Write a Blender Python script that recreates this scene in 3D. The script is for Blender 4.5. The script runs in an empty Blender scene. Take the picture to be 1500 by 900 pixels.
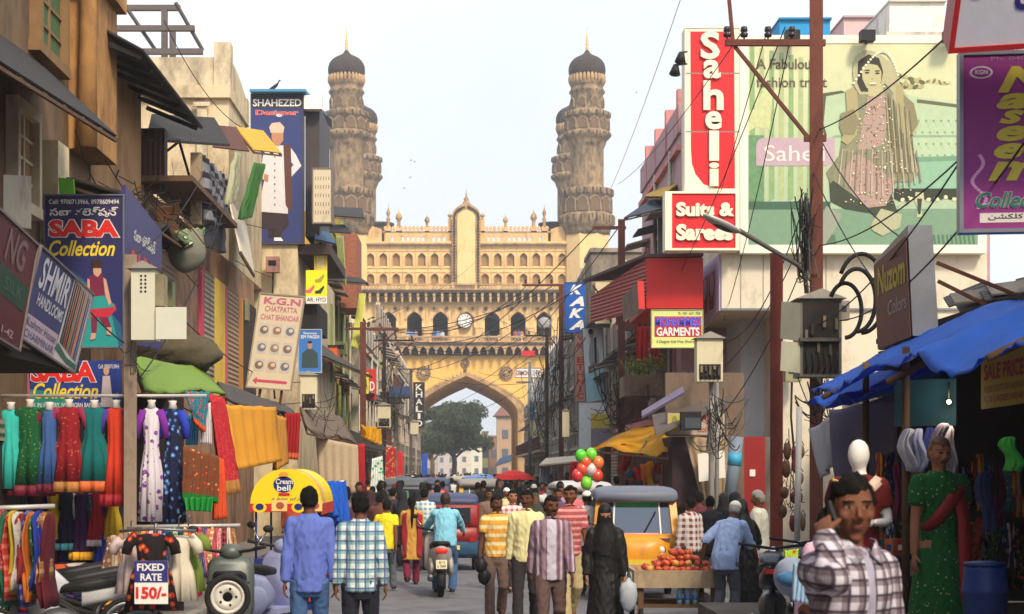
import bpy, bmesh, math, random
from mathutils import Vector, Matrix, noise
R = math.radians
rnd = random.Random(11)
S = bpy.context.scene
COL = S.collection
V = Vector
# ------------------------------------------------------------------ camera (level shift lens), world, sun
F, CX, HY, H = 2413.0, 683.0, 688.0, 2.0
cam = bpy.data.cameras.new('camera'); camo = bpy.data.objects.new('camera', cam); COL.objects.link(camo)
camo.location = (0, 0, H); camo.rotation_euler = (R(90), 0, 0)
cam.sensor_width = 36; cam.lens = F/1500*36
cam.shift_x = (750-CX)/1500; cam.shift_y = (HY-450)/1500
cam.dof.use_dof = True; cam.dof.focus_distance = 38; cam.dof.aperture_fstop = 5.6
cam.clip_start = .1; cam.clip_end = 6000
S.camera = camo
SUN_EL, SUN_AZ = 42, -24         # veiled sun behind the camera to the right
w = bpy.data.worlds.new('World'); S.world = w; w.use_nodes = True
wn = w.node_tree
sk = wn.nodes.new('ShaderNodeTexSky'); sk.sky_type = 'NISHITA'; sk.sun_disc = False
sk.sun_elevation = R(SUN_EL); sk.sun_rotation = R(180+SUN_AZ)
sk.air_density = 1.0; sk.dust_density = 6.0; sk.ozone_density = 1.0
hs = wn.nodes.new('ShaderNodeHueSaturation'); hs.inputs['Saturation'].default_value = .42
wn.links.new(sk.outputs[0], hs.inputs['Color'])
# thin high overcast: soft pale cloud variation over the whole sky
tc = wn.nodes.new('ShaderNodeTexCoord'); nz = wn.nodes.new('ShaderNodeTexNoise'); nz.inputs['Scale'].default_value = 2.2; nz.inputs['Detail'].default_value = 6
wn.links.new(tc.outputs['Generated'], nz.inputs['Vector'])
rp = wn.nodes.new('ShaderNodeValToRGB'); rp.color_ramp.elements[0].position = .35; rp.color_ramp.elements[1].position = .75
rp.color_ramp.elements[0].color = (.50, .50, .50, 1); rp.color_ramp.elements[1].color = (.78, .78, .78, 1)
wn.links.new(nz.outputs['Fac'], rp.inputs[0])
mx = wn.nodes.new('ShaderNodeMix'); mx.data_type = 'RGBA'
wn.links.new(rp.outputs[0], mx.inputs[0]); wn.links.new(hs.outputs[0], mx.inputs[6])
mx.inputs[7].default_value = (10.2, 10.8, 11.6, 1)
wn.links.new(mx.outputs[2], wn.nodes['Background'].inputs['Color'])
wn.nodes['Background'].inputs['Strength'].default_value = .112
sl = bpy.data.lights.new('sun', 'SUN'); so = bpy.data.objects.new('sun', sl); COL.objects.link(so)
sl.energy = 2.8; sl.angle = R(10); sl.color = (1.0, .83, .60)
so.location = (-30, -40, 60)
_d = V((math.sin(R(SUN_AZ))*math.cos(R(SUN_EL)), math.cos(R(SUN_AZ))*math.cos(R(SUN_EL)), -math.sin(R(SUN_EL))))
so.rotation_euler = _d.to_track_quat('-Z', 'Y').to_euler()
S.view_settings.view_transform = 'Standard'; S.view_settings.look = 'None'
S.view_settings.exposure = 0.43; S.view_settings.gamma = 1
S.render.engine = 'CYCLES'
S.cycles.max_bounces = 6; S.cycles.diffuse_bounces = 3; S.cycles.glossy_bounces = 3
S.cycles.use_denoising = True
# ------------------------------------------------------------------ helpers
def W(px, py, Y): return V(((px-CX)*Y/F, Y, H-(py-HY)*Y/F))
def WX(px, Y): return (px-CX)*Y/F
def WZ(py, Y): return H-(py-HY)*Y/F
def lin(c):
    return tuple(((x/255)/12.92 if x/255 <= .04045 else (((x/255)+.055)/1.055)**2.4) for x in c)
def nd(nt, t, ins=None, **pr):
    n = nt.nodes.new(t)
    for k, v in pr.items(): setattr(n, k, v)
    for k, v in (ins or {}).items():
        if isinstance(v, bpy.types.NodeSocket): nt.links.new(v, n.inputs[k])
        else: n.inputs[k].default_value = v
    return n
def c4(c): return (c[0], c[1], c[2], 1)
def mixc(nt, f, a, b, blend='MIX'):
    n = nt.nodes.new('ShaderNodeMix'); n.data_type = 'RGBA'; n.blend_type = blend
    for i, v in ((0, f), (6, a), (7, b)):
        if isinstance(v, bpy.types.NodeSocket): nt.links.new(v, n.inputs[i])
        elif i == 0: n.inputs[0].default_value = v
        else: n.inputs[i].default_value = c4(v)
    return n.outputs[2]
def mth(nt, op, a, b=0.0, c=None):
    n = nt.nodes.new('ShaderNodeMath'); n.operation = op
    for i, v in enumerate((a, b, c)):
        if v is None: continue
        if isinstance(v, bpy.types.NodeSocket): nt.links.new(v, n.inputs[i])
        else: n.inputs[i].default_value = v
    return n.outputs[0]
_mc = {}
def mat(rgb, rough=.85, var=.18, sc=5.0, bump=0.0, metal=0.0, spec=.3, kind=None, c2=None, c3=None, k=None, dirt=0.0, emit=0.0, alpha=1.0, trans=0.0, dc=(52, 42, 34)):
    key = (rgb, rough, var, sc, bump, metal, spec, kind, c2, c3, k, dirt, emit, alpha, trans, dc)
    if key in _mc: return _mc[key]
    m = bpy.data.materials.new((kind or 'surface') + '_%d_%d_%d' % tuple(int(x) for x in rgb)); m.use_nodes = True
    nt = m.node_tree; b = nt.nodes['Principled BSDF']
    b.inputs['Roughness'].default_value = rough; b.inputs['Metallic'].default_value = metal
    b.inputs['Specular IOR Level'].default_value = spec
    co = nd(nt, 'ShaderNodeTexCoord').outputs['Object']
    L = lin(rgb); col = None
    sep = nd(nt, 'ShaderNodeSeparateXYZ', {0: co})
    def band(axis, freq, duty, ph=0.0):
        f = mth(nt, 'FRACT', mth(nt, 'ADD', mth(nt, 'MULTIPLY', sep.outputs[axis], freq), ph+50))
        return mth(nt, 'LESS_THAN', f, duty)
    h = None
    if kind == 'plaid':
        f = k or 12
        a = mixc(nt, mth(nt, 'MULTIPLY', band(0, f, .5), .62), L, lin(c2)); col = mixc(nt, mth(nt, 'MULTIPLY', band(2, f, .5), .62), a, lin(c2))
        if c3:
            col = mixc(nt, mth(nt, 'MULTIPLY', mth(nt, 'MAXIMUM', band(0, f, .14, .68), band(2, f, .14, .68)), .8), col, lin(c3))
    elif kind == 'stripez': col = mixc(nt, band(2, k or 14, .4), L, lin(c2))
    elif kind == 'stripex':
        col = mixc(nt, band(0, k or 20, .4), L, lin(c2))
        if c3: col = mixc(nt, band(0, (k or 20)*.5, .12, .2), col, lin(c3))
    elif kind == 'floral':
        vo = nd(nt, 'ShaderNodeTexVoronoi', {'Vector': co, 'Scale': k or 14}); n2 = nd(nt, 'ShaderNodeTexNoise', {'Vector': co, 'Scale': (k or 14)*3})
        dd = mth(nt, 'ADD', vo.outputs['Distance'], mth(nt, 'MULTIPLY', n2.outputs['Fac'], .35))
        col = mixc(nt, mth(nt, 'LESS_THAN', dd, .52), L, lin(c2))
        if c3: col = mixc(nt, mth(nt, 'LESS_THAN', dd, .36), col, lin(c3))
    elif kind == 'blush':
        n2 = nd(nt, 'ShaderNodeTexNoise', {'Vector': co, 'Scale': k or 16, 'Detail': 3}); col = mixc(nt, nd(nt, 'ShaderNodeMapRange', {0: n2.outputs['Fac'], 1: .38, 2: .66}).outputs[0], L, lin(c2))
    elif kind == 'brick':
        br = nd(nt, 'ShaderNodeTexBrick', {'Vector': nd(nt, 'ShaderNodeCombineXYZ', {0: mth(nt, 'ADD', sep.outputs[0], sep.outputs[1]), 1: sep.outputs[2]}).outputs[0], 'Scale': 4.5, 'Color1': c4(L), 'Color2': c4(lin(c2 or rgb)), 'Mortar': c4(lin((120, 110, 100))), 'Mortar Size': .03})
        col = br.outputs['Color']; h = br.outputs['Fac']
    elif kind == 'gradz':
        f = mth(nt, 'MULTIPLY_ADD', sep.outputs[2], 1.0/k, 0.0); col = mixc(nt, nd(nt, 'ShaderNodeClamp', {0: f}).outputs[0], L, lin(c2))
    elif kind == 'gradx':
        f = mth(nt, 'MULTIPLY_ADD', sep.outputs[0], 1.0/k, 0.5); col = mixc(nt, nd(nt, 'ShaderNodeClamp', {0: f}).outputs[0], L, lin(c2))
    elif kind == 'corr':
        wv = mth(nt, 'SINE', mth(nt, 'MULTIPLY', mth(nt, 'ADD', sep.outputs[0], sep.outputs[1]) if k is None else sep.outputs[k], 2*math.pi/.09)); h = wv
    elif kind == 'shutter':
        wv = mth(nt, 'SINE', mth(nt, 'MULTIPLY', sep.outputs[2], 2*math.pi/.11)); h = wv
        col = mixc(nt, mth(nt, 'MULTIPLY_ADD', wv, .5, .5), tuple(x*.72 for x in L), L)
    if col is None: col = nd(nt, 'ShaderNodeRGB').outputs[0]; col.default_value = c4(L)
    nz = nd(nt, 'ShaderNodeTexNoise', {'Vector': co, 'Scale': sc, 'Detail': 5, 'Roughness': .65})
    f = mth(nt, 'MULTIPLY_ADD', nz.outputs['Fac'], 2*var, 1-var)
    col = mixc(nt, 1.0, col, nd(nt, 'ShaderNodeCombineColor', {0: f, 1: f, 2: f}).outputs[0], 'MULTIPLY')
    if dirt:
        mp = nd(nt, 'ShaderNodeMapping', {0: co, 'Scale': (1.3, 1.3, .62)})
        n3 = nd(nt, 'ShaderNodeTexNoise', {'Vector': mp.outputs[0], 'Scale': 1.4, 'Detail': 8, 'Roughness': .7})
        r3 = nd(nt, 'ShaderNodeMapRange', {0: n3.outputs['Fac'], 1: .62-.22*dirt, 2: .80-.12*dirt, 3: 0.0, 4: min(1, .35+.6*dirt)})
        col = mixc(nt, r3.outputs[0], col, lin(dc))
    nt.links.new(col, b.inputs['Base Color'])
    if bump or h is not None:
        bp = nd(nt, 'ShaderNodeBump', {'Strength': .6 if h is not None else .5, 'Distance': .02 if h is not None else bump, 'Height': h if h is not None else nz.outputs['Fac']})
        nt.links.new(bp.outputs[0], b.inputs['Normal'])
    if emit:
        nt.links.new(col, b.inputs['Emission Color']); b.inputs['Emission Strength'].default_value = emit
    if alpha < 1: b.inputs['Alpha'].default_value = alpha
    if trans: b.inputs['Transmission Weight'].default_value = trans
    _mc[key] = m
    return m
class MB:
    """collects shapes; build() links them as ONE mesh object"""
    def __init__(s): s.v = []; s.f = []; s.fm = []; s.fs = []; s.mats = []
    def mi(s, m):
        if m not in s.mats: s.mats.append(m)
        return s.mats.index(m)
    def add(s, vs, fs, m, sm=False):
        o = len(s.v); s.v += [V(p) for p in vs]; i = s.mi(m)
        for f in fs: s.f.append(tuple(o+k for k in f)); s.fm.append(i); s.fs.append(sm)
        return s
    def hexa(s, p, m):   # 8 points: bottom 4 ccw, top 4 ccw
        return s.add(p, [(3, 2, 1, 0), (4, 5, 6, 7), (0, 1, 5, 4), (1, 2, 6, 5), (2, 3, 7, 6), (3, 0, 4, 7)], m)
    def box(s, x0, x1, y0, y1, z0, z1, m):
        x0, x1 = min(x0, x1), max(x0, x1); y0, y1 = min(y0, y1), max(y0, y1); z0, z1 = min(z0, z1), max(z0, z1)
        return s.hexa([(x0, y0, z0), (x1, y0, z0), (x1, y1, z0), (x0, y1, z0), (x0, y0, z1), (x1, y0, z1), (x1, y1, z1), (x0, y1, z1)], m)
    def bar(s, p, q, wd, m, ht=None, up=(0, 0, 1)):
        p, q = V(p), V(q); d = (q-p).normalized(); u = V(up)
        if abs(d.dot(u)) > .95: u = V((0, 1, 0))
        a = d.cross(u).normalized()*wd/2; b = a.cross(d).normalized()*(ht or wd)/2
        return s.hexa([p-a-b, p+a-b, q+a-b, q-a-b, p-a+b, p+a+b, q+a+b, q-a+b], m)
    def tube(s, pts, r, m, n=8, sx=1.0):
        pts = [V(p) for p in pts]; k = len(pts)
        rs = r if isinstance(r, (list, tuple)) else [r]*k
        vs = []; fs = []; pa = None
        for i in range(k):
            d = (pts[min(i+1, k-1)]-pts[max(i-1, 0)])
            d = d.normalized() if d.length > 1e-9 else V((0, 0, 1))
            if pa is None:
                a = d.cross(V((0, 0, 1)) if abs(d.z) < .9 else V((0, 1, 0))).normalized()
            else:
                a = (pa-d*pa.dot(d)); a = a.normalized() if a.length > 1e-6 else d.orthogonal().normalized()
            pa = a; b = d.cross(a)
            for j in range(n):
                t = 2*math.pi*j/n; vs.append(pts[i]+(a*math.cos(t)*sx+b*math.sin(t))*rs[i])
        for i in range(k-1):
            for j in range(n): fs.append((i*n+j, i*n+(j+1) % n, (i+1)*n+(j+1) % n, (i+1)*n+j))
        fs.append(tuple(range(n-1, -1, -1))); fs.append(tuple((k-1)*n+j for j in range(n)))
        return s.add(vs, fs, m, True)
    def lathe(s, c, prof, m, n=24, a0=0.0, sm=True):
        c = V(c); vs = []; fs = []; k = len(prof)
        for (r, z) in prof:
            for j in range(n):
                t = a0+2*math.pi*j/n; vs.append(c+V((r*math.cos(t), r*math.sin(t), z)))
        for i in range(k-1):
            for j in range(n): fs.append((i*n+j, i*n+(j+1) % n, (i+1)*n+(j+1) % n, (i+1)*n+j))
        fs.append(tuple(range(n-1, -1, -1))); fs.append(tuple((k-1)*n+j for j in range(n)))
        return s.add(vs, fs, m, sm)
    def prism(s, pts, y0, y1, m):      # polygon in XZ, extruded along Y
        k = len(pts); vs = [(x, y0, z) for x, z in pts]+[(x, y1, z) for x, z in pts]
        return s.add(vs, [tuple(range(k)), tuple(range(2*k-1, k-1, -1))]+[((i+1) % k, i, k+i, k+(i+1) % k) for i in range(k)], m)
    def slab(s, pts, n, m):            # 3D polygon extruded by vector n
        k = len(pts); n = V(n); vs = [V(p) for p in pts]+[V(p)+n for p in pts]
        return s.add(vs, [tuple(range(k-1, -1, -1)), tuple(range(k, 2*k))]+[(i, (i+1) % k, k+(i+1) % k, k+i) for i in range(k)], m)
    def sheet(s, nu, nv, fn, m, sm=True):
        vs = [fn(i/nu, j/nv) for j in range(nv+1) for i in range(nu+1)]
        return s.add(vs, [(j*(nu+1)+i, j*(nu+1)+i+1, (j+1)*(nu+1)+i+1, (j+1)*(nu+1)+i) for j in range(nv) for i in range(nu)], m, sm)
    def loft(s, rings, m, sm=True):    # rings: equal-length point lists
        n = len(rings[0]); vs = [p for r in rings for p in r]; fs = []
        for i in range(len(rings)-1):
            for j in range(n): fs.append((i*n+j, i*n+(j+1) % n, (i+1)*n+(j+1) % n, (i+1)*n+j))
        fs.append(tuple(range(n-1, -1, -1))); fs.append(tuple((len(rings)-1)*n+j for j in range(n)))
        return s.add(vs, fs, m, sm)
    def ell(s, c, r, m, n=12, k=8, M=None, fn=None):
        c = V(c); vs = []; fs = []
        if not isinstance(r, (tuple, list)): r = (r, r, r)
        for i in range(k+1):
            ph = math.pi*i/k
            for j in range(n):
                t = 2*math.pi*j/n; q = V((math.sin(ph)*math.cos(t)*r[0], math.sin(ph)*math.sin(t)*r[1], -math.cos(ph)*r[2]))
                if fn: q = fn(q)
                if M is not None: q = M @ q
                vs.append(c+q)
        for i in range(k):
            for j in range(n): fs.append((i*n+j, i*n+(j+1) % n, (i+1)*n+(j+1) % n, (i+1)*n+j))
        return s.add(vs, fs, m, True)
    def build(s, name, parent=None, mesh=None, center=True):
        off = V((0, 0, 0)); p = parent
        while p is not None: off += p.location; p = p.parent
        if parent is None and center and s.v:
            xs = [v.x for v in s.v]; ys = [v.y for v in s.v]; zs = [v.z for v in s.v]
            off = V(((min(xs)+max(xs))/2, (min(ys)+max(ys))/2, min(zs)))
        me = bpy.data.meshes.new(name)
        me.from_pydata([tuple(v-off) for v in s.v], [], s.f)
        for m in s.mats: me.materials.append(m)
        if len(s.f): me.polygons.foreach_set('material_index', s.fm); me.polygons.foreach_set('use_smooth', s.fs)
        me.update()
        o = bpy.data.objects.new(name, me); COL.objects.link(o)
        if parent is not None: o.parent = parent
        elif center: o.location = off
        return o
def tag(o, label=None, cat=None, group=None, kind=None):
    if label: o['label'] = label
    if cat: o['category'] = cat
    if group: o['group'] = group
    if kind: o['kind'] = kind
    return o
def thing(name, label, cat, loc=(0, 0, 0), group=None, rz=0.0):
    o = bpy.data.objects.new(name, None); COL.objects.link(o); o.location = loc; o.rotation_euler = (0, 0, rz)
    o.empty_display_size = .2
    return tag(o, label, cat, group)
CH = {}
def kids(o): return list(o.children)
def copy_tree(o, parent=None):
    c = o.copy(); COL.objects.link(c); c.parent = parent
    for ch in kids(o): copy_tree(ch, c)
    return c
# temporary scene where text and remeshes are evaluated
TS = bpy.data.scenes.new('tmp')
def evald(ob):
    TS.collection.objects.link(ob); TS.view_layers[0].update()
    dg = TS.view_layers[0].depsgraph; ev = ob.evaluated_get(dg); me = ev.to_mesh()
    vs = [v.co.copy() for v in me.vertices]; fs = [tuple(p.vertices) for p in me.polygons]
    ev.to_mesh_clear(); d = ob.data; bpy.data.objects.remove(ob)
    return vs, fs, d
_tg = {}
def text_geo(t, bold=0.0, shear=0.0, ext=0.0, sp=1.0):
    key = (t, bold, shear, ext, sp)
    if key not in _tg:
        cu = bpy.data.curves.new('t', 'FONT'); cu.body = t; cu.offset = bold; cu.shear = shear; cu.resolution_u = 3
        cu.extrude = ext; cu.align_x = 'CENTER'; cu.space_character = sp; cu.space_line = .85
        vs, fs, d = evald(bpy.data.objects.new('t', cu)); bpy.data.curves.remove(d); _tg[key] = (vs, fs)
    return _tg[key]
class Pan:
    """a flat panel in space: o bottom-left corner, u and v its full width and height vectors"""
    def __init__(s, o, u, v): s.o, s.u, s.v = V(o), V(u), V(v); s.n = s.u.cross(s.v).normalized()
    def p(s, a, b, d=0.0): return s.o+s.u*a+s.v*b+s.n*d
def pxpan(x0, y0, x1, y1, Y): return Pan(W(x0, y1, Y), (WX(x1, Y)-WX(x0, Y), 0, 0), (0, 0, WZ(y0, Y)-WZ(y1, Y)))
def p_text(root, P, t, box, m, bold=.0, shear=0.0, ext=0.0, out=None, outw=.03, d=.006, sp=1.0, name='lettering', relief=0.0):
    mb = MB(); base = text_geo(t, bold, shear, 0, sp)
    xs = [v.x for v in base[0]]; ys = [v.y for v in base[0]]
    if not xs: return None
    x0, x1, y0, y1 = min(xs), max(xs), min(ys), max(ys)
    def mp(v, dd): return P.p(box[0]+(v.x-x0)/(x1-x0)*(box[2]-box[0]), box[1]+(v.y-y0)/max(1e-6, y1-y0)*(box[3]-box[1]), dd)
    if out is not None:
        g = text_geo(t, bold+outw, shear, 0, sp); mb.add([mp(v, d) for v in g[0]], g[1], out)
        d += .004
    if relief:
        g = text_geo(t, bold, shear, .1, sp); mb.add([mp(v, d+relief*(v.z+.1)/.2) for v in g[0]], g[1], m)
    else: mb.add([mp(v, d) for v in base[0]], base[1], m)
    return mb.build(name, root)
def p_poly(mb, P, pts, m, lay=1):
    d = .0025*lay
    mb.add([P.p(a, b, d) for a, b in pts], [tuple(range(len(pts)))], m)
def p_ell(mb, P, c, ra, rb, m, lay=1, n=18, rot=0.0):
    p_poly(mb, P, [(c[0]+ra*math.cos(t)*math.cos(rot)-rb*math.sin(t)*math.sin(rot), c[1]+ra*math.cos(t)*math.sin(rot)+rb*math.sin(t)*math.cos(rot)) for t in [2*math.pi*i/n for i in range(n)]], m, lay)
def board(P, name, label, cat, face, frame=None, th=.08, fw=.03, side=None, group=None, parent=None):
    """sign board: panel slab behind the face, a frame round its edge"""
    base = P.p(.5, 0, -th/2)
    root = thing(name, label, cat, base, group) if parent is None else parent
    mb = MB(); n = P.n*th
    mb.slab([P.p(0, 0, -th), P.p(1, 0, -th), P.p(1, 1, -th), P.p(0, 1, -th)], n, face)
    mb.build('panel', root)
    if frame:
        fb = MB(); a, b = fw/P.u.length, fw/P.v.length; n2 = P.n*(th+.02)
        for q in ([(-a, -b), (1+a, -b), (1+a, 0), (-a, 0)], [(-a, 1), (1+a, 1), (1+a, 1+b), (-a, 1+b)], [(-a, 0), (0, 0), (0, 1), (-a, 1)], [(1, 0), (1+a, 0), (1+a, 1), (1, 1)]):
            fb.slab([P.p(x, y, -th-.003) for x, y in q], n2, frame)
        fb.build('frame', root)
    return root
def remesh(mb, vox, it=2):
    me = bpy.data.meshes.new('r'); me.from_pydata([tuple(v) for v in mb.v], [], mb.f); me.update()
    ob = bpy.data.objects.new('r', me)
    m = ob.modifiers.new('r', 'REMESH'); m.mode = 'VOXEL'; m.voxel_size = vox
    if it: q = ob.modifiers.new('s', 'SMOOTH'); q.iterations = it; q.factor = .5
    vs, fs, d = evald(ob); bpy.data.meshes.remove(d)
    return vs, fs
def solid(o, t=.01):
    m = o.modifiers.new('cloth_thickness', 'SOLIDIFY'); m.thickness = t; m.offset = 0
    return o
# ------------------------------------------------------------------ common materials
def haze_box():
    m = bpy.data.materials.new('haze_air'); m.use_nodes = True; nt = m.node_tree; nt.nodes.remove(nt.nodes['Principled BSDF'])
    v = nt.nodes.new('ShaderNodeVolumePrincipled'); v.inputs['Density'].default_value = .0008; v.inputs['Color'].default_value = (.86, .91, 1, 1); v.inputs['Anisotropy'].default_value = .1
    nt.links.new(v.outputs[0], nt.nodes['Material Output'].inputs['Volume'])
    b = MB(); b.box(-90, 90, -40, 480, -1, 64, m); o = b.build('haze', center=False); o['kind'] = 'stuff'
black = mat((24, 23, 24), .6); dark = mat((38, 34, 32), .85, .3); rubber = mat((30, 30, 31), .75, .1)
steel = mat((120, 122, 126), .4, .15, metal=.7); chrome = mat((190, 192, 196), .18, .05, metal=1.0)
rust = mat((92, 50, 38), .8, .35, 9, .01, dirt=.6, dc=(52, 30, 24)); rustpole = mat((104, 58, 46), .8, .3, 6, .01, dirt=.7, dc=(50, 28, 22))
oldmetal = mat((84, 80, 76), .6, .3, 6, dirt=.6); cream = mat((205, 196, 165), .7, .1, 4, dirt=.45, dc=(150, 120, 80))
white = mat((226, 224, 218), .6, .06); wood = mat((120, 86, 56), .8, .35, 12, .01); oldwood = mat((96, 72, 52), .85, .4, 14, .012)
wire_m = mat((30, 29, 30), .7, .1); glass_d = mat((32, 36, 42), .12, .1, spec=.6)
concrete = mat((150, 140, 126), .9, .2, 3, .01, dirt=.8)
# ------------------------------------------------------------------ ground
asphalt = mat((108, 108, 114), .85, .28, 2.3, .008, dirt=.7, dc=(74, 72, 72))
g = MB(); g.add([(-3000, -60, 0), (3000, -60, 0), (3000, 4000, 0), (-3000, 4000, 0)], [(0, 1, 2, 3)], asphalt)
tag(g.build('road', center=False), kind='structure')
pave = mat((122, 116, 110), .9, .3, 3, .008, dirt=.25, dc=(90, 84, 78)); kerbm = mat((150, 144, 136), .9, .25, 4, .01, dirt=.7)
for nm, xa, xb in (('left_pavement', -3.62, -9), ('right_pavement', 3.75, 9)):
    g = MB(); g.box(xa, xb, -20, 160, .004, .15, pave); s = 1 if xa > 0 else -1
    for i in range(120): g.box(xa-s*.002, xa-s*.15, -20+i*1.5, -20+i*1.5+1.485, .004, .145+.006*rnd.random(), kerbm)
    tag(g.build(nm, center=False), kind='structure')
lt = MB(); r_l = random.Random(2)
for i in range(140):
    x, y = r_l.choice((r_l.uniform(-3.6, -1.2), r_l.uniform(-3.6, 3.6), r_l.uniform(1.6, 3.7))), r_l.uniform(18, 60); s_ = r_l.uniform(.02, .07); a_ = r_l.uniform(0, 6.3)
    u_, v_ = V((math.cos(a_), math.sin(a_), .1))*s_, V((-math.sin(a_), math.cos(a_), .15))*s_*.7; c_ = V((x, y, .012+s_*.2)); lt.slab([c_-u_-v_, c_+u_-v_, c_+u_+v_, c_-u_+v_], (0, 0, .004), (mat((190, 184, 172), .8), mat((150, 120, 84), .9), mat((90, 100, 60), .9))[i % 3])
tag(lt.build('litter', center=False), 'scraps of paper and leaves scattered on the road', 'litter', None, 'stuff')
# ------------------------------------------------------------------ the four-minaret gateway monument
CY = 174.0; K = CY/F
def cx(px): return (px-CX)*K
def cz(py): return H-(py-HY)*K
st = mat((212, 174, 120), .9, .16, .5, .02, dirt=.6, dc=(120, 92, 66)); st2 = mat((182, 148, 106), .9, .2, .8, .02, dirt=.8, dc=(90, 72, 58))
stw = mat((226, 192, 134), .9, .14, .35, .02, dirt=.4, dc=(150, 112, 74)); yel = mat((230, 182, 100), .9, .12, .4, dirt=.35, dc=(170, 124, 74))
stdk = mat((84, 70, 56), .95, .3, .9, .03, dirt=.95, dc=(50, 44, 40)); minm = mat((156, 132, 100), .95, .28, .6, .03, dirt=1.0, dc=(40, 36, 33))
domem = mat((64, 54, 47), .95, .25, .7, .02, dirt=.9, dc=(52, 46, 42)); gold = mat((206, 168, 92), .35, .1, metal=.6)
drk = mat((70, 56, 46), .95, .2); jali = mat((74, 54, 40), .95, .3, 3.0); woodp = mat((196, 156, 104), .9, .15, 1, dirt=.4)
mon = thing('gateway_monument', 'great sandy stone gateway with four minarets and a clock over its pointed arch', 'monument', (0, CY, 0))
D2 = 25.4; HW = 12.75
def arch_pts(w, zs, za, pz=.45, n=9):   # right half, springing to apex
    out = []
    for i in range(n+1):
        t = i/n; x = w*((1-t)**2+2*(1-t)*t); z = zs*(1-t)**2+2*(1-t)*t*(zs+pz*(za-zs))+za*t*t; out.append((x, z))
    return out
def archbay(mb, xc, hb, z0, z1, w, zs, za, y0, y1, m, pz=.55, zb=None):
    zb = z0 if zb is None else zb
    a = arch_pts(w, zs, za, pz)
    if zb > z0+.01: mb.box(xc-hb, xc+hb, y0, y1, z0, zb, m)
    for s in (1, -1):
        pts = [(xc+s*hb, zb), (xc+s*hb, z1), (xc, z1)]+[(xc+s*x, z) for x, z in reversed(a)]+[(xc+s*w, zb)]
        if s < 0: pts = pts[::-1]
        mb.prism(pts[::-1], y0, y1, m)
# lower storey with the great vault
b = MB(); archbay(b, 0, HW, 0, cz(508), 5.45, 7.9, cz(551), CY, CY+D2, yel, .42); b.build('lower_storey', mon)
b = MB(); a = arch_pts(5.45, 7.9, cz(551), .42, 14); a2 = arch_pts(6.15, 7.9, cz(545.5), .42, 14)
for s in (1, -1):
    for i in range(14):
        p = [(s*a[i][0], a[i][1]), (s*a2[i][0], a2[i][1]), (s*a2[i+1][0], a2[i+1][1]), (s*a[i+1][0], a[i+1][1])]
        b.prism(p if s < 0 else p[::-1], CY-.35, CY-.004, st2)
    b.box(s*5.45, s*6.15, CY-.35, CY-.004, 0, 7.9, st2)
    a3 = arch_pts(6.65, 7.9, cz(541.5), .42, 14)
    for i in range(14):
        if i % 1 == 0:
            for q in (0, .5):
                t = q; px_ = (a2[i][0]*(1-t)+a2[i+1][0]*t)*1.02; pz_ = (a2[i][1]*(1-t)+a2[i+1][1]*t)+.12
                b.box(s*px_-.12, s*px_+.12, CY-.2, CY-.005, pz_-.1, pz_+.16, st)
b.build('arch_moulding', mon)
def rosette(px, py, r, nm='medallion'):
    b = MB(); c = V((cx(px), CY-.002, cz(py)))
    def disc(c, r, y0, y1, m, n=24):
        b.prism([(c.x+r*math.cos(2*math.pi*i/n), c.z+r*math.sin(2*math.pi*i/n)) for i in range(n)][::1], y0, y1, m)
    disc(c, r, CY-.15, CY-.003, st2)
    for rr, n_, s_ in ((.78, 14, .1), (.45, 9, .1), (0, 1, .2)):
        for i in range(n_):
            t = 2*math.pi*i/n_; disc(V((c.x+rr*r*math.cos(t), 0, c.z+rr*r*math.sin(t))), r*s_, CY-.24, CY-.151, stdk if rr else st, 8)
    return b.build(nm, mon)
rosette(620.5, 547, .78); rosette(741.5, 547, .78); rosette(681.5, 532, .5)
b = MB()
for i in range(2): b.lathe((cx(681.5), CY-.2, cz(543)), [(.05, -.25), (.2, 0), (.12, .25), (.04, .4)], st2, 10)
b.build('arch_boss', mon)
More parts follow.
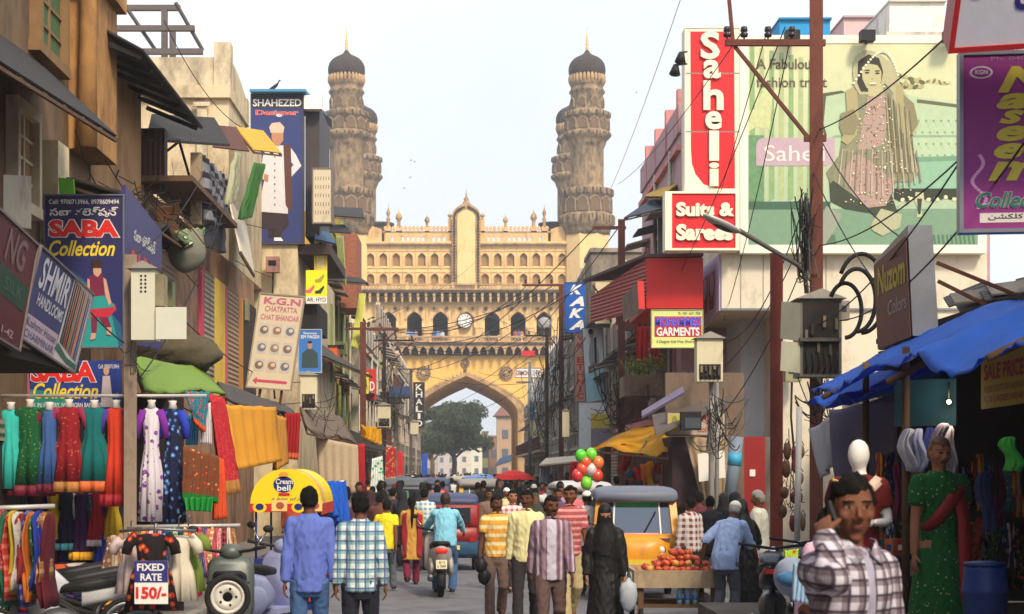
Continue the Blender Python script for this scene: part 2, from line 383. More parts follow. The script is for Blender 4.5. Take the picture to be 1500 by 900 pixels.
# first balcony with its row of pointed corbels
def balcony(zb, zr, zt, out, steps, nm, nm2, pend=False):
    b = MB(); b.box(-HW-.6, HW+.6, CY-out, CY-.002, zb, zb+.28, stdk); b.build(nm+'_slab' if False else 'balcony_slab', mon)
    b = MB()
    b.box(-HW-.6, HW+.6, CY-out, CY-out+.16, zb+.281, zb+.40, st2); b.box(-HW-.6, HW+.6, CY-out-.03, CY-out+.19, zt-.18, zt, st2)
    n = int((HW*2+1.2)/.34)
    for i in range(n+1):
        x = -HW-.6+i*(2*HW+1.2)/n
        if i % 7 == 0: b.box(x-.12, x+.12, CY-out-.02, CY-out+.18, zb+.282, zt+.12, st)
        else: b.bar((x-.15, CY-out+.08, zb+.40), (x+.15, CY-out+.08, zt-.18), .07, st2); b.bar((x+.15, CY-out+.085, zb+.40), (x-.15, CY-out+.085, zt-.18), .07, st2)
    b.build('balustrade', mon)
    b = MB()
    n2 = steps
    for i in range(n2):
        xc = -HW-.3+(i+.5)*(2*HW+.6)/n2; hb = (HW+.3)/n2
        if not pend:
            archbay(b, xc, hb, zb-.95, zb-.002, hb*.82, zb-.8, zb-.12, CY-out+.12, CY-out+.4, st2, .5)
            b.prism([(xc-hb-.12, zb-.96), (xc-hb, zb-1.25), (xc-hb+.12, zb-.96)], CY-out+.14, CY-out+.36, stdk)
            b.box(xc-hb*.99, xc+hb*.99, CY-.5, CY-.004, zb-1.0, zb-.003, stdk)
        else:
            b.box(xc-hb*.32, xc+hb*.32, CY-out+.1, CY-.006, zb-.42, zb-.002, st2); b.box(xc-hb*.26, xc+hb*.26, CY-out*.55, CY-.006, zb-.8, zb-.422, st2)
            b.lathe((xc, CY-out+.3, zb-.42), [(.02, -.62), (.16, -.5), (.07, -.36), (.17, -.2), (.12, 0)], st, 8)
    b.build('corbel_row', mon)
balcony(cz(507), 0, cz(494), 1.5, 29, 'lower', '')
# arcade storey
b = MB(); zA0, zA1 = cz(507.5), cz(442)
cxs = [cx(683+o) for o in (-114, -76, -38, 0, 38, 76, 114)]; hb = 19*K; ZC = cz(494.5)
for i, x in enumerate(cxs):
    archbay(b, x, hb, zA0, zA1, 11*K, cz(468), cz(456.5), CY+.02, CY+1.1, stw, .5, zb=zA0+.01)
for s in (1, -1): b.box(s*(cxs[6]+hb), s*HW, CY+.02, CY+1.1, zA0, zA1, stw)
b.build('arcade_wall', mon)
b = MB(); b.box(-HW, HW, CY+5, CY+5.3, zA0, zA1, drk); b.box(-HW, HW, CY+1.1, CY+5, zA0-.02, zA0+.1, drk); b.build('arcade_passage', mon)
b = MB()
for i, x in enumerate(cxs):   # raised mouldings and piers
    a = arch_pts(11*K, cz(468), cz(456.5), .5, 8); a2 = arch_pts(13.6*K, cz(468), cz(452.5), .5, 8)
    for s in (1, -1):
        for j in range(8):
            p = [(x+s*a[j][0], a[j][1]), (x+s*a2[j][0], a2[j][1]), (x+s*a2[j+1][0], a2[j+1][1]), (x+s*a[j+1][0], a[j+1][1])]
            b.prism(p if s < 0 else p[::-1], CY-.16, CY+.015, st)
    b.box(x-hb-2.6*K, x-hb+2.6*K, CY-.12, CY+.017, cz(480), zA1, st)
    b.box(x-hb-5.5*K, x-hb+5.5*K, CY-.35, CY+.014, zA0, cz(481), st); b.box(x-hb-6.2*K, x-hb+6.2*K, CY-.42, CY+.013, cz(480.9), cz(478.5), stw)
b.box(-HW, HW, CY-.10, CY+.016, cz(446.5), cz(444.5), st); b.build('arch_surround', mon)
for x in cxs:
    for s in (1, -1):
        b = MB(); n = 14; c = (x+s*9.5*K, cz(452.5))
        b.prism([(c[0]+.27*math.cos(2*math.pi*i/n), c[1]+.27*math.sin(2*math.pi*i/n)) for i in range(n)], CY-.08, CY+.012, st2)
        b.prism([(c[0]+.13*math.cos(2*math.pi*i/n), c[1]+.13*math.sin(2*math.pi*i/n)) for i in range(n)], CY-.12, CY-.081, stdk); b.build('medallion', mon)
# clock in the middle bay
b = MB(); c = (cx(681), cz(470.5)); n = 32
def ring(r): return [(c[0]+r*math.cos(2*math.pi*i/n), c[1]+r*math.sin(2*math.pi*i/n)) for i in range(n)]
ck = MB(); ck.prism(ring(.84), CY-.34, CY-.1, mat((88, 66, 48), .6)); ck.box(-.79, .79, CY+.3, CY+.5, zA0, cz(457), stw); clock = ck.build('clock', mon)
b = MB(); b.prism(ring(.72), CY-.37, CY-.341, white); b.build('clock_face', clock)
b = MB()
for i in range(12):
    t = math.pi/6*i; b.bar((c[0]+.48*math.sin(t), CY-.378, c[1]+.48*math.cos(t)), (c[0]+.67*math.sin(t), CY-.378, c[1]+.67*math.cos(t)), .07, black, .01, (0, 1, 0))
for t, l in ((R(128), .36), (R(35), .58)): b.bar((c[0], CY-.385, c[1]), (c[0]+l*math.sin(t), CY-.385, c[1]+l*math.cos(t)), .05, black, .012, (0, 1, 0))
b.build('clock_hands', clock)
# second balcony
balcony(cz(431), 0, cz(418), 1.6, 31, 'upper', '', True)
# screened double storey
b = MB(); z0, z1 = cz(432), cz(357)
xs = [cx(683+s*o) for s in (-1, 1) for o in (27.5+i*18.8 for i in range(7))]
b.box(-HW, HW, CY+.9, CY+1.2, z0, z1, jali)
for (zb, zs, za) in ((cz(417), cz(406.5), cz(401)), (cz(390), cz(377), cz(371))):
    zlo, zhi = (z0, cz(394.5)) if zb < cz(400) else (cz(394.4), z1)
    for x in xs: archbay(b, x, 9.4*K, zlo, zhi, 5.4*K, zs, za, CY+.06, CY+.6, stw, .5, zb=zb)
    for s in (1, -1):
        b.box(s*(27.5+6*18.8+9.4)*K, s*HW, CY+.06, CY+.6, zlo, zhi, stw); b.box(0, s*18.1*K, CY+.06, CY+.6, zlo, zhi, stw)
b.build('screen_storey_wall', mon)
b = MB()
for y in (399.5, 393.5, 371-2.5+0): b.box(-HW, HW, CY-.02, CY+.055, cz(y), cz(y-1.3), st)
for x in xs: b.box(x-9.4*K-.06, x-9.4*K+.06, CY-.01, CY+.052, z0, z1-.02, st)
b.build('string_course', mon)
for r_, (zb, zs, za) in enumerate(((cz(417), cz(406.5), cz(401)), (cz(390), cz(377), cz(371)))):
    for i, x in enumerate(xs):
        b = MB(); wv = 5.5*K; hgt = za-zb
        st_ = .17 if (i+r_) % 3 else .13
        for k_ in range(-9, 10):
            for sg in (1, -1):
                x0 = k_*st_; x1 = x0+sg*hgt      # diagonal bars clipped to the opening
                p0, p1 = V((x0, 0, 0)), V((x1, 0, hgt)); d = p1-p0
                t0, t1 = 0.0, 1.0
                if d.x > 0: t0, t1 = max(0, (-wv-p0.x)/d.x), min(1, (wv-p0.x)/d.x)
                else: t0, t1 = max(0, (wv-p0.x)/d.x), min(1, (-wv-p0.x)/d.x)
                if t1-t0 < .05: continue
                q0, q1 = p0+d*t0, p0+d*t1
                b.bar(V((x, CY+.33+sg*.006, zb))+q0, V((x, CY+.33+sg*.006, zb))+q1, .042 if (i+r_) % 3 else .034, woodp, .05, (0, 1, 0))
        for s in (1, -1):
            a = arch_pts(5.4*K, zs, za, .5, 6); a2 = arch_pts(6.6*K, zs, za+.16, .5, 6)
            for j in range(6):
                p = [(x+s*a[j][0], a[j][1]), (x+s*a2[j][0], a2[j][1]), (x+s*a2[j+1][0], a2[j+1][1]), (x+s*a[j+1][0], a[j+1][1])]
                b.prism(p if s < 0 else p[::-1], CY-.05, CY+.057, st)
            b.box(x+s*5.4*K, x+s*6.6*K, CY-.05, CY+.057, zb, zs, st)
        b.build('screen_window', mon)
# cornice and parapet
b = MB(); b.box(-HW-.2, HW+.2, CY-.45, CY+1.2, cz(359), cz(356.5), st2); b.box(-HW, HW, CY-.3, CY+1.2, cz(356.4), cz(354.5), stw); b.build('cornice', mon)
b = MB(); zp0 = cz(354.5); n = 30
for s in (1, -1):
    for i in range(13):
        xc = s*(25+i*7.6)*K
        if abs(xc) > 120*K: continue
        archbay(b, xc, 3.8*K, zp0, cz(341), 1.9*K, cz(349), cz(346), CY+.1, CY+.5, st, .5, zb=cz(353.5))
    b.box(s*21.2*K, s*124*K, CY+.05, CY+.55, cz(340.9), cz(338.5), st2)
    b.prism([(s*124*K, zp0), (s*124*K, cz(336)), (s*132*K, cz(333)), (s*140*K, cz(331)), (s*147*K, cz(338)), (s*150*K, zp0)][::-s], CY+.1, CY+.6, st)
    for i in range(17):
        xc = s*(24+i*5.9)*K; q = 12
        b.prism([(xc+2.5*K*math.cos(2*math.pi*j/q), cz(334)+3.1*K*math.sin(2*math.pi*j/q)) for j in range(q)], CY+.15, CY+.45, st)
        b.box(xc-1.2*K, xc+1.2*K, CY+.16, CY+.44, cz(338.6), cz(336.4), st)
b.build('parapet', mon)
def small_finial(px, pyb, pyt, r, two):
    b = MB(); x = cx(px); zb, zt = cz(pyb), cz(pyt); hh = zt-zb
    b.box(x-r*K*1.5, x+r*K*1.5, CY+.05, CY+.75, zp0, zb, st)
    if two: pr = [(1.1, 0), (1.3, .08), (.7, .15), (1.0, .3), (1.2, .36), (.6, .42), (.75, .5), (1.1, .56), (1.1, .62), (.5, .72), (.15, .8), (.05, 1)]
    else: pr = [(1.1, 0), (1.3, .1), (.8, .2), (1.0, .38), (1.7, .44), (1.7, .54), (1.3, .66), (.5, .74), (.15, .8), (.05, 1)]
    b.lathe((x, CY+.4, zb), [(a*r*K, z*hh) for a, z in pr], st2, 12); b.build('roof_finial', mon)
for s in (-1, 1):
    small_finial(683+s*114.5, 334, 296, 2.6, True); small_finial(683+s*99, 334, 303, 2.8, False); small_finial(683+s*57.5, 334, 311, 2.2, False); small_finial(683+s*24, 322, 309, 2.0, False)
# tall central panel
b = MB()
def ogee(w, zb, zs, za): return [(w, zb)]+arch_pts(w, zs, za, .62, 10)
def full(h): return [(x, z) for x, z in h]+[(-x, z) for x, z in reversed(h[:-1])]
b.prism(full(ogee(21*K, cz(418), cz(318), cz(298)))[::1], CY-.55, CY+.6, st2); b.prism(full(ogee(13*K, cz(418), cz(320), cz(309))), CY-.75, CY-.551, stw)
h1 = ogee(17.3*K, cz(417), cz(319), cz(303.5)); L = []
for i in range(len(h1)-1):
    p, q = V((h1[i][0], 0, h1[i][1])), V((h1[i+1][0], 0, h1[i+1][1])); kk = max(1, int((q-p).length/.3))
    L += [p.lerp(q, j/kk) for j in range(kk)]
for p in L:
    for s in (1, -1):
        b.box(s*p.x-.10, s*p.x+.10, CY-.72, CY-.552, p.z-.09, p.z+.09, stdk); b.box(s*(p.x+.18)-.04, s*(p.x+.18)+.04, CY-.68, CY-.553, p.z, p.z+.12, st)
b.lathe((0, CY, cz(299)), [(.32, -.1), (.4, .15), (.2, .35), (.3, .5), (.1, .75), (.03, 1.6)], st2, 10); b.build('central_panel', mon)
# body behind the front
b = MB(); b.box(-HW+.01, HW-.01, CY+5.31, CY+D2-.02, zA0, z1, stw); b.box(-HW+.02, HW-.02, CY+1.21, CY+D2, z1, z1+.3, stdk); b.build('rear_block', mon)
# minarets
MPROF = [(33, 480), (33, 345), (34, 339), (37, 333), (40, 330), (40, 316), (35, 313.5), (35, 289), (38, 287.5), (38, 278), (35.5, 277.5), (26, 277), (24.5, 272), (24.5, 218), (26, 214), (28, 209), (28.5, 206), (32, 203), (34.5, 200), (34.5, 194.5), (31.5, 193), (31.5, 173), (34, 172), (34, 165), (31, 164), (24, 163), (23.5, 160), (23.5, 138), (25, 136.5), (25, 131), (23.8, 130), (23.8, 125), (25.2, 124), (25.2, 120), (23.5, 119), (23.5, 112)]
DPROF = [(22.5, 112), (25.5, 110), (27, 106), (27.4, 101.5), (26.8, 96.5), (25, 91.5), (21.8, 87), (17, 83.2), (11.5, 80.5), (7, 78.2), (4.2, 75.5), (2.5, 72)]
FPROF = [(5.5, 79), (3, 76), (1.6, 72), (2.8, 69), (1.4, 66.5), (2.5, 63), (1.2, 60.5), (2.0, 57.5), (1.0, 55), (1.5, 52), (.7, 49), (.4, 38)]
arsm = mat((150, 130, 102), .95, .3, .8, .02, dirt=.8, dc=(80, 70, 60))
for X0, Y0, full_ in ((cx(507), CY+.6, 1), (cx(860.5), CY+.6, 1), (cx(507), CY+D2, 0), (cx(860.5), CY+D2, 0)):
    b = MB(); z_ = lambda y: cz(y)
    b.lathe((X0, Y0, 0), [(r*K, z_(y)) for r, y in MPROF[1:]], minm, 32); b.lathe((X0, Y0, 0), [(30.2*K, 0), (33.3*K, cz(480)), (33.3*K, cz(344))], stw, 8, R(22.5), False)
    mn = b.build('minaret', mon)
    d = MB(); d.lathe((X0, Y0, 0), [(r*K, z_(y)) for r, y in DPROF], domem, 32); dm = d.build('dome', mn)
    d = MB(); d.lathe((X0, Y0, 0), [(r*K, z_(y)) for r, y in FPROF], gold, 14); d.build('finial', mn)
    d = MB()
    for j in range(28):
        t = 2*math.pi*j/28; c = V((X0+25.0*K*math.cos(t), Y0+25.0*K*math.sin(t), cz(115.5))); d.ell(c, (.2, .2, .5), st2, 6, 6)
    d.build('petal_band', mn)
    for (y0, y1, r, n, wv, nm) in ((312, 291, 35.2, 12, .52, 'gallery_arch'), (191, 175, 31.7, 12, .42, 'gallery_arch'), (158, 144, 23.7, 8, .36, 'gallery_arch')):
        d = MB(); e = MB()
        for j in range(n):
            t = 2*math.pi*(j+.5)/n; rad = V((math.cos(t), math.sin(t), 0)); tan = V((-math.sin(t), math.cos(t), 0))
            a = arch_pts(wv, cz(y1+7), cz(y1), .5, 6); base = cz(y0)
            pts = [(-wv, base), (wv, base)]+a+[(-x, z) for x, z in reversed(a[:-1])]
            cc = V((X0, Y0, 0))+rad*(r*K-.04)
            d.slab([cc+tan*x+V((0, 0, z)) for x, z in pts], rad*.075, mat((112, 90, 68), .95, .3, 2))
            o2 = [(x*1.25, base+(z-base)*1.1) for x, z in pts]
            m_ = len(pts)
            for q in range(1, m_-1):
                f = [pts[q], o2[q], o2[q+1], pts[q+1]] if q+1 < m_ else None
                if f: e.slab([V((X0, Y0, 0))+rad*(r*K-.06)+tan*x+V((0, 0, z)) for x, z in f][::-1], rad*.16, arsm)
        d.build(nm, mn); e.build('arch_surround', mn)
    d = MB()
    for (y0, y1, r, n) in ((287.5, 278, 38.3, 40), (172, 165, 34.3, 36), (329, 317, 40.2, 44), (200, 195, 34.7, 36), (136, 132, 25.2, 30)):
        for j in range(n):
            t = 2*math.pi*j/n; c = V((X0+r*K*math.cos(t), Y0+r*K*math.sin(t), 0)); d.box(c.x-.07, c.x+.07, c.y-.07, c.y+.07, cz(y0)+.05, cz(y1)-.05, stdk if j % 2 else minm)
    d.build('gallery_rail', mn)['kind'] = 'stuff'
# corner turrets beside the minarets
for s in (-1, 1):
    b = MB(); b.lathe((cx(683+s*133), CY+9, 0), [(1.0, cz(350)), (1.2, cz(330)), (1.5, cz(325)), (1.3, cz(322)), (1.3, cz(315)), (1.6, cz(312)), (1.6, cz(309))], stdk, 12); b.build('corner_turret', mon)
# ------------------------------------------------------------------ beyond the arch
def leafcloud(mb, c, r, n, leaf, mats, seed, gaps=.55, up=.2):
    rr = random.Random(seed); c = V(c)
    for i in range(n):
        while True:
            q = V((rr.uniform(-1, 1), rr.uniform(-1, 1), rr.uniform(-1, 1)))
            if q.length < 1 and q.length > .35: break
        nn = noise.noise(q*2.3+V((seed, 0, 0)))
        if nn < gaps-.75+rr.random()*.25: continue
        q = V((q.x*r[0], q.y*r[1], q.z*r[2]))*(1+.22*noise.noise(q*1.6+V((0, seed, 3))))
        a = V((rr.gauss(0, 1), rr.gauss(0, 1), rr.gauss(0, .7)+up)).normalized(); u = a.orthogonal().normalized(); v = a.cross(u)
        t = rr.uniform(0, 6.28); u, v = u*math.cos(t)+v*math.sin(t), v*math.cos(t)-u*math.sin(t); s = leaf*rr.uniform(.6, 1.4); p = c+q
        k = 0 if nn > .05 else 1
        mb.add([p-u*s, p-v*s*.5, p+u*s, p+v*s*.5], [(0, 1, 2, 3)], mats[(k+(rr.random() < .25)) % len(mats)])
lf = [mat((84, 98, 66), .9, .3, 2), mat((62, 76, 52), .9, .3, 2), mat((98, 108, 72), .9, .3, 2)]
def tree(px, Y, pyt, pw, label, seed, n=5000, group='trees beyond the gateway'):
    x = WX(px, Y); zt = WZ(pyt, Y); r = pw/2*Y/F
    t = thing('tree', label, 'tree', (x, Y, 0), group)
    tr = MB(); tr.tube([(x, Y, 0), (x+.2, Y, zt*.25), (x-.1, Y, zt*.45), (x+.1, Y, zt*.7)], [.42, .34, .26, .12], oldwood, 8)
    for i in range(9):
        a = i*2.4; l = r*.75; tr.tube([(x, Y, zt*(.28+.03*i)), (x+l*.5*math.cos(a), Y+l*.5*math.sin(a), zt*(.42+.03*i)), (x+l*math.cos(a), Y+l*math.sin(a), zt*(.6+.03*i))], [.2, .13, .05], oldwood, 6)
    tr.build('trunk', t)
    c = MB()
    rt = random.Random(seed)
    for i in range(24):
        a = i*2.4; q = rt.uniform(.25, .95)*r; zz = zt*(.86-.46*rt.random()*(1.1-.3*q/r)); rr_ = r*rt.uniform(.26, .46)
        leafcloud(c, (x+q*math.cos(a), Y+q*math.sin(a), zz), (rr_, rr_, rr_*rt.uniform(.6, .9)), n//14, .19, lf, seed+i)
    leafcloud(c, (x, Y, zt*.66), (r*.6, r*.6, zt*.2), n//6, .2, lf, seed+20)
    c.build('crown', t)
tree(664, 232, 584, 100, 'broad dark green tree seen through the arch of the gateway', 3, 30000)
tree(632, 262, 606, 60, 'lower dark tree behind the broad tree in the arch, by the shop signs', 40, 7000)
tree(548, 150, 428, 50, 'small leafy tree sprouting by the corner of the gateway above the old houses', 60, 3000)
def far_block(px0, px1, pyt, Y, rgb, label, roof=None, dep=9):
    x0, x1, zt = WX(px0, Y), WX(px1, Y), WZ(pyt, Y); t = thing('far_building', label, 'building', ((x0+x1)/2, Y, 0), 'buildings beyond the gateway')
    b = MB(); b.box(x0, x1, Y, Y+dep, 0, zt, mat(rgb, .9, .12, .5, dirt=.4)); b.box(x0-.1, x1+.1, Y-.2, Y+dep, zt, zt+.25, concrete); b.build('wall', t)
    n = max(1, int((x1-x0)/2.2))
    for fl in range(max(1, int(zt/3))):
        for i in range(n):
            xx = x0+(i+.5)*(x1-x0)/n; b = MB(); b.box(xx-.5, xx+.5, Y-.06, Y-.003, fl*3+.9, min(fl*3+2.3, zt-.2), mat((92, 96, 106), .5)); b.build('window', t)
    if roof:
        b = MB(); a = [(x0-.6, Y-.6, zt+.26), (x1+.6, Y-.6, zt+.26), (x1+.6, Y+dep+.6, zt+.26), (x0-.6, Y+dep+.6, zt+.26)]; c = V(((x0+x1)/2, Y+dep/2, zt+roof))
        b.add(a+[c], [(0, 1, 4), (1, 2, 4), (2, 3, 4), (3, 0, 4), (3, 2, 1, 0)], mat((120, 84, 70), .9)); b.build('roof', t)
    return t
far_block(728, 752, 612, 262, (176, 146, 116), 'ochre tower with a pointed brown roof just inside the right of the arch', 2.6, 5)
far_block(716, 730, 640, 275, (150, 110, 92), 'dull red block beside the ochre tower beyond the arch')
far_block(707, 715, 634, 270, (206, 200, 120), 'narrow yellow green building beyond the arch')
far_block(670, 690, 660, 420, (206, 196, 176), 'pale low building at the far end of the street')
far_block(690, 706, 655, 400, (214, 206, 184), 'cream block with windows far down the street')
far_block(640, 668, 664, 450, (190, 176, 168), 'hazy grey pink block far beyond the broad tree')
far_block(612, 640, 655, 330, (170, 160, 150), 'grey block far beyond the left jamb of the arch')
far_block(752, 800, 630, 300, (190, 170, 140), 'tan block hidden largely by the right jamb of the arch')
# ------------------------------------------------------------------ people
SK = [mat(c_, .68, .16, 34, .002, spec=.25) for c_ in ((124, 78, 56), (112, 70, 50), (160, 108, 80), (94, 59, 44))]
HB = mat((22, 19, 18), .9, .5, 60, .01, spec=.12); HG = mat((150, 148, 146), .8, .25, 40, .004); LIP = mat((104, 60, 50), .5, .1); EYW = mat((128, 114, 104), .3, .02); EYD = mat((30, 22, 20), .3, .02)
HBR = mat((48, 34, 28), .65, .25, 40, .004); shoe_m = mat((44, 36, 32), .5, .1); sandal = mat((88, 60, 42), .6, .1)
def ik(a, b, l1, l2, pole):
    d = b-a; L = max(.05, min(d.length, .998*(l1+l2))); dn = d.normalized(); x = (l1*l1-l2*l2+L*L)/(2*L); hh = math.sqrt(max(0, l1*l1-x*x))
    pv = pole-dn*pole.dot(dn); pv = pv.normalized() if pv.length > 1e-6 else dn.orthogonal().normalized()
    return a+dn*x+pv*hh, a+dn*L
SWX = .88
def rings(rows, U, n=18, yo=0.0, fold=0.0, nf=7):
    out = []
    for i, row in enumerate(rows):
        z, rx, ry = row[:3]; oy = row[3] if len(row) > 3 else yo
        f = fold*max(0, 1-i/len(rows)*1.3)
        out.append([U(V((SWX*rx*(1+f*math.sin(nf*t+z*3))*math.cos(t), oy+ry*(1+f*math.sin(nf*t+z*3))*math.sin(t), z))) for t in [2*math.pi*j/n for j in range(n)]])
    return out
def finalize(name, parent, vs, fs, mats, pred=None, wr=0.0, wk=(9, 9, 5), seed=0, k=1.0):
    me = bpy.data.meshes.new(name); me.from_pydata([tuple(v) for v in vs], [], fs)
    for m in mats: me.materials.append(m)
    me.polygons.foreach_set('use_smooth', [True]*len(fs)); me.update()
    if wr:
        ns = [v.normal.copy() for v in me.vertices]
        for v, n in zip(me.vertices, ns):
            p = V((v.co.x*wk[0], v.co.y*wk[1], v.co.z*wk[2]+seed*7.3)); q = noise.noise(p)+.5*noise.noise(p*2.1)
            v.co += n*wr*(.8-1.6*abs(q))
    if pred:
        me.polygons.foreach_set('material_index', [pred(p.center) for p in me.polygons])
    if k != 1.0: me.transform(Matrix.Scale(k, 4))
    me.update(); o = bpy.data.objects.new(name, me); COL.objects.link(o); o.parent = parent
    return o
TORSO = [(.80, .13, .10), (.86, .155, .108), (.94, .162, .11), (1.05, .142, .10), (1.2, .16, .112), (1.33, .178, .115), (1.40, .165, .095), (1.445, .10, .075), (1.48, .055, .055)]
def hand_geo(mb, wr, d, s, curl, m, side=None):
    d = d.normalized(); pn = V((-s, 0, 0)) if side is None else side     # palm faces the thigh by default
    pn = (pn-d*pn.dot(d)).normalized(); ac = d.cross(pn).normalized()
    Mx = Matrix((ac, pn, d)).transposed()
    mb.ell(wr+d*.045, (.038, .017, .055), m, 10, 8, Mx)
    for i, (o, l) in enumerate(((-.028, .068), (-.0095, .076), (.0095, .072), (.028, .056))):
        p = wr+d*.085+ac*o; pts = [wr+d*.05+ac*o*.8, p]; a = 0
        for q in range(3):
            a += curl; dd = d*math.cos(a)+pn*math.sin(a); pts.append(pts[-1]+dd*l/3)
        mb.tube(pts, [.010, .0098, .0092, .0085, .0068], m, 8)
    ts = -1 if d.cross(pn).dot(V((0, -1, 0))) < 0 else 1
    t0 = wr+d*.025+ac*.026*ts; t1 = t0+(d*.6+ac*.75*ts+pn*.25).normalized()*.035; t2 = t1+(d*.9+ac*.25*ts+pn*.45).normalized()*.03; mb.tube([wr+d*.01+ac*.01*ts, t0, t1, t2], [.014, .013, .011, .008], m, 8)
def person(label, px, Y, h=1.70, face=0, shirt=None, legs=None, skin=0, top='shirt', sleeve=1.0, hair='short', hm=None, st=.0, la=None, ra=None, lean=0, twist=0, yaw=0, pitch=0, vox=.0085, facial=None, z=0.0,
           hem=.82, shoe=None, tuck=False, girth=1.0, lc=.35, rc=.35, group=None, X=None, lpole=None, rpole=None, extra=None, sit=None, collar=None, rside=None, lside=None, ww=.013, panel=None, panel_w=.05, pw_x=0.0):
    x = WX(px, Y) if X is None else X
    root = thing('person', label, 'person', (x, Y, z), group)
    k = h/1.72; SKM = SK[skin]; hm = hm or HB; hs_ = math.sin(px*12.9+Y*7.1)
    if not twist: twist = 7*hs_
    if not lean and not sit: lean = 2.5+2.5*math.sin(px*3.3)
    roll = 4*math.sin(px*5.1)
    Rx = Matrix.Rotation(R(lean), 3, 'X'); Rz = Matrix.Rotation(R(twist), 3, 'Z'); pv = V((0, 0, .93))
    dz = V((0, 0, (sit-.93) if sit else 0))
    def U(p):
        t = max(0, min(1, (p.z-.85)/.25)); a = Rz @ (Matrix.Rotation(R(lean)*t, 3, 'X') @ (p-pv)) + pv; return a+dz
    J = {}
    for s, nm in ((-1, 'r'), (1, 'l')):
        hip = V((s*.088, 0, .90))+dz
        fy = (-st if s < 0 else st)*(1.5 if st > .1 else 1); lift = .09+max(0, fy)*.35
        tgt = V((s*.095, fy, lift)) if not sit else V((s*.13, -.32, .09))
        kn, an = ik(hip, tgt, .425, .41, V((s*.05, -1, 0)) if not sit else V((s*.4, -1, .6))); J[nm] = (hip, kn, an)
        sh = U(V((s*.150, .0, 1.385))); a = la if s > 0 else ra
        sw = (-st if s > 0 else st)*.8
        tg = V((s*.205, -.05+sw, .84)) if a is None else V(a)
        tg = U(tg) if a is None else tg+dz
        pole = (lpole if s > 0 else rpole) or (s*.5, 1, -.1)
        el, wr = ik(sh, tg, .285, .255, V(pole)); J[nm+'a'] = (sh, el, wr)
    hc = U(V((0, -.012, 1.60))); Mh = Rz @ Rx @ Matrix.Rotation(R(roll), 3, 'Y') @ Matrix.Rotation(R(yaw), 3, 'Z') @ Matrix.Rotation(R(pitch), 3, 'X')
    if lean: Mh = Rz @ Matrix.Rotation(R(lean*.55), 3, 'X') @ Matrix.Rotation(R(yaw), 3, 'Z') @ Matrix.Rotation(R(pitch), 3, 'X')
    b = MB(); m = SKM; hi = vox < .02
    b.loft(rings([(z_, rx_*.9, ry_*.86) for z_, rx_, ry_ in TORSO], U, 16), m); b.tube([U(V((0, .01, 1.40))), U(V((0, .005, 1.48))), hc+Mh @ V((0, .02, -.04))], [.062, .052, .054], m, 12)
    def hf(q):
        t = max(0, -q.z/.118); x_, y_, z_ = q.x*(1-.36*t*t), q.y*(1-.12*t), q.z
        if y_ < -.06: y_ = -.06+(y_+.06)*.72
        return V((x_, y_, z_))
    b.ell(hc, (.074, .098, .121), m, 20, 14, Mh, hf)
    if hi:
        hl = lambda p: hc+Mh @ V(p)
        b.tube([hl((0, -.08, .028)), hl((0, -.098, -.004)), hl((0, -.106, -.022))], [.007, .010, .0135], m, 8)
        for s in (-1, 1):
            b.ell(hl((s*.012, -.094, -.026)), (.009, .010, .008), m, 8, 6, Mh); b.ell(hl((s*.03, -.076, .037)), (.026, .013, .008), m, 8, 6, Mh)
            b.ell(hl((s*.077, .008, .002)), (.009, .02, .031), m, 8, 8, Mh); b.ell(hl((s*.042, -.06, -.014)), (.024, .022, .022), m, 8, 6, Mh)
        b.ell(hl((0, -.0745, -.053)), (.023, .010, .005), m, 8, 6, Mh); b.ell(hl((0, -.0715, -.062)), (.019, .010, .005), m, 8, 6, Mh); b.ell(hl((0, -.050, -.094)), (.026, .017, .017), m, 8, 6, Mh)
    for s, nm in ((-1, 'r'), (1, 'l')):
        hip, kn, an = J[nm]; b.tube([hip+V((0, 0, .04)), hip.lerp(kn, .4), kn, kn.lerp(an, .35), an], [.083, .074, .052, .052, .036], m, 10); b.ell(kn, .05, m, 8, 6)
        b.ell(an+V((0, -.05, -.045)), (.04, .12, .04), m, 8, 6)
        sh, el, wr = J[nm+'a']; b.ell(sh, .06, m, 10, 8); b.tube([sh, sh.lerp(el, .5), el, el.lerp(wr, .35), wr], [.054, .046, .037, .038, .027], m, 10)
        if hi: hand_geo(b, wr, wr-el, s, lc if s > 0 else rc, m, (V(lside) if lside else None) if s > 0 else (V(rside) if rside else None))
        else: b.ell(wr+(wr-el).normalized()*.07, .04, m, 8, 6)
    vs, fs = remesh(b, vox, 2)
    Mi = Mh.inverted()
    def pred(c):
        q = Mi @ (c-hc)
        if q.y > -.055 or abs(q.z) > .13: return 0
        ax = abs(q.x)
        if abs(ax-.031) < .0135 and abs(q.z-.016) < .0048*(1-.5*((ax-.031)/.0135)**2)+vox*.1: return 3 if abs(ax-.031) < .006 or vox > .006 else 2
        if .012 < ax < .054 and abs(q.z-(.038-.12*max(0, ax-.034)+.05*min(0, ax-.03))) < .003+vox*.1: return 4
        if abs(q.x) < .023 and abs(q.z+.057) < .009: return 1
        if facial and abs(q.x) < .034 and -.047 < q.z+.12*abs(q.x)*.5 < -.034 and 'm' in facial: return 4
        if facial and 'b' in facial and q.z < -.06-.3*(.07-min(.07, ax)): return 4
        return 0
    finalize('body', root, vs, fs, [SKM, LIP, EYW, EYD, hm], pred if hi else None, k=k)
    # clothes
    cv = max(.011, vox*1.25)
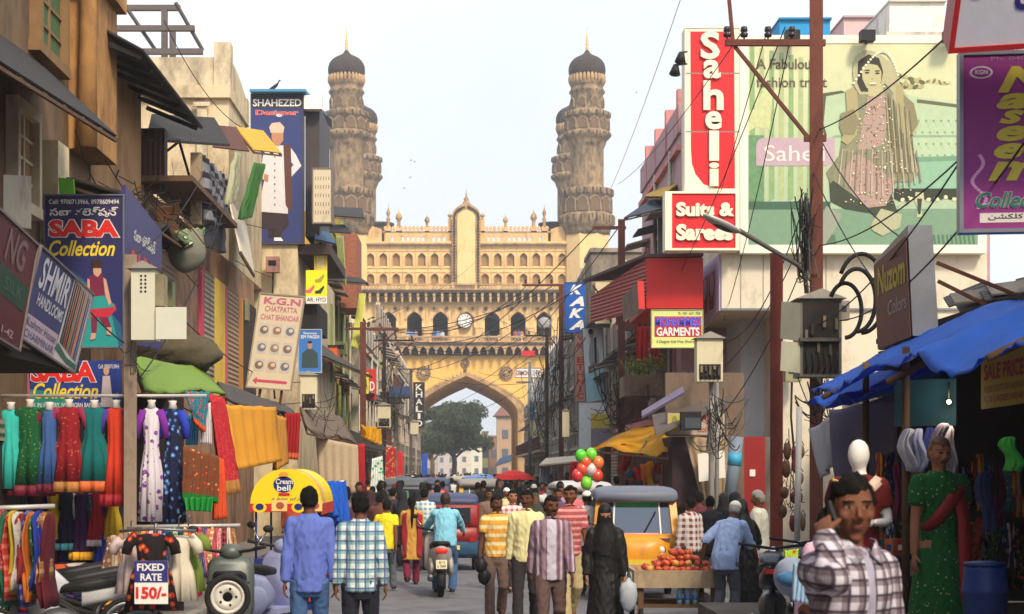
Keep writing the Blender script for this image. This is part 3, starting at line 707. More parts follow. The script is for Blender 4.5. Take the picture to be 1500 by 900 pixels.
    if legs is not None:
        b = MB(); b.loft(rings([(.72, .12, .085), (.80, .155, .115), (.9, .172*girth, .122*girth), (1.0, .16*girth, .115*girth), (1.04, .15*girth, .11*girth)], lambda p: p+dz if p.z < .9 else U(p), 16), legs)
        for nm in 'rl':
            hip, kn, an = J[nm]; b.ell(kn, .064, legs, 8, 6); lo = an+V((0, .0, -.035))
            b.tube([hip+V((0, 0, -.02)), hip.lerp(kn, .5), kn, kn.lerp(an, .5), lo], [.094, .084, .068, .066, .068], legs, 12)
        vs, fs = remesh(b, cv, 2); finalize('trousers', root, vs, fs, [legs], None, .008, (11, 11, 9), px, k)
        for nm in 'rl':
            an = J[nm][2]; b = MB(); b.loft([[an+V((q[0]*math.cos(t), q[1]+q[2]*math.sin(t), q[3])) for t in [2*math.pi*j/12 for j in range(12)]] for q in ((.042, -.055, .135, -.088), (.046, -.055, .138, -.07), (.042, -.05, .125, -.045), (.036, -.02, .08, -.02), (.034, .005, .05, .01))], shoe or shoe_m)
            vs, fs = b.v, b.f; finalize('shoe', root, vs, fs, [shoe or shoe_m], k=k)
    if shirt is not None:
        b = MB(); g_ = girth
        lo = [(hem, .178*g_, .128*g_)]
        if top == 'kurta': lo = [(hem, .215*g_, .165*g_), (.65, .20*g_, .15*g_)] if hem < .6 else lo
        if top == 'abaya': lo = [(.03, .30, .27), (.3, .265, .235), (.6, .225, .19)]
        if tuck: lo = [(.93, .168*g_, .122*g_)]
        rows = lo+[(.95, .182*g_, .13*g_), (1.07, .172*g_, .124*g_), (1.2, .18*g_, .13*g_), (1.32, .194, .13), (1.385, .185, .115), (1.43, .14, .098), (1.468, .078, .072)]
        b.loft(rings(rows, lambda p: U(p) if p.z > .8 else p+dz+(U(V((0, 0, .9)))-V((0, 0, .9))-dz)*0, 20, 0, .05 if hem < .7 or top == 'abaya' else .02), shirt)
        for nm in 'rl':
            sh, el, wr = J[nm+'a']; fl = 1.25 if top == 'abaya' else 1.0
            if sleeve >= 1: e = el.lerp(wr, .95); P_ = [sh.lerp(U(V((0, 0, 1.36))), .2), sh, sh.lerp(el, .5), el, el.lerp(wr, .5), e]; r_ = [.07, .072, .062*fl, .056*fl, .05*fl, .042*fl]
            elif sleeve > .5: e = el.lerp(wr, (sleeve-.5)*1.6); P_ = [sh.lerp(U(V((0, 0, 1.36))), .2), sh, sh.lerp(el, .5), el, e]; r_ = [.07, .072, .064, .06, .058]
            else: e = sh.lerp(el, sleeve*2); P_ = [sh.lerp(U(V((0, 0, 1.36))), .2), sh, e]; r_ = [.07, .072, .068]
            b.tube(P_, r_, shirt, 12)
            b.ell(sh+V((0, 0, -.004)), .070, shirt, 12, 10)
            if sleeve > .5: b.ell(el, r_[3]*.98, shirt, 8, 6)
        vs, fs = remesh(b, cv, 5 if hi else 2); finalize({'abaya': 'abaya', 'kurta': 'kurta', 'tee': 't_shirt'}.get(top, 'shirt'), root, vs, fs, [shirt]+([panel] if panel else []), (lambda c: 1 if (c.y < -.04 and abs(c.x-pw_x) < panel_w) else 0) if panel else None, ww if hi else 0, (13, 13, 6), px*.37, k)
        if hi and top in ('shirt', 'kurta', 'tee') and vox > .006:
            b = MB(); cpts = [U(V((.066*math.cos(t), .0+.062*math.sin(t)-.004, 1.474-.022*math.cos(t+math.pi/2)*(-1)))) for t in [2*math.pi*j/18+math.pi*1.5+.18 for j in range(18)]]
            b.tube(cpts, [.0095]*18, collar or shirt, 8, 1.0); vs, fs = b.v, b.f; finalize('collar', root, vs, fs, [collar or shirt], k=k)
    # hair
    if hair in ('short', 'bald', 'big', 'bun', 'braid'):
        b = MB(); rx = {'short': 1.02, 'big': 1.05, 'bald': .985}.get(hair, 1.02)
        def hh(q):
            n_ = (noise.noise(q*24+V((px, 0, 0)))*.008+noise.noise(V((q.x*90, q.y*60, q.z*34)))*.006)*(2 if hair == 'big' else 1); L = q.length
            fz = (.066 if hair != 'big' else .070)-.25*max(0, abs(q.x)-.045)+.018*noise.noise(V((q.x*40, px, 0)))+(.3*max(-.04, q.x) if hair == 'big' else 0)
            if (q.y < -.02 and q.z < fz-.25*max(0, -.05-q.y)) or (q.z < .0 and q.y < .035) or q.z < -.075: q = q*.80
            else: q = q*(1+n_/L)
            return q
        b.ell(hc+Mh @ V((0, .008, .012)), (.083*rx, .102*rx, .118*rx), hm, 36, 30, Mh, hh)
        if hair == 'bun': b.ell(hc+Mh @ V((0, .12, -.03)), (.045, .045, .045), hm, 10, 8, Mh)
        if hair == 'braid': b.tube([hc+Mh @ V((0, .1, -.02)), hc+Mh @ V((0, .125, -.12)), hc+V((0, .15, -.3)), hc+V((0, .15, -.48))], [.045, .035, .03, .012], hm, 8)
        finalize('hair', root, b.v, b.f, [hm], k=k)
    if hair in ('cap', 'capgrey'):
        b = MB(); cm = mat((224, 222, 214), .8, .06, 30)
        def cf(q): return q if q.z > .02 else V((q.x*.93, q.y*.93, max(q.z, -.0)))
        b.ell(hc+Mh @ V((0, .012, .03)), (.085, .105, .098), cm, 20, 14, Mh, cf); finalize('skullcap', root, b.v, b.f, [cm], k=k)
        b = MB(); gm = HG if hair == 'capgrey' else HB
        b.ell(hc+Mh @ V((0, .014, 0)), (.081, .1, .1), gm, 18, 12, Mh, lambda q: q*.8 if (q.y < .02 or q.z < -.07) else q); finalize('hair', root, b.v, b.f, [gm], k=k)
    if hair in ('veil', 'hijab'):
        vm = extra or black; b = MB()
        b.loft(rings([(1.12, .19, .15), (1.3, .2, .145), (1.42, .165, .125), (1.5, .115, .11), (1.6, .1, .118, .004), (1.68, .092, .108, .004), (1.73, .06, .07, .01), (1.745, .01, .01, .01)], lambda p: U(p), 20, 0, .04, 5), vm)
        vs, fs = remesh(b, cv, 1)
        def vp(c):
            q = Mi @ (c-hc)
            if hair == 'veil': return 1 if (abs(q.z-.018) < .016 and q.y < -.06 and abs(q.x) < .06) else 0
            return 1 if (q.y < -.05 and (q.x/.058)**2+((q.z+.01)/.085)**2 < 1) else 0
        finalize('veil', root, vs, fs, [vm, SKM], vp, .006, (10, 10, 4), px, k)
    root.rotation_euler = (0, 0, R(face))
    return root
def attach(root, mb, name, k=1.0):   # local part
    o = finalize(name, root, mb.v, mb.f, mb.mats, None, k=k); o.data.polygons.foreach_set('material_index', mb.fm); return o
def bag(label, P, rgb, size=(.14, .1, .2), string=.2, nm='carrier_bag', cat='bag'):
    t = thing(nm, label, cat, P-V((0, 0, string+size[2]*1.6))); m_ = mat(rgb, .45, .2, 12, .02)
    b = MB(); b.ell(P-V((0, 0, string+size[2]*.8)), size, m_, 12, 10, None, lambda q: q*(1+.18*noise.noise(q*14+P)) if q.z < .6*size[2] else V((q.x*.5, q.y*.5, q.z))); b.build('bag_body', t)
    b = MB()
    for s in (-1, 1): b.tube([P-V((s*.02, 0, 0)), P-V((s*.03, 0, string*.5)), P-V((s*.03, 0, string+.02))], .006, m_, 6)
    b.build('bag_handle', t)
cl = lambda rgb, **k: mat(rgb, .9, k.pop('var', .12), k.pop('sc', 14), .003, **k)
jean = cl((72, 104, 150), var=.25, sc=7); dkjean = cl((38, 40, 52)); brown_t = cl((104, 84, 76)); grey_t = cl((92, 90, 92)); khaki = cl((176, 160, 120)); dktr = cl((44, 40, 44))
person('man in a plain blue shirt and jeans walking away beside the green checked shirt', 453, 16.0, 1.83, 180, cl((92, 110, 186)), jean, 1, st=.16, sleeve=1, hem=.77, hair='short', girth=.98, ra=(-.23, -.02, .80), la=(.22, .05, .82))
person('man in a green and purple checked shirt and dark jeans walking away up the street', 528, 16.0, 1.77, 180, cl((206, 216, 214), kind='plaid', c2=(46, 130, 136), c3=(88, 62, 140), k=11), dkjean, 1, st=.15, hem=.80, hair='big', ra=(-.24, -.03, .78), la=(.23, .03, .80))
person('boy in a bright yellow t-shirt and grey trousers walking away past the women', 566, 27.0, 1.50, 175, cl((222, 206, 40)), cl((96, 102, 110)), 1, top='tee', sleeve=.28, st=.2, hem=.80, la=(.34, -.05, .86))
pw = person('woman with a long braid in a mustard kurta and maroon trousers walking away', 603, 28.5, 1.53, 185, cl((186, 142, 66)), cl((112, 28, 56)), 1, top='kurta', hem=.50, st=.14, hair='braid', sleeve=.4)
b = MB(); red_d = cl((150, 34, 50), var=.3)
for s in (-1, 1): b.sheet(5, 12, lambda i, j, s=s: V((s*(.10+.09*i)+.012*math.sin(j*9+i*4), .15-.05*i+.01*math.sin(j*13), 1.42-.85*j+(-.05*i))), red_d)
solid(attach(pw, b, 'shawl', .89), .012)
person('man in an orange and cream striped jersey walking towards us holding dark bags', 726, 21.8, 1.66, 4, cl((214, 160, 66), kind='stripez', c2=(226, 206, 156), k=9), brown_t, 3, top='tee', sleeve=.3, st=.13, hem=.88, tuck=False, facial='m', ra=(-.24, -.06, .80), yaw=14)
for i, (px, py) in enumerate(((704, 835), (709, 852))): bag(('shiny black carrier bag hanging beside the striped jersey man, higher of two', 'shiny black carrier bag hanging lowest beside the striped jersey man')[i], W(px, py-26, 21.6), (26, 26, 30), (.085, .07, .11), .08)
person('man in a pale yellow shirt walking towards the camera behind the purple striped man', 771, 20.6, 1.74, -6, cl((222, 214, 160)), dktr, 3, st=.14, facial='m', sleeve=1, yaw=-18, la=(.22, -.12, .82), hem=.84, panel=cl((206, 198, 146)), panel_w=.012)
ps = bpy.context.scene.objects[-1] if False else None
P8 = person('man in a purple and grey striped shirt and brown trousers, nearest walker in mid street', 806, 18.0, 1.715, 3, cl((150, 124, 138), kind='stripex', c2=(112, 84, 102), c3=(190, 176, 190), k=16), cl((92, 72, 68)), 3, st=.17, hem=.80, facial='m', girth=1.1, yaw=10, hair='short', collar=cl((150, 124, 138)), panel=cl((190, 184, 198)), panel_w=.052)
person('tall man in a maroon and pink striped polo shirt and khaki trousers glancing aside', 833, 21.2, 1.79, 14, cl((164, 78, 84), kind='stripez', c2=(206, 146, 140), k=13), khaki, 1, top='tee', sleeve=.35, st=.15, yaw=-35, hem=.86)
person('woman in a full black burqa and face veil carrying a clear bag', 886, 18.6, 1.60, -5, black, None, 2, top='abaya', hair='veil', ra=(-.22, -.10, .86), la=(.24, -.06, .82), girth=1.1)
bag('pale translucent carrier bag hanging from the hand of the woman in the black burqa', W(921, 838, 18.3), (176, 184, 192), (.10, .07, .19), .1)
person('man in a white shirt and skullcap behind the burqa clad woman', 861, 26.2, 1.66, 185, cl((222, 220, 214)), dktr, 1, hair='cap', st=.05)
person('fruit seller in a light blue shirt and white skullcap leaning over the apple cart', 1062, 20.6, 1.66, 150, cl((150, 172, 216)), cl((84, 88, 98)), 3, lean=24, hair='capgrey', sleeve=.6, hem=.78, girth=1.12, facial='b', ra=(-.30, -.42, .86), la=(.36, -.10, .92), st=.06, yaw=20, pitch=8)
person('woman in black reaching her arm out to a stall by the rusty post', 1094, 21.6, 1.60, 215, black, None, 2, top='abaya', hair='hijab', ra=(-.62, -.36, 1.02), lean=10, extra=black)
person('old man with white hair in a white kurta standing by the rusty post', 1113, 23.3, 1.70, 245, cl((224, 222, 204)), cl((196, 190, 204)), 1, top='kurta', hem=.52, hair='short', hm=HG, pitch=12, sleeve=.7)
person('man in a pale pink shirt sitting behind the checked shirt man', 1192, 12.6, 1.70, 40, cl((206, 168, 190)), dkjean, 1, z=.15, sit=.80, lean=12, yaw=-10, ra=(-.2, -.4, 1.0), la=(.1, -.4, 1.0))
PM = person('man in a brown and white checked shirt holding a phone to his ear', 1243, 6.3, 1.82, 26, cl((196, 190, 202), kind='plaid', c2=(66, 36, 38), c3=(40, 30, 52), k=17, sc=30), dkjean, 1, z=.15, vox=.0052, hair='big', facial='s', yaw=-28, pitch=2, ra=(-.172, -.085, 1.515), rpole=(-.35, -.5, -1), rc=.5, rside=(.75, .6, .1), la=(.22, -.05, .80), sleeve=1.0, st=.08, ww=.011, girth=.9, collar=cl((140, 140, 168)), panel=cl((160, 156, 176)), panel_w=.014)
b = MB()
for s_ in (-1, 1):
    fl_ = [V((s_*.008, -.108, 1.445)), V((s_*.062, -.070, 1.492)), V((s_*.078, -.020, 1.497)), V((s_*.090, -.040, 1.462)), V((s_*.060, -.112, 1.405))]
    b.slab(fl_ if s_ > 0 else fl_[::-1], (0, -.008, .004), cl((186, 182, 198), kind='plaid', c2=(110, 90, 100), k=19))
b.loft([[V((.058*math.cos(t), .004+.056*math.sin(t), z_+.02*math.sin(t))) for t in [6.283*i/16 for i in range(16)]] for z_ in (1.44, 1.478)], cl((150, 146, 160))); attach(PM, b, 'collar', 1.82/1.72)
def pm_point(p): return PM.location+Matrix.Rotation(R(26), 3, 'Z') @ (V(p)*1.82/1.72)
ph = thing('mobile_phone', 'dark mobile phone held at the ear of the man in brown checks', 'phone', pm_point((-.105, -.05, 1.575)))
b = MB(); b.bar(pm_point((-.108, -.075, 1.53)), pm_point((-.096, -.01, 1.625)), .012, black, .05, (0, 1, 0)); b.build('casing', ph)
# middle distance, one by one
mid = [(700, 46, 1.64, 180, (60, 52, 60), 'hair', 'man in a dark shirt'), (590, 33, 1.58, 180, (40, 40, 46), 'h', 'woman in black'), (575, 34, 1.62, 178, (52, 42, 60), 's', 'man in a plum shirt'), (622, 31.5, 1.64, 182, (110, 158, 170), 's', 'man in a teal checked shirt'),
       (640, 36, 1.66, 178, (190, 170, 200), 's', 'man in a lilac striped shirt'), (556, 31, 1.55, 170, (96, 60, 50), 's', 'boy in a brown shirt'), (541, 33, 1.57, 150, (60, 34, 40), 'h', 'woman in a dark headscarf'), (750, 27, 1.66, 5, (196, 84, 88), 's', 'man in a red and white checked shirt'),
       (784, 30, 1.56, -4, (60, 66, 52), 'h', 'woman in a dark green headscarf'), (818, 32, 1.62, 8, (92, 70, 96), 's', 'man in a mauve shirt'), (742, 36, 1.60, 0, (204, 196, 150), 'c', 'man in a cream kurta and cap'), (772, 38, 1.62, 4, (70, 60, 88), 's', 'man in a violet shirt'),
       (800, 40, 1.64, -5, (210, 206, 200), 's', 'man in a white shirt'), (715, 33, 1.60, 6, (120, 96, 84), 's', 'man in a tan shirt'), (1012, 24.5, 1.60, 195, (120, 60, 70), 's', 'youth in a maroon checked shirt'), (1040, 26, 1.58, 175, (48, 46, 52), 's', 'man in a charcoal shirt'),
       (1060, 27, 1.60, 160, (36, 34, 38), 'h', 'woman in a black headscarf'), (1024, 28, 1.62, 185, (90, 40, 50), 's', 'man in a wine shirt'), (1080, 26.5, 1.62, 200, (34, 34, 44), 'h', 'veiled woman in navy'), (520, 29, 1.57, 160, (80, 50, 60), 's', 'boy in a dusky shirt'), (508, 31, 1.60, 185, (110, 100, 96), 's', 'man in a grey shirt'), (610, 35.5, 1.56, 175, (36, 34, 40), 'h', 'woman draped in dark cloth')]
where = ['beside the pale roofed rickshaw', 'among the women on the left of the street', 'behind the boy in yellow', 'just ahead of the scooter', 'ahead of the scooter by the dark hood', 'near the curtained stall', 'near the green spotted cloth stall', 'between the striped jersey and the scarf man', 'behind the scarf man', 'behind the purple striped shirt', 'behind the striped jersey', 'deeper in the crowd behind the scarf man', 'deeper in the crowd by the balloon seller', 'behind the red rickshaw', 'right of the yellow rickshaw', 'right of the yellow rickshaw, further back', 'behind the fruit seller', 'between rickshaw and lamp post', 'behind the reaching woman', 'by the blue draped stall', 'by the blue draped stall, further in', 'left of the scooter among the women']
for (px, Y, h, fc, rgb, kind, lb), wh in zip(mid, where):
    kd = {}
    if 'check' in lb: kd = dict(kind='plaid', c2=(226, 222, 216), k=11)
    if 'striped' in lb: kd = dict(kind='stripex', c2=(120, 100, 150), k=18)
    person(lb+' '+wh, px, Y, h, fc+rnd.uniform(-14, 14), cl(rgb, **kd), dktr if kind != 'h' else cl(tuple(int(c*.8) for c in rgb)), rnd.randrange(4), st=rnd.uniform(.05, .2), vox=.016, hair={'h': 'hijab', 'c': 'cap'}.get(kind[0] if kind != 'hair' else 's', 'short'), extra=cl(rgb) if kind == 'h' else None, top='kurta' if kind in 'hc' else 'shirt', hem=.55 if kind in 'hc' else .84, group='walkers in the middle of the street')
# the crowd further up the street: copies of a few figures, each with clothes of its own colour
protos = []
for i, (hair, top, st_, fc) in enumerate((('short', 'shirt', .18, 0), ('short', 'shirt', .1, 180), ('hijab', 'kurta', .08, 180), ('cap', 'kurta', .1, 180), ('hijab', 'abaya', .0, 0))):
    p = person('prototype', 683, 60, 1.66, fc, cl((120, 110, 120)), dktr, 1, top=top, hair=hair, st=st_, hem=.82 if top == 'shirt' else .5, vox=.03, extra=black if hair == 'hijab' else None); protos.append((p, hair))
pal = [((40, 38, 46), 'dark'), ((206, 204, 200), 'white'), ((150, 44, 48), 'red'), ((60, 84, 140), 'blue'), ((196, 160, 70), 'mustard'), ((80, 120, 100), 'green'), ((150, 120, 150), 'lilac'), ((110, 90, 76), 'brown'), ((204, 110, 120), 'pink'), ((30, 30, 34), 'black'), ((120, 150, 180), 'pale blue'), ((170, 80, 50), 'rust')]
crowd_n = 0
rc_ = random.Random(5); placed = []
autos_at = [(658, 31.5, 1), (703, 47, 1), (702, 62, 1), (630, 54, 1), (594, 50, 1), (850, 38, 1), (682, 68, 1), (704, 92, 1)]
tries = 0
while crowd_n < 268 and tries < 6000:
    tries += 1
    Y = 34+rc_.random()**2.1*125 if rc_.random() > .3 else rc_.uniform(32.5, 50); X = rc_.uniform(-4.3, 4.3) if Y > 40 else rc_.choice((-1, 1))*rc_.uniform(1.2, 4.0)
    if Y < 44 and abs(X+.6) < 1.0: continue
    if any(abs(X-WX(a, b)) < c and abs(Y-b) < 2 for a, b, c in autos_at) or any((X-a)**2+((Y-b)*.6)**2 < .3 for a, b in placed): continue
    placed.append((X, Y)); i = rc_.choices(range(5), (4, 5, 4, 1.3, 1.6))[0]; p, hair = protos[i]
    t = copy_tree(p) if crowd_n >= 5 or True else p
    rgb, cn = pal[rc_.choice((0, 0, 0, 1, 1, 2, 3, 4, 5, 6, 7, 7, 8, 9, 9, 9, 10, 11))]
    if hair == 'hijab' and i == 4: rgb, cn = (28, 28, 32), 'black'
    side = 'left pavement' if X < -3.2 else 'right pavement' if X > 3.2 else 'left lane' if X < -.8 else 'right lane' if X > .8 else 'middle'
    dist = 'nearer' if Y < 60 else 'far' if Y < 100 else 'farthest'
    t['label'] = '%s in %s %s in the %s crowd on the %s' % (('man', 'man', 'woman', 'capped man', 'veiled woman')[i], cn, 'facing us' if i in (0, 4) else 'walking away', dist, side); t['group'] = 'people crowding the street under the gateway'
    t.location = (X, Y, .15 if abs(X) > 3.7 else 0); t.rotation_euler = (0, 0, R((0 if i in (0, 4) else 180)+rc_.uniform(-25, 25))); s = rc_.uniform(.94, 1.05); t.scale = (s, s, s)
    for ch in t.children:
        nm = ch.name.split('.')[0]
        if nm in ('shirt', 'kurta', 'abaya'): ch.material_slots[0].link = 'OBJECT'; ch.material_slots[0].material = cl(rgb)
        elif nm == 'veil': ch.material_slots[0].link = 'OBJECT'; ch.material_slots[0].material = cl((28, 28, 32) if rc_.random() < .6 else tuple(int(c*.8) for c in rgb))
    crowd_n += 1
for p, h_ in protos:
    for ch in list(p.children): bpy.data.objects.remove(ch)
    bpy.data.objects.remove(p)
# visitors on the gallery of the gateway
for i, (px, rgb, nm) in enumerate(((599, (90, 150, 210), 'light blue'), (603, (110, 120, 170), 'violet'), (609, (150, 130, 130), 'grey'), (636, (80, 90, 140), 'navy'), (642, (130, 150, 200), 'blue'), (648, (200, 200, 204), 'white'), (714, (60, 60, 70), 'charcoal'), (755, (160, 80, 80), 'red'), (760, (90, 100, 150), 'indigo'), (764, (190, 110, 80), 'orange'))):
    person('tiny visitor in %s standing at the gallery arch high on the gateway' % nm, px, CY-.2, 1.7, 0, cl(rgb), dktr, 1, vox=.03, z=zA0+.1, group='visitors on the gateway gallery', X=cx(px))
# ------------------------------------------------------------------ vehicles and carts
def wheel(root, c, r, wd, rimm=None, spokes=0, name='wheel', nw=24):
    c = V(c); rimm = rimm or steel
    def lx(prof, m, nm, par):
        b = MB(); vs = []; fs = []; k = len(prof)
        for (rr, x) in prof:
            for j in range(nw):
                t = 2*math.pi*j/nw; vs.append(c+V((x, rr*math.cos(t), rr*math.sin(t))))
        for i in range(k):
            for j in range(nw): fs.append((i*nw+j, i*nw+(j+1) % nw, ((i+1) % k)*nw+(j+1) % nw, ((i+1) % k)*nw+j))
        b.add(vs, fs, m, True); return b
    w2 = wd/2; ri = r*.72 if not spokes else r*.86
    t = lx([(ri, -w2*.7), (r*.93, -w2), (r*.985, -w2*.7), (r, 0), (r*.985, w2*.7), (r*.93, w2), (ri, w2*.7)], rubber, name, root); o = t.build(name, root)
    q = MB(); q2 = lx([(ri*1.01, -w2*.72), (ri*1.01, w2*.72), (ri*.88, w2*.6), (ri*.80, w2*.2), (ri*.80, -w2*.2), (ri*.88, -w2*.6)], rimm, 'rim', o)
    if spokes:
        for i in range(spokes): t_ = 2*math.pi*i/spokes; q2.bar(c, c+V((0, ri*.9*math.cos(t_), ri*.9*math.sin(t_))), .012, rimm)
        q2.ell(c, (w2*.8, r*.12, r*.12), rimm)
    else:
        q2.add(*(lambda L: (L.v, L.f))(lx([(ri*.82, -.012), (ri*.82, .012), (ri*.3, .02), (ri*.3, -.02)], rimm, '', o)), rimm, True)
        for i in range(5): t_ = 2*math.pi*i/5; q2.ell(c+V((0, ri*.5*math.cos(t_), ri*.5*math.sin(t_))), (.028, .02, .02), dark, 6, 5)
    q2.build('rim', o); return o
def rsect(wv, z0, z1, y, rd=.12, n=4):
    pts = []; rd = min(rd, wv*.9, (z1-z0)*.49)
    for cxx, czz, a0 in ((wv-rd, z0+rd, -90), (wv-rd, z1-rd, 0), (-wv+rd, z1-rd, 90), (-wv+rd, z0+rd, 180)):
        for i in range(n+1): t = R(a0+90*i/n); pts.append(V((cxx+rd*math.cos(t), y, czz+rd*math.sin(t))))
    return pts
def loft_y(rows, m, rd=.12):
    b = MB(); b.loft([rsect(w_, a, c, y, rd) for y, w_, a, c in rows], m); return b
def rickshaw(label, x, Y, rz, body, lower, hood, glassm=None, band=None, rear=False):
    t = thing('auto_rickshaw', label, 'auto rickshaw', (0, 0, 0), 'auto rickshaws in the traffic'); bm = mat(body, .4, .14, 3, spec=.5, dirt=.4, dc=tuple(int(c*.55) for c in body)); lm = mat(lower, .4, .1, 3, spec=.5, dirt=.2); hm_ = mat(hood, .55, .12, 2, .004, spec=.4)
    loft_y([(-1.32, .16, .52, .82), (-1.27, .34, .42, .94), (-1.15, .50, .36, 1.0), (-.98, .60, .32, 1.03), (-.86, .62, .32, 1.03)], bm, .16).build('front_cowl', t)
    loft_y([(-.86, .62, .30, .56), (.3, .64, .28, .56)], lm, .06).build('floor_tub', t)
    loft_y([(.3, .65, .28, .98), (1.0, .66, .28, .98), (1.22, .62, .34, .96), (1.28, .56, .40, .92)], lm, .10).build('rear_body', t)
    loft_y([(1.19, .635, .62, 1.0), (1.285, .585, .66, .97)], bm, .08).build('rear_panel', t)
    b = MB()
    for s in (-1, 1):
        b.bar((s*.585, -.93, .99), (s*.535, -.70, 1.57), .11, bm); b.bar((s*.6, .35, .9), (s*.58, .35, 1.56), .05, bm)
    b.bar((-.56, -.715, 1.545), (.56, -.715, 1.545), .10, bm); b.bar((-.6, -.94, 1.0), (.6, -.94, 1.0), .06, bm); b.build('windscreen_frame', t)
    g = MB(); gm = glassm or mat((58, 72, 92), .06, .05, spec=.8)
    def wp(a, z): k_ = (z-1.0)/.56; return V((a*(.56-.045*k_), -.925+.225*k_-.012, z))
    g.add([wp(-1, 1.02), wp(1, 1.02), wp(1, 1.535), wp(-1, 1.535)], [(0, 1, 2, 3)], gm); gl = g.build('windscreen', t)
    if band:
        g = MB(); dlt = V((0, -.008, 0)); g.add([wp(-.60, 1.44)+dlt, wp(.62, 1.44)+dlt, wp(.62, 1.53)+dlt, wp(-.60, 1.53)+dlt], [(0, 1, 2, 3)], mat(band, .2, .1, spec=.5)); g.build('sun_strip', gl)
    g = MB()
    for a in (-.62, .66): g.bar(wp(a, 1.02)+V((0, -.012, 0)), wp(a, 1.53)+V((0, -.012, 0)), .022, white)
    g.build('glazing_bar', gl)
    b = MB(); b.bar(wp(.18, 1.02)+V((0, -.03, 0)), wp(.55, 1.36)+V((0, -.03, 0)), .014, black); b.build('wiper', t)
    b = MB()
    rows = []
    for y, sc_, dz_ in ((-.86, .90, -.035), (-.80, .97, -.005), (-.5, 1.0, .02), (.3, 1.02, .03), (.9, 1.0, .0), (1.15, .95, -.04), (1.25, .88, -.10)):
        r_ = []
        for i in range(13):
            a_ = math.pi*i/12; r_.append(V((.65*sc_*math.copysign(abs(math.cos(a_))**.45, math.cos(a_)), y, 1.57+dz_+.145*abs(math.sin(a_))**.6)))
        r_ += [V((-.64*sc_, y, 1.545+dz_)), V((.64*sc_, y, 1.545+dz_))]; rows.append(r_)
    b.loft(rows, hm_)
    b.loft([rsect(.655, .96, 1.53, .55, .05), rsect(.655, .96, 1.53, 1.05, .05), rsect(.60, .97, 1.48, 1.27, .08)], bm if rear else hm_); hd = b.build('hood', t)
    b = MB(); b.box(-.44, .44, 1.262, 1.29, 1.08, 1.42, mat((40, 46, 54), .2, .1)); b.build('rear_window', hd)
    b = MB(); b.box(-.55, .55, .1, .5, .56, .95, dark); b.box(-.25, .25, -.45, -.2, .56, .8, dark); b.build('seat', t)
    for s in (-1, 1):
        b = MB(); b.tube([(s*.36, -1.21, .80), (s*.36, -1.26, .80)], [.06, .052], white, 14); b.tube([(s*.36, -1.15, .80), (s*.36, -1.215, .80)], [.065, .07], chrome, 14); b.build('headlight', t)
        b = MB(); b.tube([(s*.6, -.9, 1.15), (s*.74, -.98, 1.2)], .01, black, 6); b.box(s*.70, s*.80, -1.0, -.98, 1.15, 1.30, black); b.build('mirror', t)
        b = MB(); b.box(s*.42, s*.54, 1.286, 1.30, .66, .74, mat((170, 30, 26), .3, .1)); b.build('tail_light', t)
    b = MB(); b.bar((-.60, -1.005, .965), (.60, -1.005, .965), .02, chrome); b.bar((-.50, -1.175, .955), (.50, -1.175, .955), .035, chrome); b.build('chrome_strip', t)
    b = MB(); b.box(-.2, .2, -1.345, -1.325, .56, .66, mat((222, 190, 60), .5, .05)); b.box(-.2, .2, 1.30, 1.31, .48, .58, mat((222, 200, 90), .5, .05)); b.build('number_plate', t)
    b = MB(); b.tube([(0, -1.22, .5), (0, -1.12, .24)], .04, black, 8); b.loft([[V((x, -1.11+math.cos(a)*(.29), .22+math.sin(a)*.29)) for x in (-.08, .08)]+[V((x, -1.11+math.cos(a)*(.265), .22+math.sin(a)*.265)) for x in (.08, -.08)] for a in [math.pi*(.05+.9*i/8) for i in range(9)]], bm); b.build('mudguard', t)
    wheel(t, (0, -1.11, .215), .215, .1); wheel(t, (-.56, .78, .215), .215, .11); wheel(t, (.56, .78, .215), .215, .11)
    t.location = (x, Y, 0); t.rotation_euler = (0, 0, R(rz)); return t
yb = (222, 150, 30)
ra_ = rickshaw('yellow auto rickshaw with a slate blue hood and green sun strip, beside the apple cart', WX(938, 24.9), 24.9+.9, -4, yb, (214, 140, 30), (104, 112, 132), mat((44, 66, 96), .05, .1, 1.2, spec=.9), (40, 190, 110))
b = MB(); stp = []
for i in range(10): a_ = math.pi*i/5+math.pi/2; r_ = .085 if i % 2 == 0 else .036; stp.append((-.40+r_*math.cos(a_), .62+r_*math.sin(a_)))
b.prism([(x, z) for x, z in stp], -1.262+.01, -1.20, mat((90, 110, 60), .5)); b.v = [v+V((0, .02, 0)) for v in b.v]; attach(ra_, b, 'star_sticker')
b = MB(); b.bar((-.3, -.995, 1.02), (.34, -.995, 1.02), .012, mat((214, 150, 170), .5, .3, 30), .05); attach(ra_, b, 'sticker_strip')
rickshaw('red and blue auto rickshaw driving away just ahead of the scooter', WX(657, 33.5), 33.5, 183, (140, 30, 28), (46, 84, 116), (54, 66, 98), rear=True).scale = (.88, .88, .88)
rickshaw('yellow auto rickshaw with a pale grey hood coming down the middle of the street', WX(703, 47), 47, 2, (214, 170, 60), (60, 120, 80), (150, 146, 142), mat((70, 84, 96), .1, .1, spec=.6))
rickshaw('auto rickshaw with a bright blue hood behind the grey hooded one', WX(702, 62), 62, 2, (200, 150, 50), (60, 90, 120), (88, 128, 190))
rickshaw('auto rickshaw with a navy hood among the walkers left of the scooter', WX(630, 54), 54, 182, (40, 50, 66), (40, 50, 60), (62, 74, 104))
rickshaw('auto rickshaw with a dark teal body at the left kerb', WX(594, 50), 50, 178, (40, 70, 70), (40, 60, 62), (84, 88, 96), mat((40, 76, 76), .2, .1))
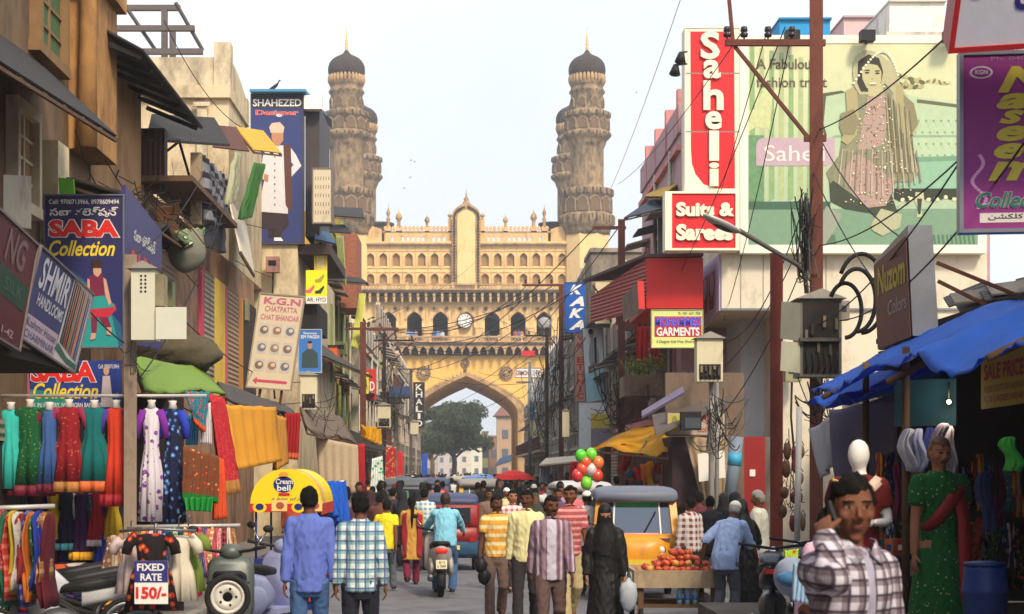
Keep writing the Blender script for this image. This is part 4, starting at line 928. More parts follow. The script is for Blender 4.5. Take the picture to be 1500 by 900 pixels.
rickshaw('yellow auto rickshaw with a cream hood behind the man in the white skullcap', WX(850, 38), 38, 4, (206, 150, 50), (200, 140, 50), (190, 192, 196), mat((90, 96, 104), .1, .1))
rickshaw('dark green auto rickshaw with a slate hood at the left edge of the traffic', WX(580, 66), 66, 180, (40, 60, 56), (40, 50, 50), (78, 86, 96))
rickshaw('yellow auto rickshaw with a brown hood on the right ahead of the cream hooded one', WX(752, 78), 78, 0, (206, 156, 50), (60, 90, 70), (120, 100, 84))
rickshaw('auto rickshaw with a beige hood far ahead in the crowd', WX(682, 68), 68, 0, (196, 160, 70), (60, 90, 70), (176, 170, 158))
rickshaw('auto rickshaw with a faded blue hood farthest up the street', WX(704, 92), 92, 182, (60, 80, 110), (50, 60, 80), (110, 150, 200))
def scooter(name, label, body, x, Y, rz, z=0, spare=False, steer=0, group=None, seatm=None, plate=True):
    t = thing(name, label, 'scooter', (0, 0, 0), group); bm = mat(body, .42, .15, 4, spec=.5, metal=.1, dirt=.5, dc=tuple(int(c*.5) for c in body))
    wheel(t, (0, .42, .25), .25, .1); wheel(t, (0, -.72, .23), .23, .1)
    loft_y([(-.1, .16, .38, .60), (.15, .19, .36, .74), (.5, .17, .42, .80), (.72, .11, .56, .82), (.80, .05, .66, .80)], bm, .1).build('tail_body', t)
    for s in (-1, 1):
        b = MB(); b.ell((s*.15, .38, .48), (.06, .3, .17), bm, 14, 10); b.build('side_panel', t)
    loft_y([(-.15, .14, .72, .80), (.1, .17, .72, .84), (.5, .15, .78, .88), (.74, .10, .82, .88)], seatm or black, .05).build('seat', t)
    b = MB(); b.box(-.18, .18, -.5, -.08, .30, .36, bm); b.build('footboard', t)
    loft_y([(-.62, .10, .40, 1.0), (-.56, .24, .32, .96), (-.5, .22, .34, .9)], bm, .12).build('apron', t)
    b = MB(); b.tube([(0, -.74, .25), (0, -.56, .95)], .03, steel, 8); b.tube([(-.34, -.42, 1.06), (-.18, -.53, 1.02), (0, -.55, 1.0), (.18, -.53, 1.02), (.34, -.42, 1.06)], .016, black, 8)
    hb_ = b.build('handlebar', t)
    for s in (-1, 1):
        b = MB(); b.tube([(s*.24, -.5, 1.04), (s*.36, -.56, 1.2)], .007, chrome, 6); b.ell((s*.38, -.56, 1.24), (.055, .02, .04), black, 10, 8); b.build('mirror', hb_)
        b = MB(); b.tube([(s*.24, -.49, 1.04), (s*.35, -.415, 1.065)], .02, rubber, 8); b.build('grip', hb_)
    b = MB(); b.ell((0, -.60, 1.0), (.12, .10, .09), bm, 14, 10); b.build('headlight_cowl', t)
    b = MB(); b.ell((0, -.70, 1.0), (.07, .03, .06), white, 12, 8); b.build('headlight', t)
    b = MB(); b.ell((0, .80, .74), (.10, .03, .045), mat((210, 40, 30), .25, .1, emit=.25), 12, 8); b.build('tail_light', t)
    b = MB(); b.box(-.085, .085, .78, .795, .46, .60, mat((232, 226, 190), .5, .05)); pl = b.build('number_plate', t)
    if plate:
        P = Pan((.085, .796, .46), (-.17, 0, 0), (0, 0, .14)); p_text(pl, P, 'AP 13', (.22, .55, .78, .88), black, .01, d=.003); p_text(pl, P, '6 7049', (.12, .12, .88, .46), black, .01, d=.003)
    b = MB(); b.loft([[V((x, .42+math.cos(a)*.30, .25+math.sin(a)*.30)) for x in (-.07, .07)]+[V((x, .42+math.cos(a)*.28, .25+math.sin(a)*.28)) for x in (.07, -.07)] for a in [math.pi*(-.12+.5*i/6) for i in range(7)]], black); b.build('mudguard', t)
    b = MB(); b.tube([(.14, .2, .26), (.17, .6, .30), (.17, .78, .34)], [.035, .05, .045], steel, 10); b.build('exhaust', t)
    if spare:
        sp = wheel(t, (0, 0, 0), .215, .11, mat((200, 196, 186), .4, .1), 0, 'spare_wheel', 36); sp.location = (0, .93, .66); sp.rotation_euler = (0, 0, R(90))
        b = MB(); b.tube([(-.2, .8, .78), (0, .86, .86), (.2, .8, .78)], .012, chrome, 6); b.build('rear_rack', t)
    t.location = (x, Y, z); t.rotation_euler = (0, 0, R(rz)); return t
scooter('motor_scooter', 'silver scooter with a lit red tail lamp ridden away up the street', (176, 170, 166), WX(645, 26.9), 26.3, 183)
person('man in a sky blue shirt and jeans riding the silver scooter', 652, 26.55, 1.72, 183, cl((126, 190, 214)), jean, 1, sit=.84, hair='short', hm=HBR, ra=(-.33, -.52, 1.06), la=(.33, -.52, 1.06), lean=10, girth=1.15, hem=.86, rpole=(-1, .3, -.2), lpole=(1, .3, -.2))
scooter('motor_scooter', 'old grey green scooter with a spare wheel on its back, parked among the racks', (84, 92, 88), WX(335, 15.4)-.12, 16.3, 187, .15, True, plate=False)
scooter('motor_scooter', 'pale lavender scooter parked beyond the one with the spare wheel', (150, 156, 196), WX(372, 17.2), 17.6, 160, .15, False, plate=False)
def motorbike(label, x, Y, rz, tail, z=.15):
    t = thing('motorbike', label, 'motorbike', (0, 0, 0), 'motorbikes parked by the stalls'); tm = mat(tail, .3, .1, 5, spec=.6)
    wheel(t, (0, .62, .30), .30, .11, steel, 10); wheel(t, (0, -.68, .30), .30, .09, steel, 10)
    loft_y([(-.1, .10, .72, .80), (.15, .15, .74, .84), (.5, .13, .80, .90), (.82, .06, .86, .93)], mat((34, 33, 36), .5, .1), .04).build('seat', t)
    loft_y([(.1, .13, .60, .74), (.5, .12, .68, .80), (.85, .07, .80, .88), (.98, .03, .86, .9)], tm, .05).build('tail_cowl', t)
    loft_y([(-.55, .10, .74, .90), (-.4, .15, .70, .98), (-.15, .13, .70, .94), (-.02, .07, .72, .82)], tm, .08).build('fuel_tank', t)
    b = MB(); b.ell((0, -.1, .42), (.15, .22, .17), steel, 12, 8); b.build('engine', t)
    b = MB(); b.tube([(0, .62, .3), (0, .1, .5), (0, -.45, .85), (0, -.68, .3)], .03, black, 8); b.tube([(-.36, -.32, 1.06), (0, -.48, 1.0), (.36, -.32, 1.06)], .016, black, 8); b.build('frame', t)
    b = MB(); b.ell((0, -.6, .92), (.1, .08, .1), chrome, 12, 8); b.build('headlight', t)
    b = MB(); b.tube([(.15, -.1, .28), (.17, .6, .34), (.17, .85, .38)], [.03, .045, .04], chrome, 8); b.build('exhaust', t)
    b = MB(); b.box(-.05, .05, .985, 1.0, .82, .87, mat((190, 40, 30), .3)); b.build('tail_light', t)
    t.location = (x, Y, z); t.rotation_euler = (0, 0, R(rz)); return t
motorbike('motorbike with a red tail under the hanging dresses, farthest of three', WX(85, 17.0), 17.0, -72, (150, 34, 34))
motorbike('motorbike with a dark blue tail under the dresses, middle of three', WX(92, 16.0), 16.0, -75, (44, 50, 84))
motorbike('motorbike with a pale grey tail under the dresses, nearest of three', WX(100, 15.0), 15.1, -78, (190, 190, 194))
motorbike('black motorbike with chrome parked behind the rusty post beyond the pink shirted man', WX(1150, 16.5), 17.2, 168, (30, 34, 60))
motorbike('dark motorbike parked in shade beside the white pipe at the dark stall', WX(1182, 18.4), 18.6, 172, (40, 40, 46))
# apple cart
ac = thing('fruit_cart', 'low wooden handcart heaped with red apples beside the yellow rickshaw', 'cart', (WX(990, 21.4), 21.4, 0))
x0, x1 = WX(932, 21), WX(1050, 21); plank = mat((168, 148, 120), .9, .3, 9, .01, dirt=.5)
b = MB(); b.box(x0, x1, 20.9, 22.1, .55, .60, plank); b.box(x0, x1, 20.86, 20.90, .50, .72, plank); b.box(x0, x1, 22.1, 22.14, .50, .72, plank); b.box(x0-.04, x0-.002, 20.86, 22.14, .5, .72, plank); b.box(x1+.002, x1+.04, 20.86, 22.14, .5, .72, plank); b.build('tray', ac)
for xx, yy in ((x0+.05, 20.95), (x1-.05, 20.95), (x0+.05, 22.05), (x1-.05, 22.05)):
    b = MB(); b.box(xx-.035, xx+.035, yy-.035, yy+.035, .14, .50, oldwood); b.build('leg', ac)
    wheel(ac, (xx, yy, .12), .12, .05, rust, 8)
b = MB(); b.box(x0+.05, x1-.05, 20.95, 22.05, .24, .28, oldwood); b.build('shelf', ac)
for i in range(3):
    t = thing('bottle', ('water bottle with blue label at the left of the shelf under the apples', 'water bottle with blue label in the middle of the shelf under the apples', 'water bottle with blue label at the right of the shelf under the apples')[i], 'bottle', (x0+.55+i*.1, 21.0, .281), 'bottles under the apple cart')
    b = MB(); p_ = t.location; b.lathe(p_, [(.035, 0), (.036, .16), (.02, .2), (.014, .22), (.014, .25)], mat((150, 180, 206), .15, .05, spec=.6), 10); b.build('bottle_body', t); b = MB(); b.lathe(p_, [(.0375, .06), (.0375, .12)], mat((40, 110, 180), .4), 10); b.build('bottle_label', t)
apm = [mat((176, 44, 32), .45, .3, 30, spec=.4, kind='blush', c2=(206, 120, 60), k=18), mat((206, 96, 50), .45, .3, 30, spec=.4, kind='blush', c2=(180, 44, 34), k=20), mat((214, 170, 84), .45, .3, 30, spec=.4, kind='blush', c2=(206, 84, 50), k=16)]
def apple_mesh(m):
    b = MB(); b.ell((0, 0, .044), (.048, .048, .044), m, 14, 10, None, lambda q: V((q.x, q.y, q.z-.018*max(0, 1-((q.x**2+q.y**2)**.5)/.024)*(1 if q.z > 0 else -.5)))); b.tube([(0, 0, .07), (.006, 0, .10)], .004, oldwood, 5); return b
apr = [apple_mesh(m).build('apple', center=False) for m in apm]
n_ap = 0; ra2 = random.Random(3)
for lay in range(5):
    nx, ny = 11-2*lay, max(3, 9-2*lay)
    for i in range(nx):
        for j in range(ny):
            if lay == 0 and 1 < j and 0 < i < nx-1: continue
            if lay and 0 < i < nx-1 and j > 2: continue
            k_ = ra2.choice((0, 0, 1, 1, 2, 2)); o = apr[k_].copy(); COL.objects.link(o)
            o.location = (x0+.09+lay*.105+i*.099+ra2.uniform(-.018, .018), 20.98+lay*.1+j*.105+ra2.uniform(-.015, .015), .604+lay*.07+ra2.uniform(0, .012))
            sa_ = ra2.uniform(.86, 1.1); o.scale = (sa_, sa_, sa_*ra2.uniform(.88, 1)); o.rotation_euler = (ra2.uniform(-.6, .6), ra2.uniform(-.6, .6), ra2.uniform(0, 6))
            o['label'] = '%s apple in the heap on the wooden cart, %s of the heap' % (('red', 'orange red', 'yellowish')[k_], ('bottom row', 'second row', 'third row', 'fourth row', 'top row')[lay]); o['category'] = 'apple'; o['group'] = 'apples heaped on the handcart'; n_ap += 1
for o in apr: bpy.data.objects.remove(o)
# ice cream cart
ycm = mat((236, 206, 30), .5, .05, 3); redm = mat((196, 40, 40), .5, .1); blm = mat((30, 44, 110), .5, .1)
ic = thing('ice_cream_cart', 'ice cream cart with a bright yellow barrel shaped canopy and a blue oval badge', 'cart', (WX(420, 19.6), 19.9, .0))
xc, rr_, ya, ybk, zb_ = WX(418.5, 19.3), .415, 19.3, 21.0, 1.60
def arc(y, r, n=20): return [V((xc+r*math.cos(math.pi*i/n), y, zb_+r*.98*math.sin(math.pi*i/n))) for i in range(n+1)]
b = MB(); b.slab([p for p in arc(ya, rr_)], (0, .03, 0), ycm); b.slab([p for p in arc(ybk, rr_)], (0, .03, 0), ycm)
n = 20; a, c = arc(ya, rr_), arc(ybk+.03, rr_); stripe = mat((226, 170, 120), .5, .1)
for i in range(n): b.add([a[i], c[i], c[i+1], a[i+1]], [(0, 1, 2, 3)], ycm, True)
cn = b.build('canopy', ic)
b = MB(); a, c = arc(ya+.25, rr_+.004), arc(ya+.55, rr_+.004)
for i in range(n): b.add([a[i], c[i], c[i+1], a[i+1]], [(0, 1, 2, 3)], stripe, True)
b.build('canopy_stripe', cn)
b = MB(); b.box(xc-rr_, xc+rr_, ya-.012, ya-.002, zb_-.10, zb_, redm); b.box(xc+rr_+.002, xc+rr_+.012, ya, ybk, zb_-.13, zb_, redm); va = b.build('valance', ic)
P = pxpan(367, 731, 470, 749, 19.286); b = MB()
for i, cc in enumerate((.13, .42, .68, .92)):
    if i in (0, 2): p_ell(b, P, (cc, .3), .10, .42, ycm, 1, 14); p_ell(b, P, (cc, .35), .06, .28, blm, 2, 12)
    else: p_poly(b, P, [(cc-.12, .0), (cc+.1, .0), (cc+.1, .9), (cc-.12, .9)], mat((230, 200, 120), .5), 1); p_ell(b, P, (cc, .45), .06, .3, mat((170, 80, 60), .5), 2, 10)
b.build('printed_picture', va)
P = Pan((xc-rr_, ya-.001, zb_), (2*rr_, 0, 0), (0, 0, rr_)); b = MB(); p_ell(b, P, (.47, .54), .145, .23, blm, 1, 24); p_ell(b, P, (.47, .80), .07, .10, mat((220, 150, 60), .5), 1, 12); p_poly(b, P, [(.40, .22), (.56, .22), (.55, .30), (.40, .30)], redm, 2); b.build('badge', cn)
p_text(cn, P, 'Cream', (.36, .55, .60, .70), white, .02, d=.008); p_text(cn, P, 'bell', (.38, .36, .57, .53), white, .02, d=.008); p_text(cn, P, 'a bite of joy', (.30, .07, .80, .18), blm, .0, .3)
b = MB()
for xx, yy in ((xc-.36, ya+.1), (xc+.33, ya+.1), (xc-.36, ybk-.1), (xc+.33, ybk-.1)): b = MB(); b.tube([(xx, yy, .8), (xx, yy, zb_)], .014, blm, 8); b.build('canopy_post', ic)
b = MB(); b.box(xc-.38, xc+.38, ya+.05, ybk-.1, .35, .95, blm); bx_ = b.build('cold_box', ic)
b = MB(); b.box(xc-.2, xc+.1, ya+.03, ya+.049, .55, .9, ycm); b.box(xc+.12, xc+.33, ya+.03, ya+.049, .45, .7, redm); b.build('sticker', bx_)
wheel(ic, (xc+.42, ya+.3, .32), .32, .04, steel, 14); wheel(ic, (xc-.42, ya+.3, .32), .32, .04, steel, 14); wheel(ic, (xc, ybk-.3, .32), .32, .04, steel, 14)
# ------------------------------------------------------------------ buildings: generic street house
XL, XR = -5.7, 5.6
def YL(px): return XL*F/(px-CX)
def YR(px): return XR*F/(px-CX)
shut = mat((150, 138, 120), .6, .15, 6, kind='shutter', dirt=.5); shutb = mat((110, 84, 66), .6, .15, 6, kind='shutter', dirt=.5); tin = mat((70, 64, 60), .6, .3, 3, kind='corr', k=1, dirt=.6); tind = mat((40, 36, 36), .6, .3, 3, kind='corr', k=1)
wood_g = mat((70, 96, 60), .8, .3, 8)
def house(side, Y0, Y1, zt, rgb, label, seed, X=None, dirt=.7, dep=8.0, shop=(60, 46, 40), trim=None, floors=None, name='street_house'):
    r = random.Random(seed); X = (XL if side < 0 else XR) if X is None else X; s = side
    t = thing(name, label, 'house', (X+s*dep/2, (Y0+Y1)/2, 0), 'shop houses lining the street')
    wm = mat(tuple(int(c*.84) for c in rgb), .9, .24, 1.2, .012, dirt=dirt, dc=(58, 52, 47)); tm = mat(trim or tuple(min(235, c+18) for c in rgb), .85, .12, 2, dirt=.5)
    b = MB(); b.box(X, X+s*dep, Y0+.01, Y1-.01, 0, zt, wm); b.build('wall', t)
    b = MB(); b.box(X-s*.12, X+s*.12, Y0+.015, Y1-.015, zt-.45, zt-.3, tm)
    b.box(X-s*.06, X+s*.14, Y0+.012, Y1-.012, zt+.002, zt+.75+.3*r.random(), wm)
    for i in range(int((Y1-Y0)/2.5)+1): yy = min(Y1-.2, Y0+.2+i*2.5); b.box(X-s*.08, X+s*.16, yy-.14, yy+.14, zt+.004, zt+1.15, tm)
    b.build('parapet', t)
    fl = max(1, int((zt-3.1)/3.2)) if floors is None else floors; n = max(1, int((Y1-Y0)/2.4))
    for f in range(fl):
        zb = 3.4+f*3.2
        if zb+2.2 > zt-.3: break
        b = MB(); b.box(X-s*.07, X+s*.02, Y0+.02, Y1-.02, zb-.42, zb-.28, tm); b.build('string_course', t)
        bal = r.random() < .45
        if bal:
            b = MB(); b.box(X-s*.85, X-s*.003, Y0+.3, Y1-.3, zb-.25, zb-.1, tm)
            for i in range(int((Y1-Y0)/.3)): b.box(X-s*.83, X-s*.80, Y0+.35+i*.3, Y0+.38+i*.3, zb-.1, zb+.75, rust)
            b.box(X-s*.84, X-s*.79, Y0+.3, Y1-.3, zb+.75, zb+.81, rust); b.build('balcony', t)
        for i in range(n):
            y = Y0+(i+.5)*(Y1-Y0)/n; w_ = .48; k = r.random()
            b = MB()
            for q in ((y-w_-.09, y-w_, zb+.5, zb+2.0), (y+w_, y+w_+.09, zb+.5, zb+2.0), (y-w_-.09, y+w_+.09, zb+2.0, zb+2.1), (y-w_-.14, y+w_+.14, zb+.4, zb+.5)): b.box(X-s*.08, X-s*.002, q[0], q[1], q[2], q[3], tm)
            wo = b.build('window', t)
            b = MB(); b.box(X-s*.025, X-s*.003, y-w_, y+w_, zb+.5, zb+2.0, shut if k < .3 else glass_d if k < .75 else wood_g)
            for g_ in range(1, 4): b.box(X-s*.045, X-s*.026, y-w_+g_*w_*.5-.012, y-w_+g_*w_*.5+.012, zb+.5, zb+2.0, dark)
            b.build('pane', wo)
            b = MB(); b.hexa([(X-s*.7, y-w_-.25, zb+2.15), (X-s*.7, y+w_+.25, zb+2.15), (X-s*.002, y+w_+.25, zb+2.32), (X-s*.002, y-w_-.25, zb+2.32), (X-s*.7, y-w_-.25, zb+2.2), (X-s*.7, y+w_+.25, zb+2.2), (X-s*.002, y+w_+.25, zb+2.4), (X-s*.002, y-w_-.25, zb+2.4)] if s > 0 else [(X-s*.002, y-w_-.25, zb+2.32), (X-s*.002, y+w_+.25, zb+2.32), (X-s*.7, y+w_+.25, zb+2.15), (X-s*.7, y-w_-.25, zb+2.15), (X-s*.002, y-w_-.25, zb+2.4), (X-s*.002, y+w_+.25, zb+2.4), (X-s*.7, y+w_+.25, zb+2.2), (X-s*.7, y-w_-.25, zb+2.2)], concrete if k < .6 else tin); b.build('sunshade', t)
    m_ = max(1, int((Y1-Y0)/3.2))
    for i in range(m_):
        ya = Y0+.25+i*(Y1-Y0)/m_; yb_ = ya+(Y1-Y0)/m_-.5
        b = MB(); b.box(X-s*.03, X-s*.003, ya, yb_, .15, 2.6, mat(shop, .9, .3, 4) if r.random() < .7 else shut); b.box(X-s*.06, X-s*.031, ya, yb_, 2.35, 2.62, shut); b.build('shop_front', t)
    for i in range(2):   # things on the wall: pipes
        y = r.uniform(Y0+.3, Y1-.3); b = MB(); b.tube([(X-s*.09, y, .2), (X-s*.09, y, zt-.2)], .055, mat((170, 165, 155), .6, dirt=.4), 8); b.build('drain_pipe', t)
    # camera facing end wall: a window high up
    if r.random() < .7:
        b = MB(); xx = X+s*1.2
        for q in ((xx-.5, xx-.42, zt-2.6, zt-1.2), (xx+.42, xx+.5, zt-2.6, zt-1.2), (xx-.5, xx+.5, zt-1.2, zt-1.1), (xx-.55, xx+.55, zt-2.7, zt-2.6)): b.box(q[0], q[1], Y0-.06, Y0+.008, q[2], q[3], tm)
        wo = b.build('window', t); b = MB(); b.box(xx-.42, xx+.42, Y0-.012, Y0+.009, zt-2.6, zt-1.2, glass_d); b.build('pane', wo)
    return t
def awning(label, pts, m, th=.03, ribs=0, name='awning', cat='awning', rm=None, group=None, wav=0.0):
    """sheet roof from 4 corners: inner a, inner b, outer b, outer a"""
    a, b_, c, d = [V(p) for p in pts]; t = thing(name, label, cat, (a+b_+c+d)/4, group)
    n = 14; mb = MB()
    def fn(i, j):
        p = (a*(1-i)+b_*i)*(1-j)+(d*(1-i)+c*i)*j; return p+V((0, 0, wav*(math.sin(i*9+j*2)*.5+noise.noise(p*2.2))*(.3+j)))
    mb.sheet(n, 8, fn, m, wav > 0); o = mb.build('sheet', t); solid(o, th)
    mb = MB()
    for i in range(ribs+1):
        k = i/max(1, ribs); p, q = a.lerp(b_, k), d.lerp(c, k); mb.bar(p-V((0, 0, .05)), q-V((0, 0, .05)), .045, rm or oldwood)
    if ribs: mb.bar(d-V((0, 0, .06)), c-V((0, 0, .06)), .04, rm or oldwood); mb.build('frame', t)
    return t
def vtext(root, P, s, box, m, **k):
    x0, y0, x1, y1 = box; n = len(s); h = (y1-y0)/n
    for i, ch in enumerate(s): p_text(root, P, ch, (x0+(k.get('inset', {}).get(ch, 0))*(x1-x0), y1-(i+1)*h+h*.09, x1-(k.get('inset', {}).get(ch, 0))*(x1-x0), y1-i*h-h*.09), m, **{a: b for a, b in k.items() if a != 'inset'})
# ------------------------------------------------------------------ left side of the street
ochre = (142, 114, 84)
L1 = house(-1, -16, 24.9, 12.4, ochre, 'old ochre plastered house with wooden windows at the near left corner', 1, dirt=.8, trim=(150, 128, 98), floors=0, name='old_house')
b = MB(); cr = mat((176, 130, 78), .9, .3, 2.5, .02, dirt=.9, dc=(84, 58, 38))
b.box(XL+.002, XL+.42, 23.6, 24.9, 6.6, 12.3, cr); b.box(XL+.003, XL+.55, 23.4, 25.0, 8.9, 9.2, cr); b.tube([(XL+.28, 23.5, 6.6), (XL+.32, 23.45, 8.5), (XL+.28, 23.5, 12.2)], [.16, .12, .17], cr, 12); b.build('pilaster', L1)
def wnd(par, ya, yb, za, zb, X, m, fm, s=-1):
    b = MB(); 
    for q in ((ya-.12, ya, za, zb), (yb, yb+.12, za, zb), (ya-.12, yb+.12, zb, zb+.14), (ya-.18, yb+.18, za-.14, za)): b.box(X+.002, X+.16, q[0], q[1], q[2], q[3], fm)
    o = b.build('window', par); b = MB(); b.box(X+.003, X+.05, ya, yb, za, zb, m)
    for k in range(1, 4): b.box(X+.051, X+.075, ya, yb, za+(zb-za)*k/4-.02, za+(zb-za)*k/4+.02, fm)
    b.box(X+.051, X+.08, (ya+yb)/2-.03, (ya+yb)/2+.03, za, zb, fm); b.build('shutter', o)
wnd(L1, 20.5, 21.4, 5.4, 6.5, XL, mat((150, 116, 72), .8, .25, 8), mat((206, 190, 160), .8, .2, 5, dirt=.5)); wnd(L1, 21.6, 22.9, 7.6, 8.9, XL, wood_g, mat((130, 100, 66), .8, .3, 5))
b = MB(); b.box(XL+.003, XL+.25, 22.0, 22.6, 3.2, 6.4, mat((216, 196, 160), .85, .2, 3, dirt=.5)); b.build('pilaster', L1)
awning('rusty dark tin canopy over the old windows at the upper left corner', [(XL+.02, 15, 7.0), (XL+.02, 22.0, 7.4), (XL+1.15, 21.4, 6.33), (XL+1.15, 15, 5.9)], tind, .03, 7)
b = MB(); o = thing('tin_sheet', 'pale corrugated tin sheet leaning on the old ochre house', 'sheet', W(25, 330, 19)); b.slab([W(5, 330, 19), W(45, 335, 19.6), W(45, 258, 19.6), W(5, 256, 19)], (0, .03, 0), mat((170, 160, 140), .6, .2, 3, kind='corr', k=0, dirt=.5)); b.build('sheet', o)
o = tag(MB().add([W(88, 287, 21.9), W(110, 287, 21.9), W(108, 263, 21.9), (W(86, 261, 21.9))], [(0, 1, 2, 3)], mat((110, 190, 50), .5)).build('plastic_sheet'), 'lime green plastic sheet tucked above the blue collection sign', 'sheet'); solid(o, .05)
# L2 tan wall under dark roof
Y2 = YL(205)
L2 = thing('street_house', 'windowless tan walled house under a dark corrugated roof, left side', 'house', (XL-3, (24.9+Y2)/2, 0), 'shop houses lining the street')
b = MB(); b.box(XL+.02, XL-8, 24.92, Y2, 0, 8.6, mat((166, 128, 88), .92, .25, .9, .02, dirt=.7, dc=(96, 72, 52))); b.build('wall', L2)
b = MB(); b.sheet(8, 6, lambda i, j: V((XL-1.5+2.45*j, 24.2+(Y2+.9-24.2)*i, 9.5-1.35*j)), tind); solid(b.build('roof', L2), .05)
b = MB()
for i in range(7): y = 24.3+i*(Y2+.6-24.3)/6; b = MB(); b.bar((XL, y, 8.45), (XL+.9, y, 8.08), .07, dark); b.build('rafter', L2)
# dark rubble filled ledge above the blue sign with dry twigs
o = awning('sagging dark ledge of tin and dry twigs above the blue collection sign', [(XL+.03, 22.5, 6.0), (XL+.03, 29.2, 6.1), (XL+1.0, 28.6, 5.75), (XL+1.0, 22.3, 5.65)], mat((52, 44, 38), .9, .4, 5, .03), .06, 9, wav=.12)
b = MB()
for i in range(160):
    p = V((XL+rnd.uniform(.1, 1.15), rnd.uniform(23.2, 28.6), 5.9+rnd.uniform(-.1, .25))); b.bar(p, p+V((rnd.uniform(-.3, .4), rnd.uniform(-.5, .5), rnd.uniform(-.35, .2))), .014, dark if i % 3 else oldwood)
b.build('twigs', o)['kind'] = 'stuff'
# L3 corrugated upper hut with balcony
Y3 = YL(372); L3 = thing('street_house', 'patched house of coloured shop shutters with an open rusty balcony, left side', 'house', (XL-3, (Y2+Y3)/2, 0), 'shop houses lining the street')
b = MB(); pw_ = mat((164, 128, 100), .9, .28, 1.5, .012, dirt=1.0, dc=(74, 60, 52)); b.box(XL, XL-8, Y2+.02, Y3, 0, 7.0, pw_); b.build('wall', L3)
for px0, px1, m_, nm in ((208, 250, shutb, 'shutter'), (290, 294, mat((196, 70, 96), .7), 'painted_strip'), (294.2, 309, shut, 'shutter'), (309.2, 325, mat((216, 180, 70), .8, dirt=.3), 'painted_panel'), (325.2, 329, mat((196, 86, 110), .7), 'painted_strip'), (329.2, 345, mat((160, 130, 100), .6, kind='shutter'), 'shutter'), (345.2, 352, mat((196, 130, 50), .7), 'painted_strip'), (352.2, 371, mat((60, 50, 50), .8, .3), 'dark_doorway')):
    b = MB(); b.box(XL+.003, XL+.08, YL(px0), YL(px1)-.02, 3.5, 6.3, m_); b.build(nm, L3)
b = MB()
b.box(WX(205, 29.2), WX(241, 29.2), 29.2, 29.5, WZ(280, 29.2), WZ(188, 29.2), mat((66, 42, 34), .7, .3, 4, kind='corr', k=0, dirt=.4)); b.build('corrugated_wall', L3)
b = MB(); b.bar(W(200, 279, 29), W(292, 279, 31.5), .12, rust); b.bar(W(288, 330, 31), W(288, 225, 31), .2, mat((150, 130, 104), .9, .2, 5, dirt=.5)); b.bar(W(297, 335, 32), W(297, 228, 32), .12, mat((170, 150, 124), .9, .2, 5)); b.bar(W(262, 205, 30), W(283, 278, 31), .04, dark); b.bar(W(244, 222, 30), W(262, 208, 30), .04, dark); b.build('balcony_frame', L3)
b = MB(); b.box(XL+.9, XL, Y2+.1, YL(285), WZ(284, 30.5)-.05, WZ(284, 30.5)+.05, oldwood); b.build('balcony_floor', L3)
b = MB(); b.slab([W(224, 340, 29.6), W(262, 352, 30), W(262, 298, 30), W(224, 297, 29.6)], (0, .04, 0), mat((150, 92, 52), .8, .4, 5, dirt=.7)); b.build('rusty_panel', L3)
b = MB(); b.slab([W(214, 207, 28.9), W(337, 215, 31.8), W(314, 176, 33), W(222, 171, 30)], (0, 0, .05), tind); b.build('roof', L3)
# L4 cream house with stained parapet and its rooftop steel frame
stain = mat((206, 190, 160), .92, .2, 2.2, .015, dirt=.85, dc=(92, 84, 74)); crm = mat((206, 188, 154), .9, .16, 1.5, .01, dirt=.75, dc=(116, 102, 86))
Y4 = YL(335); L4 = thing('street_house', 'cream house with a stained stepped parapet behind the dark tin roofs', 'house', (XL-2, Y4+4, 0), 'shop houses lining the street')
zt4 = WZ(145, Y4); b = MB(); b.box(XL, XL-8, Y4, YL(372)+6, 7.02, zt4, crm); b.build('wall', L4)
b = MB(); b.box(XL+.06, XL-8, Y4-.15, YL(362), zt4+.001, zt4+.3, crm); zp = WZ(84, Y4); b.box(XL, XL-8, Y4-.01, Y4+.25, zt4+.3, zp, stain); b.box(XL+.05, XL-.35, Y4-.06, Y4+.4, zt4+.31, zp+.35, stain)
ys = [Y4+.41+(YL(360)-Y4-.41)*i/8 for i in range(9)]
b.slab([V((XL, ys[0], zt4+.3)), V((XL, ys[-1], zt4+.3))]+[V((XL, y, zt4+.3+(zp-zt4-.3)*(1.05-.45*(i/8)**2))) for i, y in reversed(list(enumerate(ys)))], (-.25, 0, 0), crm); b.box(XL+.04, XL-.3, ys[-1], ys[-1]+.4, zt4+.3, zp-.3, crm); b.build('parapet', L4)
b = MB(); b.box(WX(297, Y4)-.12, WX(297, Y4)+.12, Y4-.14, Y4-.003, 7.1, WZ(155, Y4), stain); b.box(WX(297, Y4)-.2, WX(297, Y4)+.2, Y4-.2, Y4-.141, WZ(158, Y4), WZ(152, Y4), stain); b.build('pilaster', L4)
sfm = mat((92, 84, 84), .6, .2, 4); sf = thing('rooftop_scaffold', 'unfinished frame of grey steel beams on the roof behind the stained parapet', 'frame', W(240, 82, Y4+3), None); Ys = Y4+2.6
b = MB()
for x0_, x1_, y in ((133, 264, 12), (140, 285, 42), (185, 297, 76)): b.bar(W(x0_, y, Ys+(y-42)*-.03), W(x1_, y, Ys+(y-42)*-.03), .17, sfm, .13)
b.build('cross_beam', sf)
for x, y0, y1 in ((139, 4, 74), (167, 46, 70), (241, 12, 84), (253, 46, 84)):
    b = MB(); b.bar(W(x, y1+14, Ys+.8), W(x, y0, Ys+.8), .15, sfm); b.build('post', sf)
for x0_, y0, x1_, y1 in ((180, 4, 228, 74), (257, 4, 297, 74), (142, 46, 158, 68)):
    b = MB(); b.bar(W(x0_, y0, Ys-.4), W(x1_, y1, Ys+.4), .07, sfm); b.build('rafter', sf)
